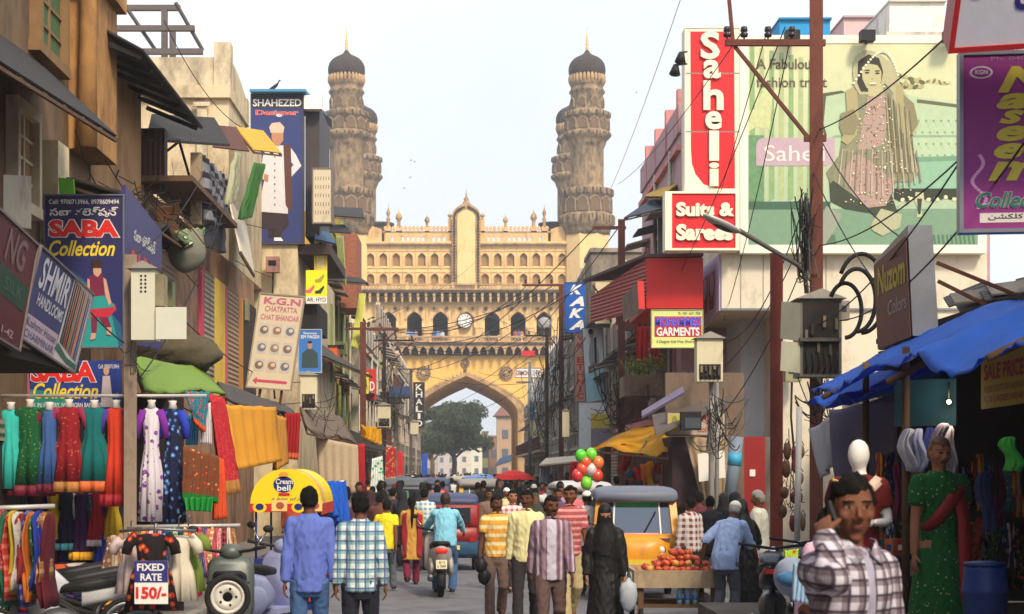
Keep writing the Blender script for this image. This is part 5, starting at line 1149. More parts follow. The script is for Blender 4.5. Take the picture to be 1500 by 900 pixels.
# things hanging on the balconies
awning('yellow corrugated awning beside the blue poster tower', [W(345, 186, 38), W(385, 192, 42), W(412, 225, 41), W(372, 220, 37)], mat((206, 160, 40), .6, .15, 3, kind='corr', k=1), .03, 3)
awning('brown tin awning joined to the yellow corrugated one', [W(315, 184, 36), W(346, 187, 38), W(365, 222, 37), W(312, 216, 35)], mat((92, 58, 48), .7, .3, 3, kind='corr', k=1), .03)
def cloth(label, corners, m, nm='hanging_cloth', cat='cloth', wv=.05, nf=5, group=None, nu=22, nv=14, edge=None, th=.012):
    a, b_, c, d = [V(p) for p in corners]      # top-left, top-right, bottom-right, bottom-left
    n = (b_-a).cross(d-a).normalized()
    def fn(i, j):
        p = (a*(1-i)+b_*i)*(1-j)+(d*(1-i)+c*i)*j; return p+n*(wv*math.sin(i*nf*6.28+j*1.7+a.x)*(.35+.65*j)+.4*wv*noise.noise(p*3))+V((0, 0, -.3*wv*abs(math.sin(i*6.28*1.5))*(1-j)))
    mb = MB(); mb.sheet(nu, nv, fn, m); o = mb.build(nm)
    if edge: 
        k = int(nv*.9)*nu; mi_ = len(o.data.materials); o.data.materials.append(edge)
        for p in o.data.polygons[k:]: p.material_index = mi_
    solid(o, th); return tag(o, label, cat, group)
lau = 'laundry on the old balconies'
cloth('black and white streaked laundry on the balcony rail, upper piece', [W(300, 228, 31), W(334, 262, 36), W(334, 330, 36), W(301, 330, 31)], mat((120, 118, 124), .9, .9, 5, kind='stripez', c2=(34, 32, 38), k=3.3), group=lau, wv=.14, nf=6)
cloth('dark grey laundry folded below the streaked piece', [W(303, 318, 31), W(330, 335, 36), W(328, 372, 36), W(300, 362, 31)], mat((52, 50, 56), .9, .7, 6), group=lau, wv=.1)
cloth('deep green cloth hanging slantwise beside the poster tower', [W(374, 238, 37), W(389, 240, 38), W(366, 318, 37), W(350, 322, 36)], cl((52, 96, 42), var=.3), group=lau, wv=.08)
cloth('pale netted cloth bundle hanging left of the green cloth', [W(346, 222, 35), W(352, 224, 36), W(342, 292, 35), W(330, 300, 34)], cl((150, 150, 120), var=.4), group=lau, wv=.1)
cloth('green and white printed rag over the grey sack', [W(258, 336, 27), W(300, 334, 28), W(296, 366, 28), W(272, 358, 27)], cl((120, 130, 96), kind='floral', c2=(40, 92, 70), c3=(200, 196, 170), k=5), group=lau, wv=.1)
b = MB(); q = W(275, 368, 27.5); b.ell(q, (.32, .25, .36), mat((112, 112, 98), .9, .2, 4, .02), 16, 12, None, lambda p: p*(1+.15*noise.noise(p*4))+V((0, 0, .12*p.x))); tag(b.build('cloth_sack'), 'bulging grey cloth sack slung under the tin ledge', 'sack')
awning('off white slanting sheet canopy under the laundry', [W(335, 290, 37), W(360, 330, 41), W(372, 402, 40), W(352, 368, 36)], mat((206, 196, 176), .8, .12, 3, dirt=.3), .04, 2)
# L5 poster tower
Y5 = 46.0; x5a, x5b = WX(369, Y5), WX(436, Y5); L5 = thing('street_house', 'narrow cream building carrying the tall blue poster on top', 'house', ((x5a+x5b)/2, Y5+5, 0), 'shop houses lining the street')
b = MB(); b.box(x5a-3, x5b, Y5, Y5+13, 0, WZ(357, Y5), crm); b.build('wall', L5)
b = MB(); b.box(x5b, x5b+.5, Y5+.3, Y5+4, WZ(480, Y5), WZ(440, Y5), dark); b.box(x5b, x5b+.9, Y5+.1, Y5+6, WZ(372, Y5), WZ(357, Y5), mat((70, 52, 48), .7)); b.build('ledge', L5)
P = pxpan(369, 140, 443, 356, Y5-.1); navy = mat((50, 60, 112), .6, .12, 2)
bd = board(P, 'poster_box', 'tall blue tailor poster box showing a man in a white coat and turban', 'sign', navy, mat((70, 70, 74), .5), .25, .04)
b = MB(); b.box(P.p(1, 0).x+.05, P.p(1, 0).x+.45, Y5+.2, Y5+3.6, WZ(345, Y5), WZ(150, Y5), mat((66, 60, 62), .6, .2, 3, dirt=.5)); b.slab([P.p(1.02, .9, 0), P.p(1.35, .98, -4), P.p(1.35, 1.02, -4), P.p(1.02, 1.02, 0)], (0, 0, .06), mat((60, 58, 62), .6)); b.build('side_panel', bd)
b = MB(); b.slab([P.p(-.02, 1.01, .3), P.p(1.08, 1.01, .3), P.p(1.3, 1.015, -3), P.p(.1, 1.015, -3)], (0, 0, .07), mat((70, 130, 170), .6)); b.build('roof_sheet', bd)
b = MB(); p_poly(b, P, [(0, .91), (1, .91), (1, 1), (0, 1)], mat((56, 54, 66), .6), 1); b.box(P.p(1.0, .9).x+.05, P.p(1, .9).x+.55, Y5-.2, Y5+.15, WZ(162, Y5), WZ(142, Y5), white); b.build('header', bd)
p_text(bd, P, 'SHAHEZED', (.02, .925, .98, .975), white, .02, d=.012); p_text(bd, P, 'Designer', (.08, .855, .92, .90), mat((206, 60, 60), .6), .02, 0, 0, white, .02, d=.01)
b = MB(); zq = lambda x, y: ((x/3-369)/74, (356-y/3)/216)
sk_ = mat((176, 126, 96), .7); sh_ = mat((206, 204, 206), .7, .12, 8); br_ = mat((92, 58, 50), .7); bn = mat((54, 40, 44), .7)
for i, (m_, pts) in enumerate(((bn, [(1120, 920), (1260, 930), (1270, 990), (1240, 1020), (1230, 1045), (1180, 1045), (1175, 1000), (1140, 1010), (1130, 1030), (1100, 1030), (1110, 960)]), (sh_, [(1165, 640), (1250, 640), (1270, 700), (1265, 940), (1130, 930), (1160, 800)]), (sh_, [(1270, 640), (1300, 680), (1325, 730), (1270, 790), (1255, 770), (1290, 725), (1260, 690)]), (sh_, [(1165, 640), (1150, 720), (1150, 790), (1180, 790), (1185, 700)]), (br_, [(1245, 635), (1278, 640), (1285, 900), (1275, 935), (1255, 900), (1250, 760)]), (br_, [(1130, 770), (1155, 770), (1150, 860), (1120, 870)]), (sk_, [(1195, 570), (1245, 570), (1245, 620), (1225, 645), (1205, 635), (1193, 610)]), (mat((206, 176, 156), .7), [(1183, 560), (1195, 542), (1230, 538), (1250, 560), (1245, 585), (1190, 585)]), (sk_, [(1160, 765), (1180, 770), (1178, 800), (1160, 795)]), (white, [(1100, 1030), (1130, 1030), (1120, 1048), (1098, 1045)]), (white, [(1205, 1045), (1235, 1045), (1245, 1060), (1205, 1060)]))): p_poly(b, P, [zq(*p) for p in pts], m_, 2+i*.6)
for i in range(9): p_ell(b, P, zq(1208, 660+i*30), .012, .006, br_, 8, 8)
b.build('printed_figure', bd)
# crow on the poster tower
def bird(label, p, s=1.0, fly=False):
    t = thing('bird', label, 'bird', p); m_ = mat((38, 36, 40), .6); b = MB()
    b.loft([[V(p)+V((x+r*.0, y_, z))+V((0, r*math.cos(a), r*math.sin(a))) for a in [6.28*k/8 for k in range(8)] for y_ in (0,)] for x, z, r in ((-.20*s, .06*s, .012*s), (-.1*s, .12*s, .03*s), (0, .16*s, .06*s), (.08*s, .22*s, .055*s), (.11*s, .29*s, .04*s), (.13*s, .33*s, .035*s), (.16*s, .335*s, .012*s), (.20*s, .33*s, .003*s))], m_)
    if fly:
        for q in (-1, 1): b.slab([V(p)+V((-.05*s, 0, .18*s)), V(p)+V((.08*s, 0, .2*s)), V(p)+V((.02*s, q*.3*s, .3*s))], (0, 0, .01), m_)
    else: b.tube([V(p)+V((0, 0, 0)), V(p)+V((.0, 0, .12*s))], .008*s, m_, 5)
    b.build('plumage', t)
bird('black crow perched on top of the blue poster tower', W(402, 136, Y5), 1.0)
for i, (x, y) in enumerate(((602, 237), (607, 239), (601, 262), (592, 278), (932, 138))): bird(('tiny bird flying in the sky between the minarets, left of two close together', 'tiny bird flying in the sky between the minarets, right of two close together', 'tiny lone bird in the sky, middle height over the parapet', 'tiny bird lowest in the sky above the parapet', 'tiny bird in the sky right of the right minaret')[i], W(x, y, 150), .6, True)
# slatted cream panel
P = pxpan(459, 248, 485, 326, 45.3); bd = board(P, 'slotted_panel', 'beige slotted panel box hung right of the blue poster tower', 'panel', mat((200, 186, 160), .7, .15, 3, dirt=.3), mat((110, 100, 92), .6), .5, .04)
b = MB()
for i in range(6):
    for j in range(5): p_poly(b, P, [(.1+.15*i, .15+.16*j), (.13+.15*i, .15+.16*j), (.14+.15*i, .22+.16*j), (.11+.15*i, .22+.16*j)], dark, 1)
b.build('slots', bd)
# ---- farther left houses
house(-1, 60, 76, 11.4, (214, 166, 64), 'yellow house with dark tin awnings and a green pillar, left side', 21, X=-5.3, dirt=.4, shop=(110, 50, 40), trim=(120, 140, 60))
house(-1, 76.1, 92, 8.2, (196, 184, 164), 'grey cream house with cluttered balconies, left beyond the yellow one', 22, X=-5.0, dirt=.9)
house(-1, 92.1, 110, 10.2, (178, 160, 140), 'weathered beige three storey house, left side near the gateway', 23, X=-4.9, dirt=1.0)
house(-1, 110.1, 134, 8.8, (190, 170, 150), 'stained low house before the gateway on the left', 24, X=-4.6, dirt=1.0)
house(-1, 134.1, 160, 7.6, (150, 140, 132), 'smoky grey last house on the left before the gateway', 25, X=-4.5, dirt=1.0)
house(-1, 190, 225, 6.5, (170, 150, 132), 'dim house beyond the arch on the left', 26, X=-6.5)
b = MB(); Yb = 66; o = thing('brick_stack', 'bare red brick chimney wall above the yellow house', 'wall', W(513, 385, Yb)); b.box(WX(502, Yb), WX(525, Yb), Yb-1, Yb+2, WZ(455, Yb), WZ(347, Yb), mat((150, 76, 52), .9, .2, 3, kind='brick', c2=(176, 96, 62))); b.build('brickwork', o)
awning('black tin awning sticking out above the yellow wall', [W(478, 404, 60), W(528, 408, 62), W(540, 416, 60), W(476, 411, 58)], tind, .05, 2)
awning('black tin awning near the top, before the left minaret', [W(480, 303, 60), W(530, 306, 62), W(534, 320, 60), W(478, 316, 58)], tind, .05, 2)
awning('small black tin hood beside the pale slotted panel', [W(478, 330, 60), W(505, 330, 60), W(514, 342, 58), W(480, 340, 58)], tind, .05)
awning('navy blue tarpaulin hood above the children poster', [W(461, 337, 46.6), W(481, 341, 47.6), W(492, 358, 46.6), W(461, 351, 45.6)], mat((40, 74, 110), .6), .05)
P = pxpan(460, 352, 479, 396, 46.4); bd = board(P, 'shop_poster', 'yellow poster of a boy in a cream suit', 'poster', mat((216, 186, 90), .6), None, .1); b = MB(); p_ell(b, P, (.5, .80), .16, .10, sk_, 1); p_ell(b, P, (.5, .87), .17, .05, dark, 2); p_poly(b, P, [(.25, .12), (.75, .12), (.82, .66), (.6, .72), (.4, .72), (.18, .66)], mat((222, 206, 150), .6), 1); b.build('printed_figure', bd)
P = pxpan(448, 396, 479, 445, 46); bd = board(P, 'shop_sign', 'lime yellow shoe shop sign with two sandals', 'sign', mat((222, 222, 40), .6), None, .12); p_text(bd, P, 'AR, HYD', (.05, .04, .95, .18), black, .01); b = MB(); p_poly(b, P, [(0, 0), (1, 0), (1, .21), (0, .21)], white, .5)
for k, (cx_, cy_, m_) in enumerate(((.2, .42, mat((214, 90, 120), .6)), (.66, .40, mat((50, 60, 60), .6)), (.66, .74, mat((170, 150, 60), .6)))): p_poly(b, P, [(cx_-.22, cy_-.1), (cx_+.05, cy_-.1), (cx_+.22, cy_+.08), (cx_+.18, cy_+.14), (cx_-.05, cy_), (cx_-.22, cy_-.02)], m_, 2+k)
b.build('printed_picture', bd)
o = tag(MB().box(WX(479, 57), WX(486, 57), 57, 57.4, WZ(560, 57), WZ(445, 57), mat((116, 140, 60), .8, dirt=.4)).build('painted_pillar'), 'olive green painted pillar at the corner of the yellow house', 'pillar')
cloth('pale green canvas strip hanging beside the bare bricks', [W(492, 345, 58), W(503, 345, 58), W(508, 425, 58), W(497, 395, 58)], cl((150, 156, 100), var=.25), wv=.1)
cloth('pale lime banner strip hanging on the yellow house', [W(526, 430, 62), W(536, 430, 62), W(526, 512, 60), W(514, 508, 60)], cl((186, 186, 92), var=.2), wv=.06)
# cloths/orange box
o = thing('orange_box', 'orange painted sheet metal box below the yellow wall', 'box', W(484, 528, 56)); b = MB(); b.box(WX(474, 56), WX(493, 56), 56, 57, WZ(528, 56), WZ(508, 56), mat((214, 100, 36), .6, dirt=.3)); b.box(WX(473, 56), WX(494, 56), 55.95, 57.05, WZ(508, 56)+.002, WZ(508, 56)+.05, dark); b.build('casing', o)
awning('long dark tin lean-to roof below the orange box', [W(470, 505, 52), W(530, 545, 70), W(545, 552, 66), W(468, 520, 48)], tin, .05, 3)
# ---- signs on the left
P = Pan(W(28, 492, 15.8), W(108, 545, 18.2)-W(28, 492, 15.8), W(60, 362, 15.8)-W(28, 492, 15.8)); ind = mat((62, 68, 120), .5, .1, 3)
bd = board(P, 'shop_sign', 'blue and white shawl shop sign with coloured stripes, tilted over the dark stall', 'sign', ind, mat((120, 110, 110), .5), .08, .02); b = MB(); p_poly(b, P, [(0, .0), (.58, .0), (.58, .28), (0, .28)], mat((196, 176, 190), .6), 1); p_poly(b, P, [(.58, 0), (1, 0), (1, 1), (.62, 1)], mat((214, 206, 206), .6), 1)
for i, c_ in enumerate(((40, 60, 40), (70, 50, 36), (150, 40, 40), (60, 40, 30), (180, 120, 60), (40, 90, 90), (150, 60, 90), (206, 150, 90), (90, 60, 120), (60, 120, 160))): p_poly(b, P, [(.62+.036*i, .22-.01*i), (.65+.036*i, .2-.01*i), (.655+.036*i, .98-.01*i), (.63+.036*i, .98)], mat(c_, .6), 2)
p_poly(b, P, [(.56, .12), (.8, .04), (1, .02), (1, .09), (.8, .10), (.6, .2)], mat((60, 110, 90), .6), 3); b.build('printed_picture', bd)
p_text(bd, P, 'SHMIR', (.08, .60, .58, .96), mat((206, 206, 214), .6), .02, .15); p_text(bd, P, 'HANDLOOMS', (.12, .42, .57, .56), mat((206, 206, 214), .6), .02, .1); p_text(bd, P, 'Kashmir House', (.05, .16, .55, .25), ind, .0); p_text(bd, P, 'CHARMINAR', (.05, .03, .55, .12), ind, .0)
P = Pan(W(-40, 470, 14.0), W(28, 512, 15.7)-W(-40, 470, 14), W(-10, 300, 14.0)-W(-40, 470, 14)); mar = mat((86, 26, 40), .5, .15, 3)
bd = board(P, 'shop_sign', 'maroon and green shop sign cut off at the left edge', 'sign', mar, mat((120, 110, 110), .5), .08, .02); b = MB(); p_poly(b, P, [(.1, .38), (.95, .34), (.97, .58), (.1, .62)], mat((30, 66, 50), .6), 1); b.build('printed_band', bd); p_text(bd, P, 'NG', (.35, .66, .8, .95), mat((120, 96, 90), .6), .02, .2); p_text(bd, P, 'SILK', (.45, .42, .85, .54), mat((60, 96, 80), .6), .01); p_text(bd, P, '1-42', (.55, .05, .8, .12), mat((190, 160, 160), .6), .01)
o = thing('shop_soffit', 'black boxed soffit of the stall beneath the tilted shop signs', 'awning', (-4.9, 16.5, 3.0)); b = MB(); b.box(-5.66, -4.35, 12.5, 18.5, 3.08, 3.2, dark); b.box(-5.66, -4.36, 12.5, 12.6, 2.7, 3.079, dark); b.build('soffit', o)
YS = 21.8; P = pxpan(66, 287, 180, 508, YS); navy2 = mat((34, 48, 112), .5, .1, 2, kind='gradz', c2=(52, 44, 84), k=1.9)
bd = board(P, 'shop_sign', 'big blue collection sign box with red letters and a girl in a teal dress', 'sign', navy2, mat((110, 116, 130), .4, metal=.3), .06, .02); b = MB()
tq = mat((40, 150, 150), .55, .2, 3); p_poly(b, P, [(.0, .0), (1, .0), (.98, .14), (.55, .42), (.35, .5), (0, .50)], mat((38, 96, 130), .55, .2, 3), 1); p_poly(b, P, [(.3, 0), (.95, 0), (.85, .22), (.7, .40), (.5, .4), (.42, .2)], tq, 1.5)
z2 = lambda x, y: ((x/3-66)/114, (508-(250+y/3))/221)
mrn = mat((120, 34, 70), .6, .3, 14); skg = mat((206, 160, 132), .6)
for i, (m_, pts) in enumerate(((mrn, [(398, 600), (430, 640), (425, 715), (403, 715)]), (mrn, [(425, 630), (470, 630), (490, 690), (480, 720), (455, 680)]), (mat((190, 44, 66), .6), [(398, 600), (505, 585), (512, 612), (480, 645), (400, 645)]), (tq, [(400, 540), (470, 540), (505, 600), (400, 610)]), (mrn, [(390, 470), (410, 458), (450, 458), (466, 490), (466, 550), (400, 555)]), (skg, [(385, 475), (395, 480), (398, 560), (385, 570)]), (skg, [(455, 470), (468, 480), (490, 580), (480, 595), (462, 540)]), (skg, [(410, 420), (445, 420), (447, 450), (430, 470), (412, 455)]), (mat((60, 36, 32), .6), [(402, 405), (412, 392), (440, 390), (452, 410), (448, 430), (406, 430)]), (skg, [(403, 715), (422, 715), (420, 740), (398, 745)]), (skg, [(470, 690), (492, 690), (490, 725), (470, 720)]))): p_poly(b, P, [z2(*p) for p in pts], m_, 3+i*.5)
b.build('printed_figure', bd)
redl = mat((216, 40, 36), .5); yll = mat((236, 206, 50), .5)
p_text(bd, P, 'Cell: 9700713966, 8978609494', (.05, .94, .95, .975), white, .01); p_text(bd, P, 'సబా కలెక్షన్', (.06, .86, .94, .925), white, .015); p_text(bd, P, 'SABA', (.05, .725, .95, .84), redl, .05, 0, 0, white, .035); p_text(bd, P, 'Collection', (.05, .60, .90, .705), yll, .02, .35)
P2 = Pan(P.p(1, 0)+V((.03, .03, .15)), (0, 2.6, 0), P.v); b = MB(); b.slab([P2.p(0, -.05, -.06), P2.p(1, 0, -.06), P2.p(1, .88, -.06), P2.p(0, 1, -.06)], P2.n*.06, mat((58, 56, 108), .5, .12, 2)); sd = b.build('side_panel', bd); p_text(sd, P2, 'SABA', (.12, .42, .8, .6), mat((196, 60, 70), .6), .03); p_text(sd, P2, 'సబా కలెక్షన్', (.2, .66, .8, .76), white, .01); b = MB(); p_poly(b, P2, [(0, .0), (.5, .0), (.3, .3), (0, .36)], mat((50, 140, 100), .6), 1); b.build('printed_band', sd)
P = pxpan(8, 528, 178, 604, 21.4); bd = board(P, 'shop_banner', 'second blue collection banner hanging behind the row of dresses', 'banner', mat((34, 62, 128), .6, .2, 2, kind='gradx', c2=(40, 60, 140), k=1.5), None, .03); b = MB(); p_poly(b, P, [(0, 0), (.6, 0), (.5, .35), (.2, .45), (0, .5)], mat((36, 130, 120), .6, .2), 1); p_poly(b, P, [(.06, .1), (.22, .1), (.2, .8), (.1, .8)], mat((196, 90, 110), .6), 2); p_poly(b, P, [(.82, .1), (.93, .1), (.9, .7), (.84, .7)], mat((214, 196, 196), .6), 2); p_ell(b, P, (.87, .8), .025, .09, skg, 3); b.build('printed_picture', bd)
p_text(bd, P, 'SABA', (.22, .58, .78, .98), redl, .04, 0, 0, white, .03); p_text(bd, P, 'Collection', (.24, .26, .80, .56), yll, .02, .3); p_text(bd, P, 'SELL IN: HOSIERY, NEW BORN BABY ITEMS', (.2, .08, .86, .18), white, .01); p_text(bd, P, 'Cell: 9700713966', (.8, .84, .98, .92), white, .01)
o_ = W(362, 566, 34); P = Pan(o_, W(425, 571, 34)-o_, W(382, 431, 34)-o_); bgm = mat((206, 190, 160), .7, .12, 3)
bd = board(P, 'menu_board', 'tilted cream snack menu board with pink heading and a red arrow', 'sign', bgm, mat((150, 136, 116), .6), .06, .03); pk = mat((190, 90, 120), .6); p_text(bd, P, 'K.G.N', (.1, .90, .95, .975), pk, .03); p_text(bd, P, 'CHATPATTA', (.15, .82, .9, .88), pk, .01); p_text(bd, P, 'CHAT BHANDAR', (.08, .73, .97, .79), pk, .01); b = MB()
for i in range(3):
    for j in range(3): c = (.2+.3*i, .62-.19*j); p_poly(b, P, [(c[0]-.12, c[1]-.07), (c[0]+.12, c[1]-.07), (c[0]+.12, c[1]+.07), (c[0]-.12, c[1]+.07)], mat((190, 180, 170), .6), 1); p_ell(b, P, c, .1, .045, mat(((120, 100, 90), (150, 110, 90), (110, 110, 120), (140, 120, 110))[(i+2*j) % 4], .6, .6, 30), 2); p_ell(b, P, (c[0]+.02, c[1]+.01), .05, .02, mat((206, 190, 170), .6, .4, 30), 3)
b.build('printed_picture', bd); b = MB(); p_poly(b, P, [(.1, .07), (.2, .11), (.2, .085), (.9, .085), (.9, .055), (.2, .055), (.2, .03)], mat((196, 70, 96), .6), 2); b.build('arrow', bd)
b = MB(); b.bar(P.p(.3, 0, -.1), P.p(.3, -.5, -.1), .05, rust); b.bar(P.p(.8, 0, -.1), P.p(.8, -.5, -.1), .05, rust); b.build('support_post', bd)
P = pxpan(438, 484, 470, 545, 44); bd = board(P, 'shop_poster', 'light blue tailor poster of a man in a dark green shirt', 'poster', mat((56, 116, 190), .6, .12, 2), mat((150, 170, 190), .5), .06, .03); p_text(bd, P, 'EM PAGDI', (.1, .80, .92, .88), white, .02); p_text(bd, P, 'Sherwani', (.2, .9, .8, .96), white, .01); b = MB(); p_poly(b, P, [(.12, .1), (.88, .1), (.85, .45), (.62, .55), (.38, .55), (.15, .45)], mat((52, 72, 74), .6), 1); p_ell(b, P, (.5, .64), .11, .09, sk_, 1.5); p_ell(b, P, (.5, .71), .11, .03, dark, 2); b.build('printed_figure', bd)
P = pxpan(528, 541, 551, 586, 78); bd = board(P, 'shop_sign', 'small red sign with white letter bars beside the brown post', 'sign', mat((196, 44, 44), .6), None, .1); p_text(bd, P, 'D', (.6, .3, .9, .6), white, .02); b = MB(); [p_poly(b, P, [(.15, .7-.25*i), (.55, .7-.25*i), (.55, .78-.25*i), (.15, .78-.25*i)], white, 1) for i in range(3)]; b.build('printed_band', bd)
P = pxpan(529, 546, 540, 577, 72); bd = board(P, 'shop_sign', 'slim lime green sign in front of the small red one', 'sign', mat((206, 210, 50), .6), None, .1); p_text(bd, P, 'ZA', (.15, .2, .85, .7), black, .02)
P = pxpan(606, 561, 621, 627, 108); bd = board(P, 'shop_sign', 'tall black sign with white vertical letters at the left edge of the arch', 'sign', mat((44, 42, 46), .6), mat((80, 76, 76), .6), .3, .05); vtext(bd, P, 'KHALID', (.2, .02, .85, .98), white, bold=.02, inset={'I': .3})
P = pxpan(498, 560, 512, 580, 70); bd = board(P, 'shop_sign', 'yellow patched hoarding scrap under the blue tailor poster', 'sign', mat((214, 176, 40), .6), None, .1); b = MB(); p_poly(b, P, [(.1, .3), (.9, .3), (.9, .5), (.1, .5)], redl, 1); b.build('printed_band', bd)
# ------------------------------------------------------------------ right side of the street
def tarpmat(rgb, tl=.45):
    m = mat(rgb, .6, .25, 4.1, .012, dirt=.45, dc=tuple(int(c*.55+30) for c in rgb)); m = m.copy(); nt = m.node_tree; b = nt.nodes['Principled BSDF']; out = [n for n in nt.nodes if n.type == 'OUTPUT_MATERIAL'][0]
    tr = nd(nt, 'ShaderNodeBsdfTranslucent', {'Color': c4(lin(rgb))}); ms = nd(nt, 'ShaderNodeMixShader', {0: tl, 1: b.outputs[0], 2: tr.outputs[0]}); nt.links.new(ms.outputs[0], out.inputs[0]); return m
blue_t = tarpmat((32, 102, 212), .45); mauve_t = tarpmat((150, 146, 176), .6); yel_t = tarpmat((250, 200, 20), .65); white_t = tarpmat((206, 206, 212))
# billboard building
YB = 38.0; bx0, bx1 = WX(1057, YB), WX(1446, YB); wallw = mat((210, 200, 180), .85, .1, 1.2, dirt=.5, dc=(140, 122, 98)); shadew = mat((196, 204, 212), .8, .1, 1, dirt=.2)
B2 = thing('billboard_building', 'cream panelled shop building carrying the huge green fashion billboard', 'building', ((bx0+bx1)/2, YB+6, 0), 'shop houses lining the street')
zo = WZ(455, YB)
b = MB(); b.box(bx0, bx1, YB, YB+5.4, zo, WZ(62, YB), wallw); b.build('upper_wall', B2)
b = MB(); b.box(WX(1085, YB+2.4), bx1, YB+2.4, YB+5.4, 0, zo-.002, shadew); b.build('recessed_wall', B2)  # white wall; bluish tint of sky-lit shade is painted into its colour
b = MB(); b.box(WX(1147, YB), bx1, YB+.05, YB+2.39, 0, zo-.003, wallw); b.build('column', B2)
b = MB()
for px in (1085, 1118, 1210, 1290): b.box(WX(px, YB)-.012, WX(px, YB)+.012, YB-.006, YB-.001, zo, WZ(372, YB), mat((150, 142, 128), .8))
b.box(bx0, bx1, YB-.02, YB-.001, zo, zo+.05, steel); b.build('panel_joint', B2)
b = MB(); b.box(WX(1087, 37), WX(1128, 37), 37.6, 40.38, 0, WZ(640, 37.6), mat((140, 30, 28), .5, .12, 3, dirt=.2)); dd = b.build('door', B2); b = MB(); b.box(WX(1098, 37.6), WX(1106, 37.6), 37.57, 37.598, WZ(698, 37.6), WZ(688, 37.6), white); b.build('switch_box', dd)
b = MB(); b.box(WX(1129, 37), WX(1146, 37.6), 37.7, 40.3, 0, WZ(640, 37.7), mat((120, 116, 108), .9, .4, 6, dirt=.9)); b.build('stained_pillar', B2)
P = Pan(V((bx0-.05, YB+4.5, WZ(455, YB))), (0, -4.45, 0), (0, 0, WZ(372, YB)-WZ(455, YB))); b = MB(); b.slab([P.p(0, -.3, -.05), P.p(1, 0, -.05), P.p(1, 1, -.05), P.p(0, 1, -.05)], P.n*.05, mat((176, 160, 190), .6, .12)); sb_ = b.build('side_poster', B2); b = MB()
for i in range(3): p_poly(b, P, [(.15+.25*i, .1), (.33+.25*i, .1), (.36+.25*i, .8), (.15+.25*i, .75)], mat((170, 60, 90), .6, .3), 1); p_ell(b, P, (.25+.25*i, .55), .07, .2, mat((206, 180, 196), .6), 2)
b.build('printed_picture', sb_)
# the billboard
X0, Y0_, X1, Y1_ = 1096, 64, 1432, 359
P = pxpan(X0, Y0_, X1, Y1_, YB-.35); whitef = mat((226, 220, 206), .6, .08, 2, dirt=.2)
gbg = mat((146, 176, 148), .6, .16, 1.1, kind='gradz', c2=(206, 204, 162), k=4.6, dirt=.2, dc=(150, 160, 120))
bb = board(P, 'billboard', 'huge pale green fashion billboard of a veiled woman seated on a carved sofa', 'billboard', gbg, whitef, .32, .19)
ZX = lambda x, y: (((980+x/2.369)-X0)/(X1-X0), (Y1_-y/2.369)/(Y1_-Y0_))
def zp_(b, pts, c, lay, **k): p_poly(b, P, [(min(1, max(0, a)), min(1, max(0, q))) for a, q in [ZX(*p) for p in pts]], mat(tuple(int((x*.86+.06*sum(c)/3)*.96) for x in c), .6, max(.14, k.get('var', .06)*1.6), k.get('sc', 5)*1.6), lay)
b = MB()
zp_(b, [(275, 725), (1068, 725), (1068, 850), (275, 850)], (128, 166, 134), 1); zp_(b, [(275, 700), (560, 700), (560, 728), (275, 728)], (70, 110, 84), 1.4)
for i in range(8): zp_(b, [(280+34*i, 160+8*i), (296+34*i, 160+8*i), (300+33*i, 690), (280+33*i, 700)], ((150, 186, 120), (186, 204, 140))[i % 2], 1.2, var=.2)
zp_(b, [(275, 385), (300, 380), (330, 300), (360, 330), (350, 450), (300, 440), (275, 460)], (216, 222, 160), 1.6, var=.2); zp_(b, [(275, 470), (330, 470), (330, 700), (275, 700)], (112, 160, 110), 1.7, var=.3)
zp_(b, [(535, 330), (600, 318), (660, 300), (760, 305), (850, 335), (1068, 372), (1068, 660), (600, 660), (548, 600), (530, 470)], (194, 218, 176), 2, var=.1, sc=3)
for i in range(9):
    for j in range(4):
        a = (840+i*26+(j % 2)*13, 420+j*40)
        if a[0] < 1060: q = ZX(*a); p_ell(b, P, q, .006, .006, mat((120, 160, 126), .6), 3, 8); zp_(b, [(a[0]-1, a[1]), (a[0]+13, a[1]+20), (a[0]+12, a[1]+21), (a[0]-2, a[1]+2)], (160, 192, 150), 2.6)
zp_(b, [(770, 560), (1068, 548), (1068, 662), (770, 655)], (150, 200, 164), 3); zp_(b, [(770, 548), (1068, 540), (1068, 556), (770, 566)], (120, 170, 136), 3.4)
trim_ = (54, 62, 48); zp_(b, [(860, 345), (900, 350), (1015, 365), (1015, 376), (900, 362), (860, 357)], (110, 110, 80), 3.2); zp_(b, [(530, 325), (600, 315), (610, 322), (545, 335), (536, 430), (548, 470), (538, 475), (528, 420)], (90, 100, 74), 3.2)
for i in range(14): t_ = i/13; p_ell(b, P, ZX(795+t_*85+6*math.sin(i*2.3), 262+40*abs(math.sin(i*1.1))), .016, .010, mat((170, 160, 110) if i % 2 else (96, 96, 66), .6), 3.4+i*.05, 9, i)
for i in range(9): p_ell(b, P, ZX(890+i*10, 285-4*math.sin(i*.7)), .014, .006, mat((120, 116, 80) if i % 2 else (196, 190, 140), .6), 3.6+i*.05, 8, i*.4)
zp_(b, [(780, 655), (1068, 655), (1068, 690), (960, 682), (800, 700), (780, 690)], trim_, 4, var=.4, sc=14)
for i in range(18): p_ell(b, P, ZX(795+i*15, 690+5*math.sin(i)), .011, .009, mat((206, 204, 160) if i % 2 else (46, 54, 42), .6), 5+i*.02, 8, i)
zp_(b, [(855, 668), (882, 668), (886, 700), (874, 725), (880, 755), (858, 755), (864, 725), (852, 700)], (206, 206, 164), 5.6); zp_(b, [(860, 690), (878, 690), (872, 745), (864, 745)], (60, 70, 54), 6)
sk2 = (206, 198, 146); sk3 = (184, 174, 122); kur = (150, 150, 116); pkk = (190, 160, 146); drk_ = (64, 74, 54)
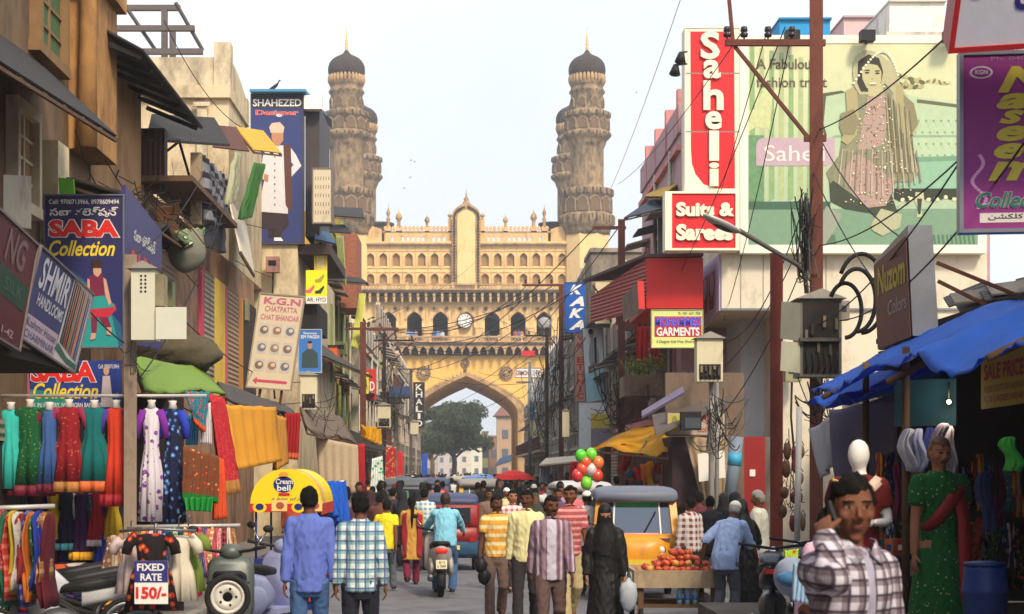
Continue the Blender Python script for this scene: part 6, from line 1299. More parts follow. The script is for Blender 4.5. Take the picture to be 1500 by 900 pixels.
zp_(b, [(560, 480), (575, 470), (1068, 470), (1068, 476), (575, 478)], (150, 186, 150), 3.1)
W_ = [(drk_, [(555, 620), (640, 610), (760, 640), (800, 760), (740, 780), (700, 740), (610, 725), (560, 700)]), ((140, 140, 108), [(600, 470), (640, 520), (560, 640), (545, 600), (590, 540)]),
      ((160, 168, 148), [(545, 715), (600, 745), (575, 800), (540, 860), (470, 838), (470, 815), (520, 780)]), ((190, 190, 150), [(735, 725), (808, 745), (800, 790), (740, 820), (705, 800), (700, 780)]),
      (pkk, [(600, 520), (700, 500), (770, 560), (785, 640), (752, 715), (690, 722), (640, 680), (565, 625), (580, 570)]), ((150, 150, 116), [(600, 520), (650, 530), (600, 600), (640, 680), (565, 625), (578, 570)]),
      (kur, [(650, 330), (700, 312), (770, 300), (805, 380), (835, 470), (855, 560), (868, 600), (840, 632), (780, 632), (700, 560), (640, 525), (610, 515), (645, 430)]), (pkk, [(690, 335), (748, 325), (755, 420), (745, 500), (700, 520), (655, 520), (672, 430)]),
      ((140, 132, 94), [(750, 330), (765, 325), (790, 450), (830, 600), (800, 628), (780, 600), (755, 470)]), ((188, 176, 130), [(770, 330), (800, 420), (850, 600), (866, 600), (830, 470), (795, 340)]),
      ((196, 190, 146), [(636, 250), (640, 215), (655, 190), (685, 174), (722, 184), (762, 214), (790, 250), (802, 300), (828, 340), (852, 385), (866, 432), (848, 470), (812, 440), (790, 390), (775, 320), (748, 290), (700, 330), (660, 330), (642, 300)]),
      ((58, 54, 42), [(652, 290), (655, 215), (690, 190), (728, 204), (742, 250), (735, 290), (700, 320), (665, 320)]), (sk2, [(668, 235), (690, 222), (722, 228), (736, 250), (735, 285), (718, 312), (702, 318), (684, 305), (670, 275)]), (sk2, [(690, 300), (735, 290), (745, 325), (715, 340), (690, 335)]),
      (sk3, [(612, 318), (636, 304), (652, 320), (658, 420), (652, 470), (618, 505), (596, 490), (618, 430)]), (sk3, [(785, 290), (806, 296), (822, 350), (826, 410), (850, 440), (824, 490), (795, 440), (788, 380)]), ((150, 140, 104), [(595, 395), (640, 380), (660, 430), (640, 470), (600, 470), (590, 440)]), ((150, 140, 104), [(812, 330), (848, 360), (864, 430), (840, 470), (818, 400)])]
for i, (c_, pts) in enumerate(W_): zp_(b, pts, c_, 7+i*.45, var=.16, sc=16)
L_ = 7+len(W_)*.45
for (x, y, a_, h_, c_) in ((686, 254, 8, 3, (50, 44, 36)), (722, 256, 8, 3, (50, 44, 36)), (686, 246, 10, 2, (60, 52, 40)), (722, 248, 10, 2, (60, 52, 40)), (706, 292, 12, 4, (226, 216, 186)), (706, 296, 14, 2.5, (150, 110, 90)), (706, 272, 4, 6, (184, 172, 120)), (720, 372, 7, 12, (170, 130, 110))): p_ell(b, P, ZX(x, y), a_/2.369/336, h_/2.369/295, mat(c_, .6), L_, 12); L_ += .05
rb = random.Random(8)
for i in range(26): t_ = i/25; p_ell(b, P, ZX(640+20*math.sin(t_*3)+t_*155, 290-110*math.sin(t_*3.0)), .006, .006, mat((226, 222, 196), .6), L_, 7)
for i in range(420):   # embroidery
    x, y = rb.uniform(575, 860), rb.uniform(330, 715)
    if abs(x-(720+(y-500)*.05)) > 40+(y-330)*.22: continue
    p_ell(b, P, ZX(x, y), rb.uniform(.0018, .005), rb.uniform(.0018, .005), mat(((226, 220, 190), (120, 116, 88), (200, 150, 140))[i % 3], .6), L_+1.1+i*.0015, 7, i)
for i in range(16): x_ = 600+i*17; zp_(b, [(x_, 520+6*math.sin(i)), (x_+3, 520), (x_+6+i*2-16, 690-abs(i-7)*7), (x_+1+i*2-16, 690-abs(i-7)*7)], (150, 132, 112) if i % 2 else (206, 190, 166), L_+.7+i*.01)
for i in range(10): x_ = 770+i*9; zp_(b, [(x_-20, 330+i*6), (x_-17, 330+i*6), (x_+4, 600), (x_-1, 600)], (116, 112, 86) if i % 2 else (184, 176, 136), L_+.9+i*.01)
for i in range(22): zp_(b, [(540+i*3 if i < 11 else 900+(i-11)*15, 815), (546+i*3 if i < 11 else 908+(i-11)*15, 815), (552+i*3 if i < 11 else 912+(i-11)*15, 848), (544+i*3 if i < 11 else 904+(i-11)*15, 848)], (90, 130, 100), 2+i*.02)
b.build('printed_figure', bb)
gtx = mat((92, 82, 66), .6)
def ztxt(root, s_, x0, y0, x1, y1, m, **k): a, c = ZX(x0, y1), ZX(x1, y0); return p_text(root, P, s_, (a[0], a[1], c[0], c[1]), m, **k)
ztxt(bb, 'A Fabulous', 303, 205, 510, 241, gtx, bold=.02, d=.012); ztxt(bb, 'fashion treat', 303, 268, 548, 304, gtx, bold=.01, d=.012)
b = MB(); pts = [(302, 576), (302, 505), (308, 488), (325, 479), (575, 479), (575, 545), (568, 566), (550, 576)]; zp_(b, pts, (206, 176, 190), 4); b.build('printed_tag', bb); ztxt(bb, 'Saheli', 330, 505, 540, 560, mat((226, 214, 206), .6), d=.016)
for i, px in enumerate((1160, 1270, 1392)):
    t = thing('floodlight', ('black floodlight on the billboard rim beside the tall rusty pole', 'black floodlight on the billboard rim above the veiled woman', 'black floodlight on the billboard rim nearest the violet sign')[i], 'floodlight', W(px, 62, YB-.5)); b = MB(); p_ = W(px, 55, YB-.7); b.box(p_.x-.16, p_.x+.16, p_.y-.15, p_.y+.12, p_.z-.1, p_.z+.14, black); b.build('lamp_housing', t); b = MB(); b.bar(p_+V((0, .1, -.1)), W(px, 62, YB-.3), .05, black); b.build('bracket', t)
# red shop signs on the corner
redp = mat((206, 26, 34), .45, .05, 3); ivory = mat((232, 222, 196), .6, .05)
P = pxpan(1004, 42, 1083, 280, YB-.5); bd = board(P, 'shop_sign', 'tall ivory sign with a red panel and vertical ivory letters on the corner', 'sign', ivory, mat((214, 206, 190), .6), .5, .02); b = MB(); zr = lambda x, y: ((980+x/2.369-1004)/79, (280-y/2.369)/238)
p_poly(b, P, [zr(*p) for p in [(74, 110), (205, 110), (220, 122), (226, 145), (229, 655), (165, 655), (120, 640), (92, 605), (80, 570), (76, 520)]], redp, 1); b.build('red_panel', bd)
b = MB(); 
for y in (255, 458): p_poly(b, P, [zr(*p) for p in [(56, y-2), (243, y-2), (243, y+2), (56, y+2)]], mat((130, 124, 116), .6), 1.5)
b.build('panel_joint', bd)
for ch, y0, y1, x0, x1 in (('S', 112, 208, 108, 175), ('a', 210, 275, 118, 178), ('h', 282, 384, 118, 188), ('e', 388, 452, 124, 182), ('l', 456, 560, 138, 172), ('i', 566, 648, 138, 172)): a, c = zr(x0, y1), zr(x1, y0); p_text(bd, P, ch, (a[0], a[1], c[0], c[1]), ivory, .03, 0, d=.012, relief=.06)
P = pxpan(984, 284, 1083, 364, YB-.55); bd = board(P, 'shop_sign', 'square red sign in an ivory frame lettered for suits and sarees', 'sign', redp, None, .45, .02); b = MB()
for q in ([(-.1, -.04), (0, -.04), (0, 1.04), (-.1, 1.04)], [(0, 1), (1.0, 1), (1.0, 1.04), (0, 1.04)], [(0, -.04), (1, -.04), (1, 0), (0, 0)], [(.94, 0), (1.0, 0), (1.0, 1), (.94, 1)]): b.slab([P.p(x, y, -.46) for x, y in q], P.n*.5, ivory)
b.build('frame', bd); p_text(bd, P, 'Suits &', (.06, .58, .92, .84), ivory, .05, d=.012, relief=.05); p_text(bd, P, 'Sarees', (.06, .14, .90, .44), ivory, .05, d=.012, relief=.05)
for i, (px, py) in enumerate(((990, 102), (998, 84))):
    t = thing('floodlight', ('lower black spotlight at the left edge of the tall red sign', 'upper black spotlight at the left edge of the tall red sign')[i], 'floodlight', W(px, py, YB-.8)); b = MB(); p_ = W(px, py, YB-.9); b.tube([p_+V((0, 0, .1)), p_+V((-.03, -.05, -.12))], [.06, .13], black, 10); b.build('lamp_housing', t); b = MB(); b.bar(p_+V((0, 0, .1)), W(1006, py-8, YB-.6), .04, black); b.build('bracket', t)
# pink house behind, then concrete and others
pinkh = house(1, 42.6, 52, WZ(150, 44)-1.1, (206, 170, 178), 'pale pink house with red capped parapet posts behind the tall red sign', 31, X=5.55, dirt=.3, trim=(196, 130, 130))
awning('yellow corrugated awning on the pink house behind the red signs', [W(1003, 262, 44), W(975, 264, 50), W(945, 288, 49), W(968, 288, 42)], mat((206, 160, 40), .6, .15, 3, kind='corr', k=1), .03, 3)
awning('dark navy awning below the yellow corrugated one', [W(1000, 290, 44), W(955, 292, 50), W(914, 320, 48), W(975, 305, 42)], mat((34, 44, 66), .6, .15, 3), .04, 3)
for i, (px, py) in enumerate(((1003, 300), (985, 310))):
    b = MB(); b.bar(W(px-18*i, py, 45), W(px-18*i, 460, 45), .14, steel); tag(b.build('steel_post'), ('grey steel post behind the square red sign, nearer', 'grey steel post behind the square red sign, farther')[i], 'post')
Y = 38.4; o = thing('red_cabin', 'big red sheet metal cabin box jutting out above the lime garment sign', 'cabin', W(985, 455, Y)); b = MB(); rx0, rx1 = WX(947, Y), WX(1030, Y); b.box(rx0, rx1, Y, Y+4, WZ(452, Y), WZ(378, Y), mat((186, 28, 24), .45, .06, 2)); b.build('red_cladding', o)
b = MB(); b.slab([V((rx0, Y+.02, WZ(452, Y))), V((rx0-1.0, Y+4, WZ(470, Y)+.3)), V((rx0-1.0, Y+4, WZ(408, Y))), V((rx0, Y+.02, WZ(378, Y)))], (0, .05, 0), mat((150, 70, 70), .6, .15, 3, kind='corr', k=2)); b.build('side_cladding', o)
b = MB(); b.slab([V((rx0-.05, Y-.05, WZ(378, Y)+.01)), V((rx1, Y-.05, WZ(376, Y)+.01)), V((rx1, Y+4, WZ(376, Y)+.01)), V((rx0-1.2, Y+4, WZ(385, Y)))], (0, 0, .07), mat((80, 60, 60), .6)); b.build('roof', o)
b = MB(); b.slab([W(934, 412, Y-.3), W(943, 412, Y-.3), W(945, 453, Y-.3), W(936, 453, Y-.3)], (0, .1, 0), mat((206, 50, 44), .5)); b.slab([W(912, 436, Y+1), W(934, 413, Y-.2), W(936, 456, Y-.2), W(914, 470, Y+1)], (0, .15, 0), mat((120, 104, 98), .7, dirt=.6)); b.build('side_board', o)
P = pxpan(955, 455, 1029, 509, 37.7); lime = mat((206, 212, 130), .6, .08); bd = board(P, 'shop_sign', 'pale lime garment shop sign with blue and white lettering on a red band', 'sign', lime, mat((150, 150, 110), .5), .12, .02); b = MB(); p_poly(b, P, [(.05, .28), (.98, .28), (.98, .84), (.05, .84)], mat((176, 26, 50), .6), 1); b.build('printed_band', bd); p_text(bd, P, 'MOHAMMED', (.06, .56, .97, .82), mat((60, 60, 190), .5), .03, 0, 0, mat((190, 170, 220), .6), .02); p_text(bd, P, 'GARMENTS', (.09, .31, .94, .54), white, .03); p_text(bd, P, 'A Designer Kids Wear Showroom', (.08, .09, .92, .2), gtx, .01, .2); p_text(bd, P, 'Ph : 040 - 6671 7838', (.52, .88, .96, .96), gtx, .01)
# house under the cabin and ledge with plants
house(1, 45.2, 60, WZ(470, 46), (150, 136, 122), 'old grey brown house front with a planted ledge under the red cabin', 33, X=5.2, dirt=1.0, floors=1)
cloth('bright red cloth hung behind the ledge plants', [W(932, 478, 43.8), W(968, 478, 43.8), W(968, 536, 43.8), W(932, 530, 43.8)], cl((206, 40, 44)), wv=.04)
b = MB(); o = thing('planted_ledge', 'stone ledge with yellow green weeds growing along it', 'ledge', W(945, 560, 43)); b.box(WX(915, 43), WX(972, 43), 43, 44.5, WZ(580, 43), WZ(550, 43), mat((140, 120, 100), .9, .3, 4, dirt=.9)); b.build('masonry', o)
for i in range(6):
    px = 922+i*8.5; t = thing('ledge_plant', ('wispy weed at the left end of the stone ledge', 'green weed second along the stone ledge', 'low green weed in the middle left of the ledge', 'yellowish weed right of the ledge middle', 'bushy yellow green weed near the right end of the ledge', 'small weed at the right end of the stone ledge')[i], 'plant', W(px, 550, 43.4), 'weeds on the stone ledge'); b = MB(); h_ = (.5, .4, .35, .5, .8, .6)[i]
    leafcloud(b, W(px, 550, 43.4)+V((0, 0, h_*.5)), (.28, .3, h_*.6), 160, .06, [mat((120, 140, 50), .8, .2), mat((150, 160, 60), .8, .2)], i+5, .75); b.build('leaves', t)
house(1, 60.1, 72, WZ(395, 62)-1, (150, 142, 130), 'bare grey concrete house with a flat stained roof on the right', 34, X=5.7, dirt=1.0)
Y = 62; b = MB(); o = thing('water_tank_wall', 'long weathered concrete parapet wall behind the light pole', 'wall', W(905, 420, Y)); b.box(WX(866, Y), WX(945, Y), Y, Y+3, WZ(470, Y), WZ(370, Y), mat((140, 130, 116), .92, .2, 2, dirt=1.0)); b.box(WX(864, Y), WX(947, Y), Y-.1, Y+3.1, WZ(370, Y), WZ(364, Y), concrete); b.build('masonry', o)
b = MB(); b.box(WX(872, Y-.2), WX(893, Y-.2), Y-.3, Y-.003, WZ(475, Y), WZ(415, Y), mat((206, 190, 150), .85, dirt=.4)); b.box(WX(888, Y), WX(908, Y), Y-.35, Y-.301, WZ(470, Y), WZ(432, Y), mat((150, 76, 52), .9, .2, 3, kind='brick', c2=(170, 90, 60))); b.build('patch', o)
house(1, 72.1, 88, 10.6, (164, 150, 132), 'weathered tan house with sunshades, right side of the street', 35, X=5.6, dirt=1.0)
house(1, 88.1, 106, 8.6, (190, 182, 170), 'pale stained house behind the tangle of poles on the right', 36, X=5.4, dirt=.9)
house(1, 106.1, 130, 8.0, (150, 130, 112), 'brown low house near the gateway on the right', 37, X=5.6, dirt=1.0)
house(1, 130.1, 158, 7.0, (176, 164, 150), 'last smoky pale house on the right before the gateway', 38, X=5.6, dirt=.9)
house(1, 195, 225, 6.0, (190, 150, 110), 'tan house beyond the arch on the right', 39, X=7.2)
awning('blue awning beyond the arch under the ochre tower', [W(732, 672, 205), W(756, 664, 205), W(748, 676, 200), W(724, 684, 200)], mat((60, 110, 160), .6), .06)
# blocks over the billboard roof
def roofblock(name, label, cat, x0, x1, y0, y1, Y, rgb, dep=3, cap=True, dirt=.3):
    o = thing(name, label, cat, W((x0+x1)/2, y1, Y)); b = MB(); b.box(WX(x0, Y), WX(x1, Y), Y, Y+dep, WZ(y1+14, Y), WZ(y0, Y), mat(rgb, .8, .12, 1.5, dirt=dirt)); b.build('wall', o)
    if cap: b = MB(); b.box(WX(x0-1.5, Y), WX(x1+1.5, Y), Y-.1, Y+dep+.1, WZ(y0, Y)+.002, WZ(y0-3, Y), mat(tuple(int(c*.85) for c in rgb), .8)); b.build('cap', o)
    return o
roofblock('rooftop_room', 'bright blue sheet metal room on the roof behind the billboard', 'room', 1142, 1216, 30, 56, 46, (40, 140, 196), 3, True, .1)
roofblock('rooftop_room', 'pale pink plastered roof room behind the billboard', 'room', 1236, 1302, 27, 56, 50, (204, 172, 170), 4)
t = roofblock('water_tank', 'white concrete water tank at the top right, above the billboard', 'tank', 1303, 1384, 4, 46, 44, (222, 218, 206), 4, True, .5); b = MB(); b.box(WX(1297, 44), WX(1386, 44), 43.9, 48.2, WZ(58, 44), WZ(48, 44), mat((200, 192, 176), .8, .1, 2, dirt=.7)); b.build('base_slab', t)
# ---- far right signs
P = pxpan(828, 415, 861, 487, 68); bd = board(P, 'shop_sign', 'tall bright blue sign with slanted white vertical letters', 'sign', mat((20, 84, 170), .5, .06), mat((40, 60, 100), .5), .3, .04); vtext(bd, P, 'KAKA', (.16, .03, .84, .99), white, bold=.05, shear=.35)
P = pxpan(842, 489, 858, 588, 66); bd = board(P, 'shop_sign', 'slim salmon sign with red vertical letters', 'sign', mat((190, 146, 130), .6, .1), mat((120, 110, 106), .5), .2, .03); vtext(bd, P, 'VK ETHNIC', (.2, .02, .82, .99), mat((206, 52, 36), .5), bold=.03, inset={'I': .35})
P = Pan(W(859, 590, 65), W(887, 585, 65)-W(859, 590, 65), W(853, 482, 65)-W(859, 590, 65)); bd = board(P, 'shop_poster', 'leaning white poster of a woman in a pale blue sari', 'poster', mat((206, 212, 216), .6, .06), mat((90, 90, 96), .5), .12, .03); b = MB(); p_poly(b, P, [(0, 0), (1, 0), (1, .42), (.55, .46), (0, .38)], mat((150, 190, 206), .6, .15), 1); p_poly(b, P, [(.3, .45), (.75, .45), (.8, .6), (.6, .85), (.4, .85), (.25, .65)], mat((150, 150, 160), .6, .3, 20), 2); p_poly(b, P, [(.2, .38), (.8, .42), (.8, .5), (.2, .48)], mat((110, 80, 80), .6), 2.5); p_ell(b, P, (.45, .9), .12, .05, sk_, 3); p_ell(b, P, (.42, .94), .13, .04, dark, 3.4); p_poly(b, P, [(.55, .5), (.65, .5), (.7, .86), (.58, .86)], black, 3.6); b.build('printed_figure', bd)
P = pxpan(848, 590, 888, 661, 64); bd = board(P, 'shop_board', 'large blank white board below the leaning sari poster', 'board', mat((206, 212, 216), .6, .08, 2, dirt=.15), mat((120, 122, 126), .5), .12, .03); b = MB(); b.bar(P.p(.5, 0, -.1), P.p(.5, -1.2, -.1), .08, steel); b.build('support_post', bd)
P = pxpan(866, 606, 893, 660, 60); bd = board(P, 'shop_board', 'half yellow half mauve scuffed board right of the blank white board', 'board', mat((130, 120, 140), .7, .3, 4, dirt=.5), None, .1); b = MB(); p_poly(b, P, [(0, .6), (1, .6), (1, 1), (0, 1)], mat((196, 176, 70), .7), 1); b.build('printed_band', bd)
P = pxpan(755, 540, 792, 553, 112); bd = board(P, 'shop_sign', 'small white jewellers sign with dark letters by the arch', 'sign', white, mat((90, 60, 60), .5), .2, .04); p_text(bd, P, 'DIAMOND', (.03, .2, .62, .8), mat((110, 34, 40), .6), .03); p_text(bd, P, 'CENTRE', (.65, .2, .98, .8), mat((60, 40, 60), .6), .01)
P = pxpan(772, 555, 797, 588, 104); bd = board(P, 'shop_board', 'blank pale board under the jewellers sign', 'board', mat((206, 206, 206), .6, .1), None, .15)
P = pxpan(774, 590, 783, 614, 100); bd = board(P, 'shop_board', 'small teal blue board on the right by the arch', 'board', mat((40, 110, 150), .6), None, .15)
P = pxpan(764, 514, 784, 522, 116); bd = board(P, 'shop_sign', 'little red awning board above the jewellers sign', 'sign', mat((190, 40, 44), .6), None, .5)
# ---- yellow tarp shop and its neighbours on the right kerb
awning('bright yellow tarpaulin sloping out over the clothes stall', [W(980, 622, 39), W(930, 628, 43), W(858, 657, 40), W(978, 668, 35)], yel_t, .015, 3, wav=.12)
S1 = thing('kerb_shop', 'small kerb shop with a hoarding and a lit tube lamp under the tin roof', 'shop', (WX(1020, 36), 36.5, 0)); b = MB(); b.box(WX(975, 37.4), WX(1090, 37.4), 37.4, 37.58, .15, 4.2, mat((110, 92, 78), .9, .3, 3, dirt=.7)); b.box(WX(1060, 35.5), WX(1066, 35.5), 35.5, 37.39, .15, 3.3, mat((150, 140, 124), .9, .2, 3, dirt=.6)); b.build('wall', S1)
b = MB(); b.slab([W(985, 640, 35), W(1018, 640, 35), W(1018, 740, 35), W(985, 740, 35)], (0, 1.8, 0), mat((54, 36, 40), .9, .3)); b.build('doorway', S1)
b = MB(); b.slab([W(955, 612, 36.5), W(1062, 588, 36.5), W(1085, 585, 35), W(960, 640, 34.2)], (0, 0, .06), mat((92, 84, 80), .7, .3, 3, kind='corr', k=1, dirt=.5)); b.build('roof', S1)
b = MB(); b.slab([W(940, 606, 38), W(1000, 570, 36), W(1003, 578, 35.5), W(940, 614, 37.5)], (0, 0, .06), mat((130, 118, 146), .6, .15)); b.build('roof_strip', S1)
P = pxpan(978, 604, 1062, 637, 34.8); bd = board(P, 'shop_sign', 'faded hoarding with maroon letters over the kerb shop', 'sign', mat((176, 160, 140), .7, .12, dirt=.3), mat((90, 76, 70), .6), .1, .03); p_text(bd, P, 'RAJ', (.50, .45, .72, .95), mat((150, 40, 50), .6), .03); p_text(bd, P, 'Collec', (.52, .10, .80, .38), mat((150, 40, 50), .6), .01, .2); b = MB(); p_poly(b, P, [(.03, .1), (.22, .1), (.22, .9), (.03, .9)], mat((176, 160, 60), .6), 1); p_ell(b, P, (.12, .55), .05, .3, mat((120, 130, 60), .6, .4, 20), 2); b.build('printed_picture', bd)
t = thing('floodlight', 'chunky black floodlight in front of the maroon lettered hoarding', 'floodlight', W(1012, 632, 34.4)); b = MB(); p_ = W(1012, 618, 34.4); b.box(p_.x-.22, p_.x+.2, p_.y-.15, p_.y+.1, p_.z-.18, p_.z+.2, black); b.build('lamp_housing', t); b = MB(); b.slab([p_+V((-.14, -.16, -.14)), p_+V((.18, -.16, -.14)), p_+V((.18, -.16, .08)), p_+V((-.14, -.16, .08))], (0, .008, 0), mat((70, 80, 84), .2)); b.build('lens', t)
t = thing('tube_lamp', 'lit white tube lamp in the kerb shop doorway', 'lamp', W(1019, 653, 34.9)); b = MB(); b.bar(W(1010, 655, 34.9), W(1026, 652, 34.9), .06, mat((235, 240, 255), .5, 0, emit=5.0)); b.build('tube', t); b = MB(); b.bar(W(1010, 651.8, 34.9), W(1026, 648.8, 34.9), .05, steel); b.build('fitting', t)
o = cloth('tan canvas flap hanging beside the kerb shop doorway', [W(1003, 640, 34.7), W(1064, 640, 34.7), W(1062, 742, 34.7), W(1030, 742, 34.7)], cl((150, 130, 104), var=.25), wv=.06)
for i, (x0_, x1_, y0, y1) in enumerate(((1022, 1040, 663, 706), (1043, 1063, 660, 702))): b = MB(); b.slab([W(x0_+2, y1, 34.4), W(x1_, y1-2, 34.4), W(x1_-2, y0, 34.4), W(x0_, y0+2, 34.4)], (0, .02, 0), mat((222, 216, 206), .7, .06)); tag(b.build('paper_notice'), ('blank white paper notice on the tan flap, left of the lamp pole', 'blank white paper notice on the tan flap, right of the lamp pole')[i], 'notice')
b = MB(); b.tube([W(1068, 742, 33.5), W(1080, 640, 33.5)], .13, mat((110, 124, 140), .5, .15, 3), 12); o = b.build('drain_pipe'); tag(o, 'leaning grey blue pipe left of the dark red door', 'pipe'); b = MB(); b.tube([W(1075, 682, 33.5), W(1077, 664, 33.5)], .14, mat((60, 150, 190), .5), 12); b.build('pipe_band', o)
# dark near stall with blue tarpaulin
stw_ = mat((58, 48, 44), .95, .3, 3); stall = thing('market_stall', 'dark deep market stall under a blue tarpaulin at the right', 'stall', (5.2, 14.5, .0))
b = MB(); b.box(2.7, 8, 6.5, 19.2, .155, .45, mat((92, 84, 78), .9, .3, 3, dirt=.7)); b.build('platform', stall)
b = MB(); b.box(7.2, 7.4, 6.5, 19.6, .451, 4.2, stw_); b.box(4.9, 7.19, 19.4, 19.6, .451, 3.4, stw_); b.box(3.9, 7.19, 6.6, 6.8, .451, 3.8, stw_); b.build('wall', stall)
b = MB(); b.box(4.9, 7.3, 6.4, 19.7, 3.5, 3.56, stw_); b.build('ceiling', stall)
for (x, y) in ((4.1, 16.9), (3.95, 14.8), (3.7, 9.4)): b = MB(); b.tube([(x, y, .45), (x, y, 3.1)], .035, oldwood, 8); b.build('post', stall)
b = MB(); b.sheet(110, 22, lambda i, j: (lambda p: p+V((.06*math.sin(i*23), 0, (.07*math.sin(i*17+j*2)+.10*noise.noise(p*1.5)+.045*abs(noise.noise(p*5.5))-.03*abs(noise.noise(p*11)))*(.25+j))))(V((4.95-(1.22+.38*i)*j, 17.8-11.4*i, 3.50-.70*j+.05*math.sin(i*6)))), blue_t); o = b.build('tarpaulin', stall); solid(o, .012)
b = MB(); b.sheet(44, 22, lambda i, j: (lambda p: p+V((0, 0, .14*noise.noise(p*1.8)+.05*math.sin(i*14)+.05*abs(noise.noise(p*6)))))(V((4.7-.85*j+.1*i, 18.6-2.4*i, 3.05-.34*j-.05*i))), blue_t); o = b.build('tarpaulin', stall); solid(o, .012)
for i in range(4): b = MB(); y = 17.2-i*3.0; b.tube([(4.95, y, 3.44), (3.68-.1*i, y-.2, 2.74)], .03, oldwood, 6); b.build('rafter', stall)
cloth('greyish mauve plastic sheet drooping beneath the blue tarpaulin', [W(1215, 600, 19.0), W(1325, 575, 17.5), W(1318, 690, 17.5), W(1230, 705, 18.8)], mauve_t, wv=.08, nf=2)
cloth('pale plastic sheet hanging at the outer corner of the dark stall', [W(1186, 628, 19.4), W(1245, 590, 18.9), W(1232, 672, 18.9), W(1205, 700, 19.3)], white_t, wv=.08, nf=2)
P = Pan(W(1310, 625, 15), (WX(1386, 15)-WX(1310, 15), -.3, 0), (0, .0, .42)); bd = board(P, 'stall_banner', 'dim teal banner hanging under the blue tarpaulin', 'banner', mat((24, 70, 82), .7, .3, 4, dirt=.5), None, .02)
P = Pan(W(1437, 600, 14), W(1506, 590, 13.4)-W(1437, 600, 14), V((0, .0, .47))); bd = board(P, 'stall_banner', 'yellow cloth banner with red lettering in the dark stall', 'banner', mat((176, 146, 40), .7, .2), None, .02); p_text(bd, P, 'SALE PRICE', (.08, .5, .92, .8), mat((160, 40, 30), .6), .03); p_text(bd, P, 'PURE COTTON HOUSE', (.08, .28, .92, .4), mat((120, 50, 30), .6), .0); p_text(bd, P, 'FOR LADIES WEAR', (.08, .1, .92, .22), mat((120, 50, 30), .6), .0)
pl_ = bpy.data.lights.new('bulb_glow', 'POINT'); pl_.energy = 5; pl_.color = (1, .85, .65); pl_.shadow_soft_size = .03; plo = bpy.data.objects.new('bulb_glow', pl_); COL.objects.link(plo); plo.location = W(1390, 589, 14.4)
t = thing('bulb_lamp', 'small glowing bulb deep in the dark stall', 'lamp', W(1390, 589, 14.5)); b = MB(); b.ell(W(1390, 589, 14.5), .02, mat((255, 236, 200), .5, 0, emit=4), 10, 8); b.build('bulb', t); b = MB(); b.tube([W(1390, 585, 14.5), W(1390, 560, 14.5)], .008, black, 5); b.build('flex', t)
# signs at the right edge
P = Pan(W(1411, 336, 13), (1.05, -.12, 0), (0, 0, 1.37)); pur = mat((136, 44, 120), .5, .12, 3); bd = board(P, 'shop_sign', 'violet shop sign with slanting yellow letters at the right edge', 'sign', pur, mat((120, 122, 130), .4, metal=.4), .12, .03)
ye = mat((196, 180, 60), .5)
for ch, bx in zip('Naseem', ((.25, .78, .66, .93), (.24, .685, .48, .775), (.26, .60, .44, .68), (.24, .50, .46, .59), (.22, .40, .44, .49), (.18, .275, .56, .385))): p_text(bd, P, ch, bx, ye, .04, .3)
p_text(bd, P, 'Collection', (.09, .12, .72, .21), mat((40, 110, 100), .5), .02, .3, out=mat((206, 200, 180), .5), outw=.02); b = MB(); p_poly(b, P, [(.12, .035), (.7, .035), (.7, .09), (.12, .09)], mat((214, 206, 200), .6), 1); p_ell(b, P, (.13, .90), .085, .036, mat((206, 196, 206), .6), 1); p_ell(b, P, (.13, .90), .07, .028, pur, 1.4)
for i in range(24):
    t_ = i/23; p_ell(b, P, (.11+.06*math.sin(t_*9)*(1-t_*.5), .12+.30*t_), .016, .008, mat((206, 150, 196), .6), 1.5, 8)
b.build('printed_scroll', bd); p_text(bd, P, 'KGN', (.085, .887, .175, .913), mat((206, 196, 206), .6), .02, d=.012); p_text(bd, P, 'Ph: 040-24570', (.2, .965, .7, .988), mat((160, 110, 150), .6), .0); p_text(bd, P, 'ﻦﺸﮑﻠﮐ ﻢﯿﺴﻧ', (.18, .042, .64, .085), black, .01)
P = Pan(W(1398, 70, 12.2), V((1.25, -.25, .02)), V((0, -.32, .62))); bd = board(P, 'shop_sign', 'white shop sign with blue script leaning out at the top right corner', 'sign', mat((206, 206, 214), .5), mat((176, 34, 34), .5), .5, .04); p_text(bd, P, 'Collection', (.3, .35, .95, .62), mat((50, 40, 110), .5), .04, .3); p_text(bd, P, 'A', (.06, .5, .25, .95), mat((90, 30, 50), .5), .04)
Xn = WX(1337, 17); zb_, zt_ = WZ(492, 17), WZ(330, 17); o = thing('sign_box', 'brown faced box sign with a dented bare metal end, over the blue tarpaulin', 'sign', (Xn+.12, 17.6, zb_)); b = MB(); b.hexa([(Xn, 17, zb_), (Xn+.27, 17, zb_), (Xn+.27, 18.4, zb_-.05), (Xn, 18.4, zb_-.05), (Xn-.05, 17, zt_), (Xn+.2, 17, zt_), (Xn+.2, 18.4, zt_-.2), (Xn-.05, 18.4, zt_-.2)], mat((150, 154, 162), .35, .25, 3, .01, metal=.6)); b.build('metal_casing', o)
P = Pan(V((Xn-.012, 18.38, zb_-.04)), (0, -1.36, .03), (-.05, 0, zt_-zb_-.1)); b = MB(); b.slab([P.p(0, 0, 0), P.p(1, 0, 0), P.p(1, 1, 0), P.p(0, .9, 0)], P.n*.006, mat((112, 74, 64), .55, .2, 3)); fc = b.build('face_panel', o); p_text(fc, P, 'Nuzom', (.1, .55, .95, .85), mat((176, 160, 60), .6), .03, .2, d=.012); p_text(fc, P, 'Colors', (.4, .3, .95, .45), mat((170, 160, 160), .6), .0, .2, d=.012)
for i, (p, q) in enumerate(((W(1372, 385, 17), W(1520, 445, 17)), (W(1374, 412, 17), W(1500, 475, 17)))): b = MB(); b.bar(p, q, .035, rust); b.build('stay_rod', o)
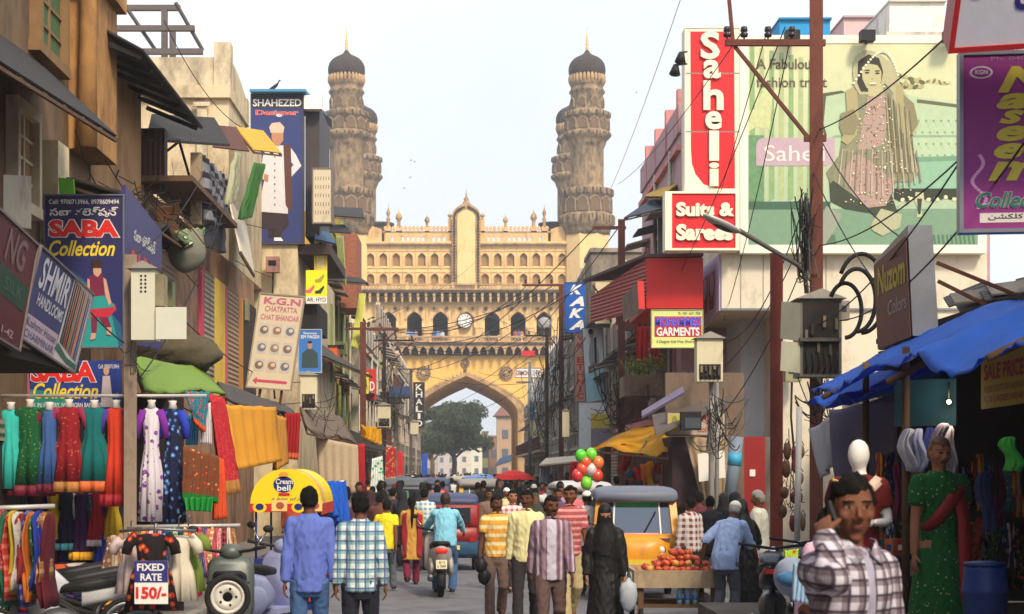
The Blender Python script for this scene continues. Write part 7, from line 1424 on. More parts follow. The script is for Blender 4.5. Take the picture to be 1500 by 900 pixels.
o = thing('roof_debris', 'heap of grey tin scraps on the roof behind the box sign', 'debris', W(1440, 470, 19)); b = MB()
for i in range(14): p_ = W(1390+i*9, 455-i*2+rnd.uniform(-14, 12), 19+rnd.random()); a = rnd.uniform(-.6, .6); b.slab([p_, p_+V((.5, 0, .12+a*.2)), p_+V((.55, .4, .3+a*.2)), p_+V((.05, .4, .15))], (0, 0, .02), (tin, concrete, oldmetal)[i % 3])
b.build('tin_scraps', o); o['kind'] = 'stuff'
R0 = house(1, -16, 19, 7.6, (176, 160, 140), 'plastered house behind the dark stall at the near right', 41, X=7.45, dirt=.8, floors=1)
house(1, 19.8, 37.4, 2.6, (190, 176, 150), 'low cream house front beside the rusty posts', 42, X=8.6, dirt=.6, floors=0)
def sidecloth(name, label, cat, px, pt, pb, Y, wd, dep, m, group, lean=0.0):
    p = W(px, pt, Y); h = (pb-pt)*Y/F; b = MB()
    wb = lambda z, q: .5*noise.noise(V((z*3.1+px, math.cos(q)*1.5, math.sin(q)*1.5)))
    b.loft([[p+V((wd*k*(1+.35*math.sin(4*q+px+z*4)+wb(z, q))*math.cos(q)+(lean+.5*wd*math.sin(px*1.7))*z+wd*.6*math.sin(z*6+px), dep*k*math.sin(q)*(1+.3*math.cos(7*q+px)+wb(z, q)), -z*h-.05*h*z*wb(0, q))) for q in [6.283*i/28 for i in range(28)]] for z, k in ((0, .3), (.03, .62), (.1, .82), (.25, .9), (.4, .96), (.55, 1), (.7, 1.03), (.85, 1.06), (1, 1.04))], m); return tag(b.build(name), label, cat, group)
# ------------------------------------------------------------------ garments
formm = mat((214, 210, 204), .5, .06)
def dress(label, px, pt, pb, Y, wpx, c, bc=None, slv=None, flare=1.0, group='dresses hung on the rail', kind=None, nm='dress', form=True):
    p = W(px, pt, Y); h = (pb-pt)*Y/F; w_ = wpx*Y/F/2; t = thing(nm, label, 'dress', p-V((0, 0, h)), group)
    m = c if not isinstance(c, tuple) else cl(c, var=.25, sc=9)
    def ring(z, a, d, amp, n=56): return [p+V((a*math.cos(q)*(1+amp*math.sin(11*q+px)), d*math.sin(q)*(1+2*amp*math.cos(9*q+px)), -z*h)) for q in [2*math.pi*i/n for i in range(n)]]
    ws = min(w_*.62, .15); prof = [(.0, ws*.45, .04), (.02, ws*.95, .05), (.08, ws, .07), (.2, ws*.86, .085), (.36, ws*.80, .08), (.55, (ws*.8+w_*flare)/2, .09), (.88, w_*flare*.96, .11)]
    zb = .88 if bc else 1.0
    b = MB(); b.loft([ring(z, a, d, .13*z) for z, a, d in prof[:-1]]+[ring(zb, w_*flare*.96, .11, .13)], m); b.build('dress_body', t)
    if bc: b = MB(); b.loft([ring(.879, w_*flare*.97, .112, .13), ring(1, w_*flare, .118, .14)], bc if not isinstance(bc, tuple) else mat(bc, .6, .5, 30)); b.build('border', t)
    if slv is not None:
        for s in (-1, 1): b = MB(); b.tube([p+V((s*ws*.85, 0, -.03*h)), p+V((s*(ws+.05), -.01, -.14*h)), p+V((s*(ws+.07), -.01, -.27*h))], [.055, .05, .045], slv if not isinstance(slv, tuple) else cl(slv), 10); b.build('sleeve', t)
    if form:
        b = MB(); b.tube([p+V((0, 0, -.01)), p+V((0, 0, .05)), p+V((0, 0, .09))], [.06, .04, .055], formm, 12); b.build('neck_form', t)
    b = MB(); b.tube([p+V((0, 0, .08)), p+V((0, 0, .16)), p+V((.02, 0, .18))], .006, steel, 6); b.build('hook', t); return t
def rail(label, p, q, r=.02, m=None): b = MB(); b.tube([p, q], r, m or mat((190, 186, 180), .4, .1, metal=.3), 8); return tag(b.build('clothes_rail'), label, 'rail')
rail('long pale clothes rail carrying the row of dresses across the left stall', W(0, 580, 20.2), W(303, 580, 20.2))
gold_b = mat((176, 120, 60), .5, .6, 40)
dl = ['turquoise dress at the left end of the rail', 'dark green dress with a maroon border on the rail', 'steel blue dress between the green and the maroon ones', 'maroon dress with a gold border in the middle of the rail', 'teal dress with an orange band on the rail', 'orange red dress with blue violet sleeves beside the post']
for lb, a in zip(dl, ((16, 600, 716, 46, (56, 186, 176), None, None), (44, 596, 727, 66, cl((20, 86, 50), kind='floral', c2=(24, 110, 60), c3=(150, 130, 60), k=26), (130, 40, 60), (22, 70, 44)), (72, 600, 724, 40, (62, 96, 156), (110, 30, 50), (110, 30, 50)), (101, 596, 721, 60, cl((140, 26, 36), kind='floral', c2=(150, 34, 44), c3=(190, 130, 70), k=22), gold_b, (150, 40, 80)), (138, 597, 720, 62, (18, 104, 104), (206, 100, 50), None), (170, 597, 742, 46, (206, 60, 36), (150, 26, 40), (70, 60, 150)))): dress(lb, a[0], a[1], a[2], 20.2, a[3], a[4], a[5], a[6])
dress('white gown printed with purple flowers and purple sleeves, right of the post', 222, 597, 764, 20.2, 42, cl((212, 204, 214), kind='floral', c2=(120, 50, 150), c3=(150, 90, 180), k=11), None, (120, 40, 150), .95)
dress('navy gown printed with blue flowers and royal blue sleeves beside the white gown', 253, 598, 766, 20.25, 40, cl((28, 32, 66), kind='floral', c2=(66, 120, 190), c3=(150, 180, 220), k=13), None, (40, 60, 180), .95)
for lb, a in zip(['yellow kurta in the lower row under the green dress', 'navy kurta in the lower row', 'purple kurta with yellow hem in the lower row', 'red kurta with white motif in the lower row', 'bright yellow kurta low beside the post', 'cobalt blue kurta low behind the motorbikes', 'dark maroon kurta at the left of the lower row'], ((78, 722, 790, 30, (222, 176, 30), None), (97, 722, 806, 34, (36, 36, 66), (60, 130, 150)), (119, 724, 820, 34, (66, 30, 84), (226, 170, 40)), (142, 722, 800, 30, (176, 36, 50), (206, 190, 200)), (166, 724, 790, 30, (222, 186, 40), None), (152, 780, 836, 34, (40, 56, 160), None), (52, 724, 800, 40, (70, 24, 34), None))): dress(lb, a[0], a[1], a[2], 20.9, a[3], a[4], a[5], None, form=False, group='kurtas hung in the lower row')
rail('lower clothes rail behind the row of kurtas', W(30, 716, 20.9), W(185, 716, 20.9))
# stacks of dark cloth behind, stall back wall
b = MB(); o = thing('market_stall', 'dark backed clothes stall with the rail of dresses at the left', 'stall', (-4.9, 21.8, 0)); b.box(-6.4, -3.7, 21.55, 21.6, .15, 3.0, mat((44, 36, 40), .95, .3, 3)); b.build('back_panel', o)
b = MB(); b.box(-5.69, -4.2, 20.95, 21.5, .151, .8, mat((60, 44, 44), .9, .3, 3)); b.build('counter', o)
rg = random.Random(21)
pc = [((150, 30, 40), 'crimson'), ((30, 80, 60), 'deep green'), ((206, 150, 40), 'mustard'), ((60, 40, 110), 'violet'), ((30, 50, 120), 'blue'), ((190, 80, 50), 'rust orange'), ((120, 30, 70), 'magenta'), ((24, 30, 40), 'ink black'), ((200, 190, 180), 'cream'), ((40, 120, 120), 'teal')]
for i in range(26):
    c, n_ = pc[(i*7) % 10]; c2 = pc[(i*3+4) % 10][0]; kd = ('floral', 'stripex', 'floral', 'stripez', None)[i % 5]; px = 10+7.2*i+rg.uniform(-3, 3); pt = 716+rg.uniform(-6, 26)
    sidecloth('hanging_garment', '%s %s garment packed behind the lower row of kurtas' % (n_, {'floral': 'flowered', 'stripex': 'striped', 'stripez': 'banded', None: 'plain'}[kd]), 'garment', px, pt, pt+rg.uniform(66, 120), 21.0+rg.uniform(0, .25), .05, .08, cl(c, kind=kd, c2=c2, c3=pc[(i+5) % 10][0], k=(18, 34, 14, 22, 1)[i % 5]) if kd else cl(c, var=.3), 'garments packed behind the kurtas')
for j in range(9):
    for i in range(7):
        c, n_ = pc[(i*3+j*7) % 10]; x = WX(18+i*23, 20.6); z = .151+j*.075; b = MB(); b.loft([rsect(.13+.012*rg.random(), z+.004, z+.072, 20.45, .03), rsect(.135+.012*rg.random(), z+.004, z+.072, 20.8, .03)], cl(c, var=.3)); b.v = [v+V((x+rg.uniform(-.02, .02), rg.uniform(-.03, .03), 0)) for v in b.v]
        tag(b.build('folded_cloth'), '%s folded cloth, %s from the ground in its pile below the dresses' % (n_, ('first', 'second', 'third', 'fourth', 'fifth', 'sixth', 'seventh', 'eighth', 'ninth')[j]), 'folded cloth', 'folded cloths piled under the dresses')
# front left rack, garments seen edge on
rail('short rail at the lower left corner holding sideways garments', W(-20, 745, 13.0), W(80, 742, 13.2))
gc = [((190, 50, 60), 'rose'), ((30, 110, 80), 'green'), ((206, 60, 40), 'red'), ((214, 176, 40), 'yellow'), ((210, 206, 200), 'white'), ((150, 36, 40), 'crimson'), ((40, 46, 120), 'royal blue'), ((222, 120, 40), 'orange'), ((28, 96, 60), 'bottle green'), ((36, 60, 170), 'cobalt'), ((176, 120, 60), 'tan'), ((110, 24, 40), 'wine')]
for i, (c, n_) in enumerate(gc): sidecloth('hanging_garment', '%s garment hung sideways on the lower left corner rail' % n_, 'garment', 4+6.2*i+2*math.sin(i*5), 748+(i % 3)*2, 850+(i*37) % 46, 13.0+.02*i, .030+.008*math.sin(i*3.1), .2, cl(tuple(int(x*.8) for x in c), kind=('floral', None, 'stripez', None)[i % 4], c2=tuple(min(220, int(x*.6)+60) for x in c), c3=(190, 170, 120), k=(24, 1, 12, 1)[i % 4]) if i % 2 == 0 else cl(tuple(int(x*.78) for x in c), var=.4, sc=8), 'garments on the lower left rail')
# scarves
rail('horizontal rail of the scarf stand in front of the gowns', W(186, 772, 18.2), W(352, 770, 18.2))
sc_ = [((176, 130, 100), 'beige'), ((140, 50, 50), 'brick'), ((120, 96, 70), 'brown'), ((214, 150, 60), 'amber'), ((190, 60, 70), 'rose red'), ((206, 190, 190), 'white'), ((60, 120, 150), 'teal'), ((206, 120, 120), 'coral'), ((40, 60, 130), 'blue'), ((36, 120, 130), 'sea green'), ((206, 200, 180), 'ivory'), ((30, 70, 80), 'petrol'), ((220, 130, 70), 'orange'), ((200, 60, 50), 'vermilion'), ((226, 190, 160), 'peach'), ((180, 50, 60), 'cherry'), ((70, 70, 120), 'slate violet'), ((200, 110, 100), 'salmon'), ((190, 150, 110), 'sand'), ((150, 60, 70), 'dusky red'), ((196, 130, 130), 'pink'), ((110, 40, 50), 'oxblood'), ((206, 160, 140), 'pale coral'), ((150, 110, 80), 'camel')]
for i, (c, n_) in enumerate(sc_): sidecloth('scarf', '%s scarf folded over the stand in front of the gowns' % n_, 'scarf', 190+6.7*i, 772, 838+(i*53) % 40+(24 if i > 17 else 0), 18.2+.01*(i % 3), .028, .05, cl(c, kind='stripez' if i % 3 == 0 else 'stripex' if i % 3 == 1 else 'floral', c2=tuple(min(230, int(x*1.3)+20) for x in c), k=(16, 50, 40)[i % 3]), 'scarves on the stand')
for i in range(4): sidecloth('patterned_wrap', '%s zigzag wrap hanging at the left end of the scarf stand' % ('first brown', 'second beige', 'third tan', 'fourth rust')[i], 'wrap', 158+11*i, 786-2*i, 872+(i*7) % 12, 17.0, .045, .06, cl(((120, 84, 66), (170, 150, 130), (150, 116, 90), (130, 70, 50))[i], kind='floral', c2=(214, 196, 170), c3=(80, 40, 36), k=22), 'zigzag wraps')
# fixed rate stand
fs = thing('garment_stand', 'steel garment stand that holds the black floral shirt', 'stand', (WX(225, 14.5), 14.6, 0)); b = MB(); p = W(228, 775, 14.6); b.tube([V((p.x, 14.6, 0)), p, p+V((0, 0, .05))], .016, steel, 8); b.tube([p+V((-.32, 0, -.02)), p, p+V((.36, 0, -.02))], .014, steel, 8); b.tube([V((p.x-.3, 14.4, .02)), V((p.x, 14.6, .2)), V((p.x+.3, 14.8, .02))], .014, steel, 8); b.build('frame', fs)
for lb, px, pt, pb, wd, c, sl, Y in (('black shirt with red and orange flowers bearing the price board', 222, 782, 893, 84, cl((30, 24, 26), kind='floral', c2=(176, 46, 36), c3=(206, 130, 50), k=12), cl((30, 24, 26), kind='floral', c2=(176, 46, 36), c3=(206, 130, 50), k=12), 14.5), ('off white shirt behind the black floral one', 262, 785, 880, 60, (206, 196, 176), (206, 196, 176), 14.7), ('olive green shirt behind the off white one', 276, 784, 866, 54, (110, 130, 50), (110, 130, 50), 14.9), ('pale pink shirt at the left behind the black floral one', 192, 790, 870, 50, (196, 176, 176), (190, 170, 170), 14.8)): dress(lb, px, pt, pb, Y, wd, c, None, sl, .9, 'shirts on the price stand', nm='hanging_shirt', form=False)
P = pxpan(197, 822, 246, 885, 14.3); bd = board(P, 'price_board', 'blue and white price board pinned on the black floral shirt', 'sign', white, None, .01); b = MB(); p_poly(b, P, [(0, .5), (1, .5), (1, 1), (0, 1)], mat((44, 46, 120), .5), 1); b.build('printed_band', bd); p_text(bd, P, 'FIXED', (.08, .77, .90, .94), white, .03); p_text(bd, P, 'RATE', (.18, .54, .82, .71), white, .03); p_text(bd, P, '150/-', (.04, .12, .96, .40), mat((206, 40, 40), .5), .04)
# big hangings on the left
redf = cl((176, 30, 44), kind='floral', c2=(196, 70, 60), k=30)
cloth('big mustard orange sheet hanging over the left stalls', [W(326, 592, 24.5), W(404, 596, 27.5), W(410, 676, 27.5), W(346, 690, 24.5)], cl((206, 142, 40), var=.14, sc=3), wv=.05)
cloth('narrow ochre sheet behind the mustard orange one', [W(398, 606, 28), W(420, 612, 30), W(418, 680, 30), W(402, 690, 28)], cl((190, 130, 50)), wv=.05)
cloth('long crimson sari with a woven border hanging left of the mustard sheet', [W(307, 576, 21.5), W(330, 584, 22.5), W(349, 722, 22.5), W(322, 728, 21.5)], redf, wv=.05, edge=gold_b)
cloth('orange bordered teal patterned shawl draped over the rail', [W(270, 572, 20.4), W(307, 574, 20.6), W(298, 634, 20.6), W(284, 620, 20.4)], cl((40, 120, 140), kind='floral', c2=(206, 80, 50), c3=(50, 60, 120), k=16), wv=.04, edge=mat((206, 90, 40), .8))
cloth('white lace cloth under the teal patterned shawl', [W(292, 590, 20.7), W(308, 590, 20.7), W(310, 652, 20.7), W(294, 650, 20.7)], cl((206, 200, 206)), wv=.03)
cloth('pale blue kurta cloth beside the white lace', [W(276, 606, 20.8), W(292, 606, 20.8), W(290, 652, 20.8), W(272, 652, 20.8)], cl((90, 160, 200)), wv=.03)
cloth('richly embroidered brown, red and gold panel with green top', [W(268, 654, 20.0), W(322, 668, 20.3), W(318, 738, 20.3), W(266, 732, 20.0)], cl((110, 66, 40), kind='floral', c2=(150, 26, 36), c3=(190, 160, 70), k=14, var=.4), wv=.03, edge=cl((24, 110, 40)))
cloth('glossy green pouch cloth beneath the embroidered panel', [W(268, 728, 19.9), W(312, 728, 19.9), W(310, 750, 19.9), W(274, 748, 19.9)], mat((30, 130, 50), .35, .3, 8), wv=.05)
cloth('orange red scarf hanging at the right of the embroidered panel', [W(312, 668, 20.5), W(328, 672, 20.6), W(330, 760, 20.6), W(312, 762, 20.5)], cl((206, 80, 40), var=.3), wv=.04)
for lb, q, c, e in (('red carpet with an orange border hanging at an old shop front', ((417, 606), (440, 604), (437, 674), (415, 672), 32), (150, 22, 26), (206, 100, 60)), ('brown rug hanging under the beige awning', ((488, 650), (504, 648), (506, 686), (490, 688), 44), (130, 64, 46), (150, 90, 60)), ('white sheet with green dots hung at a stall', ((545, 672), (560, 668), (563, 728), (542, 730), 42), (206, 212, 206), (60, 160, 110)), ('tall red curtain strip beside the beige curtain stall', ((525, 650), (534, 650), (535, 722), (525, 722), 46), (176, 36, 46), (150, 30, 40)), ('wide beige curtain closing a stall on the left', ((462, 640), (524, 652), (526, 722), (470, 724), 41), (176, 156, 130), (160, 140, 116)), ('red patterned saris hung in a doorway farther up the left side', ((565, 655), (580, 655), (580, 705), (564, 708), 62), (170, 40, 46), (190, 150, 90)), ('scarlet cloth at a lit shop left of the arch', ((583, 662), (590, 662), (590, 700), (582, 702), 76), (206, 40, 44), (206, 90, 60)), ('blue cloth on a shop front just left of the arch', ((618, 665), (626, 665), (626, 698), (617, 698), 100), (50, 90, 190), (60, 90, 160))):
    Y = q[4]; cloth(lb, [W(q[0][0], q[0][1], Y), W(q[1][0], q[1][1], Y), W(q[2][0], q[2][1], Y), W(q[3][0], q[3][1], Y)], cl(c, kind='floral', c2=e, k=9) if 'dots' in lb or 'pattern' in lb else cl(c, var=.2), wv=.03, edge=cl(e), group='cloths hung at the left shop fronts')
cloth('bright blue tarpaulin draped over a stall behind the blue shirted man', [W(472, 704, 24.5), W(506, 704, 25.5), W(509, 790, 25), W(488, 752, 24.4)], blue_t, wv=.08)
cloth('yellow tarpaulin scrap over a stall roof on the left', [W(530, 622, 52), W(560, 628, 54), W(552, 652, 53), W(532, 640, 52)], yel_t, wv=.15)
awning('grass green cloth awning above the gowns', [W(196, 524, 21.5), W(296, 540, 27), W(330, 576, 26), W(212, 574, 20.3)], mat((110, 140, 50), .7, .15, 3), .03, 3, wav=.05)
awning('dark tin shop awning sagging above the mustard sheet', [W(318, 560, 27), W(420, 596, 36), W(440, 612, 35), W(332, 590, 26)], tin, .04, 4, wav=.06)
awning('grey brown canvas awning above the beige curtain', [W(440, 596, 40), W(500, 612, 48), W(522, 648, 46), W(450, 632, 38)], mat((110, 96, 84), .85, .2, 3, dirt=.4), .04, 3, wav=.08)
awning('dark lean-to awning farther along the left stalls', [W(500, 625, 50), W(560, 650, 66), W(566, 662, 64), W(500, 648, 48)], tind, .05, 2)
t = thing('rubble_heap', 'heap of dry rubble and leaves on the ledge over the green awning', 'rubble', W(255, 515, 26)); b = MB(); b.ell(W(255, 518, 26.5), (.75, .8, .35), mat((84, 76, 58), .95, .5, 7, .05), 24, 14, None, lambda q: q*(1+.25*noise.noise(q*5))); b.build('heap', t); t['kind'] = 'stuff'
# ------------------------------------------------------------------ poles, boxes, lamp
def pole(label, px, Y, pyt, w_, m, arms=(), ibeam=True, x2=None, braces=()):
    x = WX(px, Y); t = thing('utility_pole', label, 'pole', (x, Y, 0)); zt = WZ(pyt, Y); h = w_/2; b = MB(); tx = WX(x2 if x2 is not None else px, Y)
    if ibeam:
        b.hexa([(x-h, Y-h, 0), (x+h, Y-h, 0), (x+h, Y-h+.03, 0), (x-h, Y-h+.03, 0), (tx-h, Y-h, zt), (tx+h, Y-h, zt), (tx+h, Y-h+.03, zt), (tx-h, Y-h+.03, zt)], m); b.hexa([(x-.015, Y-h+.031, 0), (x+.015, Y-h+.031, 0), (x+.015, Y+h, 0), (x-.015, Y+h, 0), (tx-.015, Y-h+.031, zt), (tx+.015, Y-h+.031, zt), (tx+.015, Y+h, zt), (tx-.015, Y+h, zt)], m)
    else: b.tube([(x, Y, 0), (tx, Y, zt)], [h, h*.85], m, 10)
    b.build('post', t)
    for x0_, x1_, y, ins in arms:
        b = MB(); b.bar(W(x0_, y, Y-.05), W(x1_, y, Y-.05), .07, m, .09); a = b.build('crossarm', t)
        for ix in ins: b = MB(); p = W(ix, y, Y-.05); b.lathe(p, [(.012, .03), (.012, .08), (.05, .085), (.06, .13), (.03, .15), (.055, .17), (.045, .23), (.015, .24)], mat((50, 42, 42), .3, .2), 10); b.build('insulator', a)
    for p, q in braces: b = MB(); b.bar(W(p[0], p[1], Y-.02), W(q[0], q[1], Y-.02), .05, m); b.build('brace', t)
    return t
pole('tall rusty girder pole rising in front of the green billboard', 1194, 24.0, -14, .19, rustpole, ((1062, 1209, 63, (1057+8, 1090, 1125, 1160)), (1178, 1210, 203, ())), braces=(((1076, 68), (1184, 202)), ((1068, 0), (1074, 64))))
pole('shorter rust red girder post standing on the right kerb', 1136, 25.0, 372, .19, mat((110, 46, 38), .8, .3, 6, .01, dirt=.5, dc=(60, 34, 28)))
pole('brown girder pole with a crossarm left of the red cabin', 910, 47, 322, .2, rustpole, ((868, 917, 334, (910,)), (896, 918, 400, ())), braces=(((868, 418), (908, 470)),))
pole('rusty pole with a crossarm among the wires left of the blue vertical sign', 822, 66, 417, .2, rustpole, ((765, 826, 418, (770, 790, 808)),), braces=(((782, 462), (816, 508)),))
pole('thin dark pole nearest the arch on the right', 801, 84, 480, .18, dark, ((770, 806, 492, (775, 790)),))
pole('grey steel lamp pole behind the right arch jamb', 776, 96, 530, .2, steel, ((756, 780, 560, ()),), False)
pole('weathered wooden post carrying the white fuse box beside the gowns', 192, 20.0, 374, .15, mat((150, 132, 116), .85, .3, 6, dirt=.6), x2=193)
pole('rust brown pole with a long diagonal brace on the left', 532, 60, 472, .22, rustpole, ((505, 584, 482, (512, 540, 575)),), braces=(((580, 486), (535, 522)),))
pole('slim dark pole with a crossarm left of the arch', 563, 82, 488, .18, dark, ((548, 607, 499, (552, 580, 603)),), braces=(((604, 502), (566, 540)),))
pole('grey pole by the black vertical sign', 602, 108, 540, .2, oldmetal, ((585, 632, 541, (590, 628)),))
pole('twin grey pipe pole carrying the cream fuse box on the right', 1042, 29.5, 520, .11, mat((150, 146, 140), .5, .15, metal=.2), (), False)
pole('slim grey pipe pole standing close beside the twin pipe pole', 1050, 29.7, 560, .09, mat((130, 128, 126), .5, .15, metal=.2), (), False)
b = MB(); b.tube([W(1166, 890, 20.5), W(1171, 596, 20.5)], .038, mat((170, 170, 170), .5, .1, 3, dirt=.4), 10); tag(b.build('white_pipe'), 'white plastic pipe standing at the corner of the dark stall', 'pipe')
def ebox(label, x0, y0, x1, y1, Y, openh=None, m=None, dep=.35, roof=True, door=None):
    t = thing('fuse_box', label, 'fuse box', W((x0+x1)/2, y1, Y)); m = m or cream; b = MB(); X0, X1, Z0, Z1 = WX(x0, Y), WX(x1, Y), WZ(y1, Y), WZ(y0, Y); b.box(X0, X1, Y, Y+dep, Z0, Z1, m); b.build('cabinet', t)
    if roof: b = MB(); xm = (X0+X1)/2; o_ = .06*(X1-X0)+.03; b.slab([V((X0-o_, Y-o_, Z1+.002)), V((X1+o_, Y-o_, Z1+.002)), V((xm, Y-o_, Z1+.16*(X1-X0)+.05))], (0, dep+2*o_, 0), mat((150, 146, 136), .6, .2, 4, dirt=.5)); b.build('cabinet_roof', t)
    if openh:
        a, c = openh; b = MB(); zz0, zz1 = Z0+(Z1-Z0)*a, Z0+(Z1-Z0)*c; b.box(X0+.04, X1-.04, Y-.012, Y-.002, zz0, zz1, mat((44, 38, 34), .8, .4, 12)); n = max(3, int((X1-X0)/.09))
        ob = b.build('opening', t); b = MB()
        for i in range(n): xx = X0+.04+(i+.5)*(X1-X0-.08)/n; zf = zz0+(zz1-zz0)*(.45+.2*math.sin(i*2.7)); b.box(xx-.02, xx+.02, Y-.05, Y-.013, zf, min(zz1-.03, zf+.16), mat(((128, 112, 90), (70, 62, 56), (96, 84, 70))[i % 3], .6, .4)); b.tube([(xx, Y-.03, zz0+(zz1-zz0)*.3), (xx+.02, Y-.06, zz0+(zz1-zz0)*.12), (xx-.01, Y-.03, zz0)], .012, wire_m, 5)
        b.build('fuse_row', ob)
    return t
e = ebox('tall white fuse box with vent holes on the wooden post beside the gowns', 192, 394, 227, 498, 19.6, None, mat((206, 204, 184), .6, .1, 3, dirt=.25, dc=(150, 110, 70)))
b = MB(); Ye = 19.6; P = pxpan(192, 394, 227, 498, Ye-.002)
for i in range(2):
    for j in range(5): p_ell(b, P, (.42+.18*i, .90-.055*j), .05, .017, black, 1, 10)
b.build('vent_holes', e); b = MB(); b.slab([W(228, 450, 19.55), W(273, 450, 19.75), W(273, 497, 19.75), W(228, 497, 19.55)], (0, .02, 0), mat((196, 196, 180), .6, .1, 3, dirt=.2)); b.build('door', e); b = MB(); b.box(WX(227.2, Ye), WX(240, Ye), Ye, Ye+.25, WZ(448, Ye), WZ(402, Ye), mat((150, 140, 110), .8, .4, 9, dirt=.8)); b.build('fuse_compartment', e)
e = ebox('big grey open fuse cabinet full of wires on the rusty pole', 1172, 438, 1233, 552, 23.3, (.04, .96), mat((110, 108, 100), .6, .2, 4, dirt=.5), .5)
for y0, y1, lb in ((442, 498, 'upper'), (500, 545, 'lower')): b = MB(); b.slab([W(1145, y0, 23.0), W(1172, y0+2, 23.28), W(1172, y1+2, 23.28), W(1143, y1-2, 23.0)], (0, .02, 0), mat((122, 122, 112) if lb == 'upper' else (176, 176, 156), .6, .2, 3, dirt=.5)); b.build('door', e)
b = MB(); b.box(WX(1172, 23.2), WX(1233, 23.2), 23.2, 23.28, WZ(500, 23.2), WZ(495, 23.2), oldmetal); b.build('shelf_bar', e)
for a in (('cream fuse box on the twin pipe pole in front of the white wall', 1021, 496, 1059, 559, 29.2, (.05, .40)), ('grey fuse box under the blue tailor poster', 440, 550, 464, 600, 40, (.05, .45)), ('cream fuse box farther along the left poles', 553, 594, 572, 626, 68, (.05, .4)), ('small cream fuse box by the black vertical sign', 601, 618, 613, 636, 98, None), ('white fuse box pair, upper, right of the arch', 790, 615, 804, 633, 86, None), ('pale fuse box left of the pair near the arch', 777, 616, 786, 640, 90, None), ('tall cream fuse box behind the rusty pole on the right', 824, 602, 834, 640, 64, None), ('white fuse box pair, lower, right of the arch', 791, 634, 803, 648, 86, None)): ebox(*a)
t = thing('street_lamp', 'grey street lamp head on a bent arm in front of the red corner sign', 'street lamp', W(1180, 412, 23.8)); b = MB(); b.tube([W(1182, 430, 23.8), W(1179, 402, 23.8), W(1168, 388, 23.7), W(1083, 338, 23.2)], .035, oldmetal, 8); b.build('arm', t); p, q = W(1030, 314, 23.0), W(1086, 340, 23.2); d = (q-p).normalized(); b = MB(); Mx = Matrix((d, V((0, 1, 0)), d.cross(V((0, 1, 0))))).transposed(); b.ell((p+q)/2, ((q-p).length/2*1.02, .14, .09), mat((170, 168, 164), .4, .12, 3, metal=.3, dirt=.3), 18, 10, Mx, lambda v: V((v.x, v.y, v.z if v.z < 0 else v.z*.45))); b.build('lamp_head', t); b = MB(); b.ell((p+q)/2+V((0, 0, -.05)), (.2, .1, .05), mat((60, 58, 56), .3), 14, 8, Mx); b.build('lamp_lens', t)
t = thing('satellite_dish', 'pale satellite dish above the gateway side roofs on the right', 'dish', W(797, 480, 90)); b = MB(); p = W(797, 475, 90); b.loft([[p+V((r*math.cos(a), -.25+r*r*.5, r*math.sin(a))) for a in [6.283*i/18 for i in range(18)]] for r in (.02, .22, .38)], mat((150, 150, 154), .6, .1)); b.build('dish', t); b = MB(); b.bar(p, W(797, 500, 90), .06, steel); b.build('mast', t)
t = thing('ac_unit', 'dark blue box of an air conditioner sticking out beside the black vertical sign', 'air conditioner', W(584, 582, 92)); b = MB(); Ya = 92; b.box(WX(570, Ya), WX(600, Ya), Ya, Ya+1, WZ(581, Ya), WZ(566, Ya), mat((52, 70, 110), .6, .2, 3)); b.build('casing', t); b = MB(); b.bar(W(571, 583, Ya), W(601, 583, Ya), .1, dark); b.build('bracket', t)
# ------------------------------------------------------------------ wires
def wire(p, q, sag=.3, r=.011, label='thin black overhead wire crossing above the street', n=14, group='overhead wires', m=None):
    b = MB(); p, q = V(p), V(q); b.tube([p.lerp(q, i/n)-V((0, 0, sag*4*(i/n)*(1-i/n))) for i in range(n+1)], r, m or wire_m, 5); return tag(b.build('overhead_wire'), label, 'wire', group)
for i, (x0_, y0, Y0, x1_, y1, Y1, sg) in enumerate(((1000, -10, 40, 895, 276, 70, .2), (1092, 40, 24, 905, 270, 66, .3), (1125, 40, 24, 1010, 420, 60, .2), (1160, 45, 24, 1060, 470, 40, .3), (1150, 40, 24, 940, 500, 50, .4), (1380, 60, 15, 1200, 190, 24, .1), (1460, 150, 13, 1190, 480, 24, .3), (1440, 200, 14, 1200, 360, 24, .2), (1500, 210, 12, 1230, 470, 23, .3), (1190, 250, 24, 1370, 500, 17, .3), (1205, 210, 24, 1340, 360, 18, .2), (1180, 380, 24, 1045, 620, 30, .3), (1178, 300, 24, 1050, 500, 30, .6), (1185, 330, 24, 1000, 540, 40, .9))): wire(W(x0_, y0, Y0), W(x1_, y1, Y1), sg, .009, 'thin black wire running from the tall rusty pole over the right shops', group='wires at the rusty pole')
for i, (x0_, y0, Y0, x1_, y1, Y1) in enumerate(((812, 418, 66, 540, 484, 60), (790, 418, 66, 575, 484, 60), (801, 492, 84, 580, 500, 82), (775, 492, 84, 560, 500, 82), (780, 560, 96, 600, 542, 108), (822, 430, 66, 628, 542, 108), (905, 335, 47, 700, 560, 110), (870, 335, 47, 610, 540, 108), (806, 500, 84, 640, 600, 160), (770, 565, 96, 650, 606, 150), (580, 486, 60, 770, 420, 66), (604, 500, 82, 880, 400, 50), (700, 545, 130, 776, 530, 96), (512, 484, 60, 700, 380, 174), (800, 492, 84, 660, 420, 172))): wire(W(x0_, y0, Y0), W(x1_, y1, Y1), .5+.1*(i % 4), .016, 'thin wire strung across the street in front of the gateway', group='wires before the gateway')
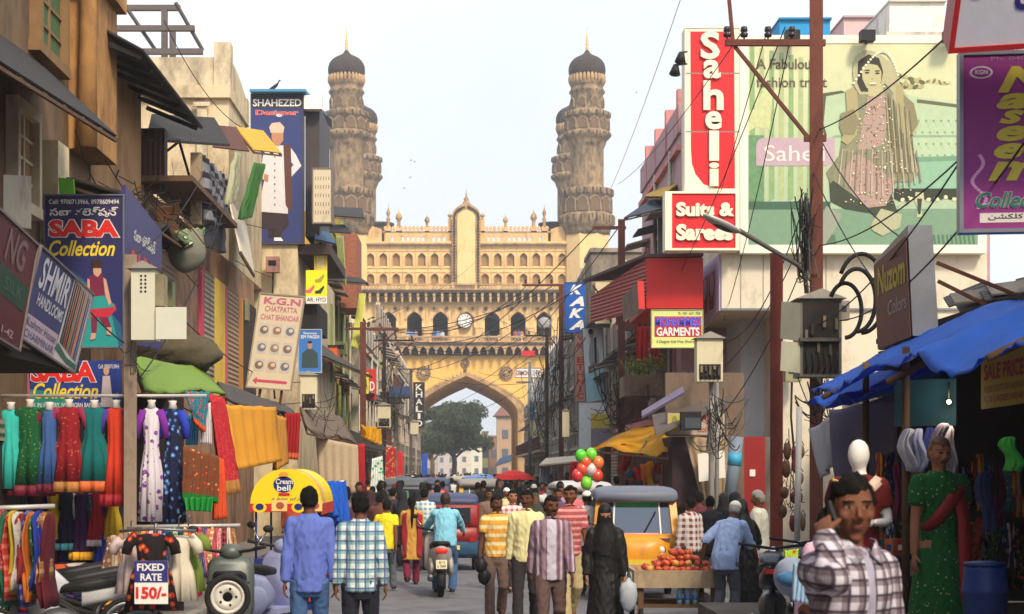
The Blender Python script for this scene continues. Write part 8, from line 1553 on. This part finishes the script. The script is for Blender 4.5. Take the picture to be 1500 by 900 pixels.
for i, (x0_, y0, Y0, x1_, y1, Y1) in enumerate(((60, 350, 20, 185, 505, 20), (185, 380, 20, 300, 250, 31), (200, 560, 20, 330, 300, 31), (240, 30, 36, 360, 190, 40), (140, 210, 24, 290, 420, 30), (110, 190, 22, 170, 300, 23), (270, 470, 28, 440, 560, 40), (190, 540, 20, 400, 610, 33), (300, 560, 26, 440, 590, 40), (330, 660, 40, 505, 505, 60), (330, 320, 40, 520, 330, 60), (345, 382, 40, 480, 400, 60))): wire(W(x0_, y0, Y0), W(x1_, y1, Y1), .15+.08*(i % 4), .010, 'loose dark wire looping along the left shop fronts', group='wires along the left shops')
rw = random.Random(4)
def tangle(label, px, py, Y, sx, sy, n, r=.014, loops=True):
    t = thing('cable_tangle', label, 'cables', W(px, py+sy, Y)); b = MB()
    for i in range(n):   # slack cables looping between the pole and near points
        p0 = W(px+rw.gauss(0, sx*.25), py+rw.uniform(-sy, sy), Y+rw.uniform(-.1, .1)); p1 = W(px+rw.uniform(-sx, sx)*(1.2 if i % 3 else .3), py+rw.uniform(-sy, sy)*1.1, Y+rw.uniform(-.25, .25)); sg = rw.uniform(.05, .45)*(p1-p0).length; c_ = V((rw.uniform(-.1, .1), 0, 0))*(p1-p0).length
        b.tube([p0.lerp(p1, k/12)+(c_-V((0, 0, sg)))*4*(k/12)*(1-k/12) for k in range(13)], r*rw.uniform(.35, .8), wire_m if i % 4 else oldmetal, 5)
    b.build('cables', t); return t
for a in (('thick tangle of black cables on the rusty pole under the billboard', 1180, 345, 23.8, 20, 66, 70), ('tangle of cables hanging below the open fuse cabinet', 1200, 590, 23.3, 30, 36, 40), ('tangle of wires round the twin pipe pole', 1050, 620, 29.3, 46, 50, 34), ('snarl of cables on the brown pole left of the red cabin', 900, 580, 46.6, 40, 50, 44, .02), ('web of wires around the rusty pole by the blue vertical sign', 815, 560, 65, 36, 90, 60, .02), ('dense web of wires right of the arch', 790, 600, 84, 26, 60, 50, .022), ('web of wires on the left poles before the gateway', 575, 590, 80, 36, 60, 50, .022), ('wires clustered over the left awnings', 470, 600, 40, 50, 40, 16, .012), ('cables wound round the white fuse box post', 196, 520, 19.7, 26, 26, 14, .008), ('stray wires over the laundry balcony', 290, 300, 30, 60, 60, 12, .008), ('wires behind the white pipe at the dark stall', 1160, 690, 21, 24, 60, 16, .010)): tangle(*a)
for i, (cx_, cy_, r) in enumerate(((1255, 440, 46), (1262, 430, 58), (1238, 455, 40))):
    b = MB(); b.tube([W(cx_+r*.6*math.cos(a), cy_+r*math.sin(a), 22.5+.1*i) for a in [R(-150+240*k/24) for k in range(25)]], .03, rubber, 8); tag(b.build('hanging_cable'), ('thick black cable loop right of the open fuse cabinet, middle loop', 'thick black cable loop right of the open fuse cabinet, outermost', 'thick black cable loop right of the open fuse cabinet, innermost')[i], 'cable')
# ------------------------------------------------------------------ goods on the right
for i, (px, pt, pb, c, nm_, lb) in enumerate(((926, 688, 712, (60, 90, 130), 0, 'slate blue'), (934, 684, 714, (190, 40, 60), 0, 'red'), (942, 680, 716, (222, 140, 50), 0, 'orange'), (951, 676, 718, (226, 184, 40), 0, 'golden yellow'), (962, 678, 716, (140, 36, 60), 0, 'plum'), (971, 680, 718, (196, 160, 180), 0, 'pale pink'), (980, 678, 720, (120, 40, 50), 0, 'wine red'), (916, 650, 690, (120, 26, 36), 0, 'dark red'))): sidecloth('hanging_garment', '%s garment hanging under the yellow tarpaulin' % lb, 'garment', px, pt, pb, 38.2, .085, .12, cl(c, var=.3), 'garments under the yellow tarpaulin')
for i, (x0_, y0, x1_, y1, c) in enumerate(((886, 655, 895, 720, (60, 50, 46)), (930, 640, 942, 700, (84, 80, 84)))): b = MB(); b.box(WX(x0_, 40), WX(x1_, 40), 40, 41.5, .15, WZ(y0, 40), mat(c, .8, .3, 3)); tag(b.build('stall_post'), ('dark pillar behind the balloons', 'grey door panel under the yellow tarpaulin')[i], 'pillar')
for i, (px, py, c, lb) in enumerate(((851, 668, (80, 200, 40), 'lime green balloon at the upper left'), (866, 666, (110, 206, 50), 'light green balloon at the top'), (858, 677, (226, 90, 50), 'orange striped balloon in the middle'), (876, 678, (230, 120, 60), 'orange balloon at the right'), (853, 687, (226, 80, 50), 'tomato orange balloon at the left'), (866, 688, (200, 196, 196), 'silver white balloon in the centre'), (875, 697, (214, 70, 50), 'red orange balloon low at the right'), (859, 708, (120, 210, 50), 'green balloon at the bottom'), (846, 697, (206, 50, 60), 'red balloon at the far left'))):
    t = thing('balloon', lb+' of the bunch', 'balloon', W(px, py, 36), 'bunch of balloons'); b = MB(); b.ell(W(px, py, 36), (.13, .13, .15), mat(c, .2, .1, 4, spec=.7), 14, 10); b.build('balloon_skin', t); b = MB(); b.tube([W(px, py+9, 36), W(862, 735, 36)], .006, white, 5); b.build('string', t)
b = MB(); b.tube([W(862, 770, 36), W(862, 690, 36.1)], .015, oldwood, 6); tag(b.build('balloon_stick'), 'wooden stick holding the bunch of balloons', 'stick')
t = thing('umbrella', 'red umbrella open above the distant crowd', 'umbrella', W(752, 715, 60)); b = MB(); p = W(752, 703, 60); b.lathe(p, [(.78, 0), (.6, .18), (.3, .3), (.02, .36)], mat((206, 40, 36), .7, .1), 8, 0, False); b.build('canopy', t); b = MB(); b.tube([p+V((0, 0, .3)), p+V((0, 0, -.8))], .015, steel, 6); b.build('shaft', t)
awning('cream canvas stall roof right of the red umbrella', [W(800, 672, 52), W(850, 668, 52), W(850, 676, 46), W(790, 682, 47)], mat((200, 190, 170), .8, .12, 3), .04, 2)
cloth('white and blue cloth hung at the edge of the cream roofed stall', [W(792, 680, 48), W(806, 680, 48), W(800, 725, 48), W(788, 728, 48)], cl((180, 186, 206)), wv=.08)
cloth('red cloth at the right side of the cream roofed stall', [W(836, 676, 46), W(846, 676, 46), W(842, 718, 46), W(832, 720, 46)], cl((200, 40, 44)), wv=.05)
# mannequins
MW = person('mannequin', 1258, 12.4, 1.78, -12, cl((96, 22, 20), var=.2), cl((96, 22, 20)), 0, top='abaya', sleeve=.3, hair='none', vox=.021, z=.45, girth=.95, la=(.1, -.2, 1.12), ra=(-.2, 0, .9), yaw=-25)
MG = person('mannequin', 1376, 12.9, 1.80, 8, cl((24, 92, 40), kind='floral', c2=(20, 70, 34), c3=(150, 170, 120), k=24), cl((24, 92, 40)), 2, top='abaya', sleeve=.3, hair='bun', hm=mat((110, 80, 54), .6, .2, 30), vox=.009, z=.45, girth=.85, yaw=6, pitch=8)
for o, lb in ((MW, 'blank faced white mannequin in a maroon sari with a pale zigzag border'), (MG, 'brown haired mannequin in a green sari with a red border')): o.name = 'mannequin'; o['label'] = lb; o['category'] = 'mannequin'
wm_ = mat((226, 222, 216), .35, .03)
for ch in MW.children:
    if ch.name.startswith('body'): ch.data.materials[0] = wm_
def sari_band(root, pts, wd, m, name, k=1.03):
    b = MB(); n = len(pts); vs = []
    for i, (x, y, z) in enumerate(pts): vs += [V((x-wd*.5, y, z+.02)), V((x+wd*.5, y, z-.02))]
    b.add(vs, [(2*i, 2*i+1, 2*i+3, 2*i+2) for i in range(n-1)], m, True); o = attach(root, b, name, k); solid(o, .012)
sari_band(MG, [(.13, -.06, 1.44), (.08, -.125, 1.33), (.0, -.135, 1.22), (-.08, -.125, 1.12), (-.14, -.06, 1.05)], .09, mat((150, 40, 40), .7, .4, 30), 'sari_border')
sari_band(MG, [(.10, -.10, 1.40), (.14, -.13, 1.1), (.13, -.17, .8), (.12, -.22, .5)], .10, mat((150, 40, 40), .7, .4, 30), 'sari_border')
sari_band(MW, [(.15, -.05, 1.44), (.08, -.125, 1.37), (.0, -.14, 1.30), (-.09, -.125, 1.25), (-.16, -.05, 1.22)], .07, mat((206, 180, 160), .7, .3, 40), 'sari_border')
sari_band(MW, [(-.14, -.06, 1.42), (-.12, -.11, 1.36), (-.12, -.12, 1.30)], .10, mat((206, 166, 100), .7, .2), 'blouse')
for i, (px, pt, pb, c, Y, lb) in enumerate(((1328, 628, 690, (196, 196, 206), 14.6, 'white towel cloth at the left of the teal banner'), (1338, 630, 690, (70, 80, 150), 14.7, 'blue striped cloth under the teal banner'), (1348, 628, 692, (170, 176, 206), 14.6, 'pale blue cloth under the teal banner'), (1358, 626, 680, (60, 70, 140), 14.8, 'indigo cloth under the teal banner'), (1378, 620, 690, (196, 180, 190), 14.4, 'pinkish white cloth right of the teal banner'), (1392, 624, 700, (206, 196, 200), 14.5, 'ivory cloth nearest the glowing bulb'), (1442, 690, 780, (60, 70, 110), 13.5, 'dim blue scarf in the deep shade'), (1480, 640, 690, (60, 160, 60), 11, 'green packets strip in the deep shade'))): sidecloth('hanging_cloth', lb, 'cloth', px, pt, pb, Y, .05, .06, cl(c, var=.3), 'cloths in the dark stall')
gd = [(150, 40, 40), (60, 80, 140), (190, 150, 60), (196, 190, 186), (90, 50, 90), (40, 110, 90), (206, 110, 60), (120, 90, 60)]
k = 0
for row in range(5):
    for i in range(7):
        Y = 15.2+rw.uniform(-.1, .1); px = 1285+i*9+rw.uniform(-2, 2); z = .46+row*.19; x = WX(px, Y); t = thing('goods_packet', 'packet in colour %s, shelf row %s of the goods piled between the mannequins' % (('brick red', 'blue', 'mustard', 'white', 'violet', 'sea green', 'orange', 'brown')[k % 8], ('one', 'two', 'three', 'four', 'five')[row]), 'packet', (x, Y, z), 'packets piled between the mannequins')
        b = MB(); w_ = rw.uniform(.025, .035); b.box(x-w_, x+w_, Y, Y+.1, z, z+.14, mat(gd[k % 8], .5, .3, 9)); b.build('packet_box', t); b = MB(); b.box(x-w_*.7, x+w_*.7, Y-.004, Y-.001, z+.04, z+.09, mat(gd[(k+3) % 8], .5, .2)); b.build('packet_label', t); k += 1
sh = thing('goods_shelf', 'low wooden shelf holding packets between the mannequins', 'shelf', (WX(1312, 15.3), 15.3, .45)); b = MB()
for row in range(5): b.box(WX(1278, 15.2), WX(1352, 15.2), 15.05, 15.45, .451+row*.19-.0, .456+row*.19, oldwood)
b.build('board', sh); b = MB(); b.box(WX(1278, 15.2)-.04, WX(1278, 15.2)-.002, 15.05, 15.45, .45, 1.5, oldwood); b.box(WX(1352, 15.2)+.002, WX(1352, 15.2)+.04, 15.05, 15.45, .45, 1.5, oldwood); b.build('side', sh)
for i in range(12): px = 1150+(i % 3)*11+rw.uniform(-4, 4); py = 660+(i//3)*32+rw.uniform(-12, 12); t = thing('hanging_bag', '%s bag on the hook wall behind the white pipe, %s row' % (('brown', 'red', 'tan')[i % 3], ('top', 'second', 'third', 'bottom')[i//3]), 'bag', W(px, py+18, 21.6), 'bags behind the white pipe'); b = MB(); b.ell(W(px, py, 21.6), (rw.uniform(.04, .075), .05, rw.uniform(.06, .12)), mat(((84, 56, 42), (110, 34, 40), (130, 100, 74))[i % 3], .6, .3, 9), 10, 8); b.build('bag_body', t); b = MB(); p = W(px, py, 21.6); b.tube([p+V((-.04, 0, .08)), p+V((0, 0, .17)), p+V((.04, 0, .08))], .007, dark, 5); b.build('bag_handle', t)
ri = random.Random(31)
for i in range(30):
    c, n_ = pc[(i*3) % 10] if True else None; row = i // 15; px = 1292+14.2*(i % 15)+ri.uniform(-4, 4); pt = (672, 770)[row]+ri.uniform(-12, 12)
    sidecloth('hanging_garment', '%s garment hung deep inside the dark stall, %s row' % (n_, ('upper', 'lower')[row]), 'garment', px, pt, pt+ri.uniform(60, 96), 15.8+ri.uniform(0, .5), .045, .07, cl(tuple(int(x*.8) for x in c), kind='floral' if i % 2 else 'stripex', c2=pc[(i*7+2) % 10][0], c3=pc[(i+5) % 10][0], k=22), 'garments inside the dark stall')
t = thing('barrel', 'blue plastic barrel in the corner of the dark stall', 'barrel', W(1443, 905, 11.2)); b = MB(); p = W(1443, 905, 11.2); b.lathe(p, [(.13, 0), (.145, .05), (.15, .16), (.155, .17), (.155, .19), (.15, .2), (.14, .33), (.135, .35)], mat((26, 52, 112), .5, .25, 4, dirt=.5), 20); b.build('tub', t); b = MB(); b.lathe(p, [(.14, .351), (.14, .375), (.05, .385)], mat((24, 46, 100), .5, .25), 20); b.build('lid', t)
t = thing('helmet', 'grey rounded helmet in front of the pink shirted man', 'helmet', W(1160, 860, 11.6)); b = MB(); b.ell(W(1160, 845, 11.6), (.13, .15, .14), mat((130, 140, 160), .3, .1, spec=.6), 16, 12); b.build('shell', t); b = MB(); b.ell(W(1160, 848, 11.5), (.11, .09, .06), mat((60, 110, 150), .1), 12, 8); b.build('visor', t)
cloth('lime and red plastic packet cloth hung by the pink shirted man', [W(1150, 806, 11.9), W(1170, 804, 11.9), W(1166, 826, 11.9), W(1150, 832, 11.9)], cl((170, 210, 60), kind='floral', c2=(206, 60, 60), k=20), wv=.02)
cloth('pale blue cloth bag hanging in front of the pink shirted man', [W(1164, 824, 9), W(1196, 838, 9), W(1192, 886, 9), W(1160, 880, 9)], cl((150, 180, 206)), wv=.03)
rk = random.Random(9)
for i, (px, py, Y, lb) in enumerate(((352, 470, 42, 'under the poster tower ledge'), (400, 400, 45.6, 'on the cream wall below the blue poster'), (500, 520, 64, 'on the yellow house wall'), (560, 540, 84, 'by the left wires'), (905, 500, 58, 'beside the light pole'), (1160, 560, 37.6, 'on the cream column under the billboard'), (1230, 470, 37.6, 'on the cream wall behind the open fuse cabinet'), (240, 450, 28, 'on the stained wall above the gowns'), (400, 500, 45.6, 'low on the cream wall left of the blue tailor poster'))):
    t = thing('meter_box', 'small grey meter box '+lb, 'meter box', W(px, py, Y), 'meter boxes on the walls'); p = W(px, py, Y); h = rk.uniform(.16, .3); b = MB(); b.box(p.x-h, p.x+h, p.y-.2, p.y+.1, p.z, p.z+h*2.4, mat((120+rk.randrange(50), 118+rk.randrange(40), 110), .6, .2, 4, dirt=.6)); b.build('casing', t); b = MB(); b.box(p.x-h*.6, p.x+h*.6, p.y-.21, p.y-.201, p.z+h, p.z+h*1.8, glass_d); b.build('dial_window', t); b = MB(); b.tube([p, p-V((.02, 0, .8)), p-V((-.05, 0, 1.6))], .025, wire_m, 6); b.build('conduit', t)
haze_box()
TS and bpy.data.scenes.remove(TS)
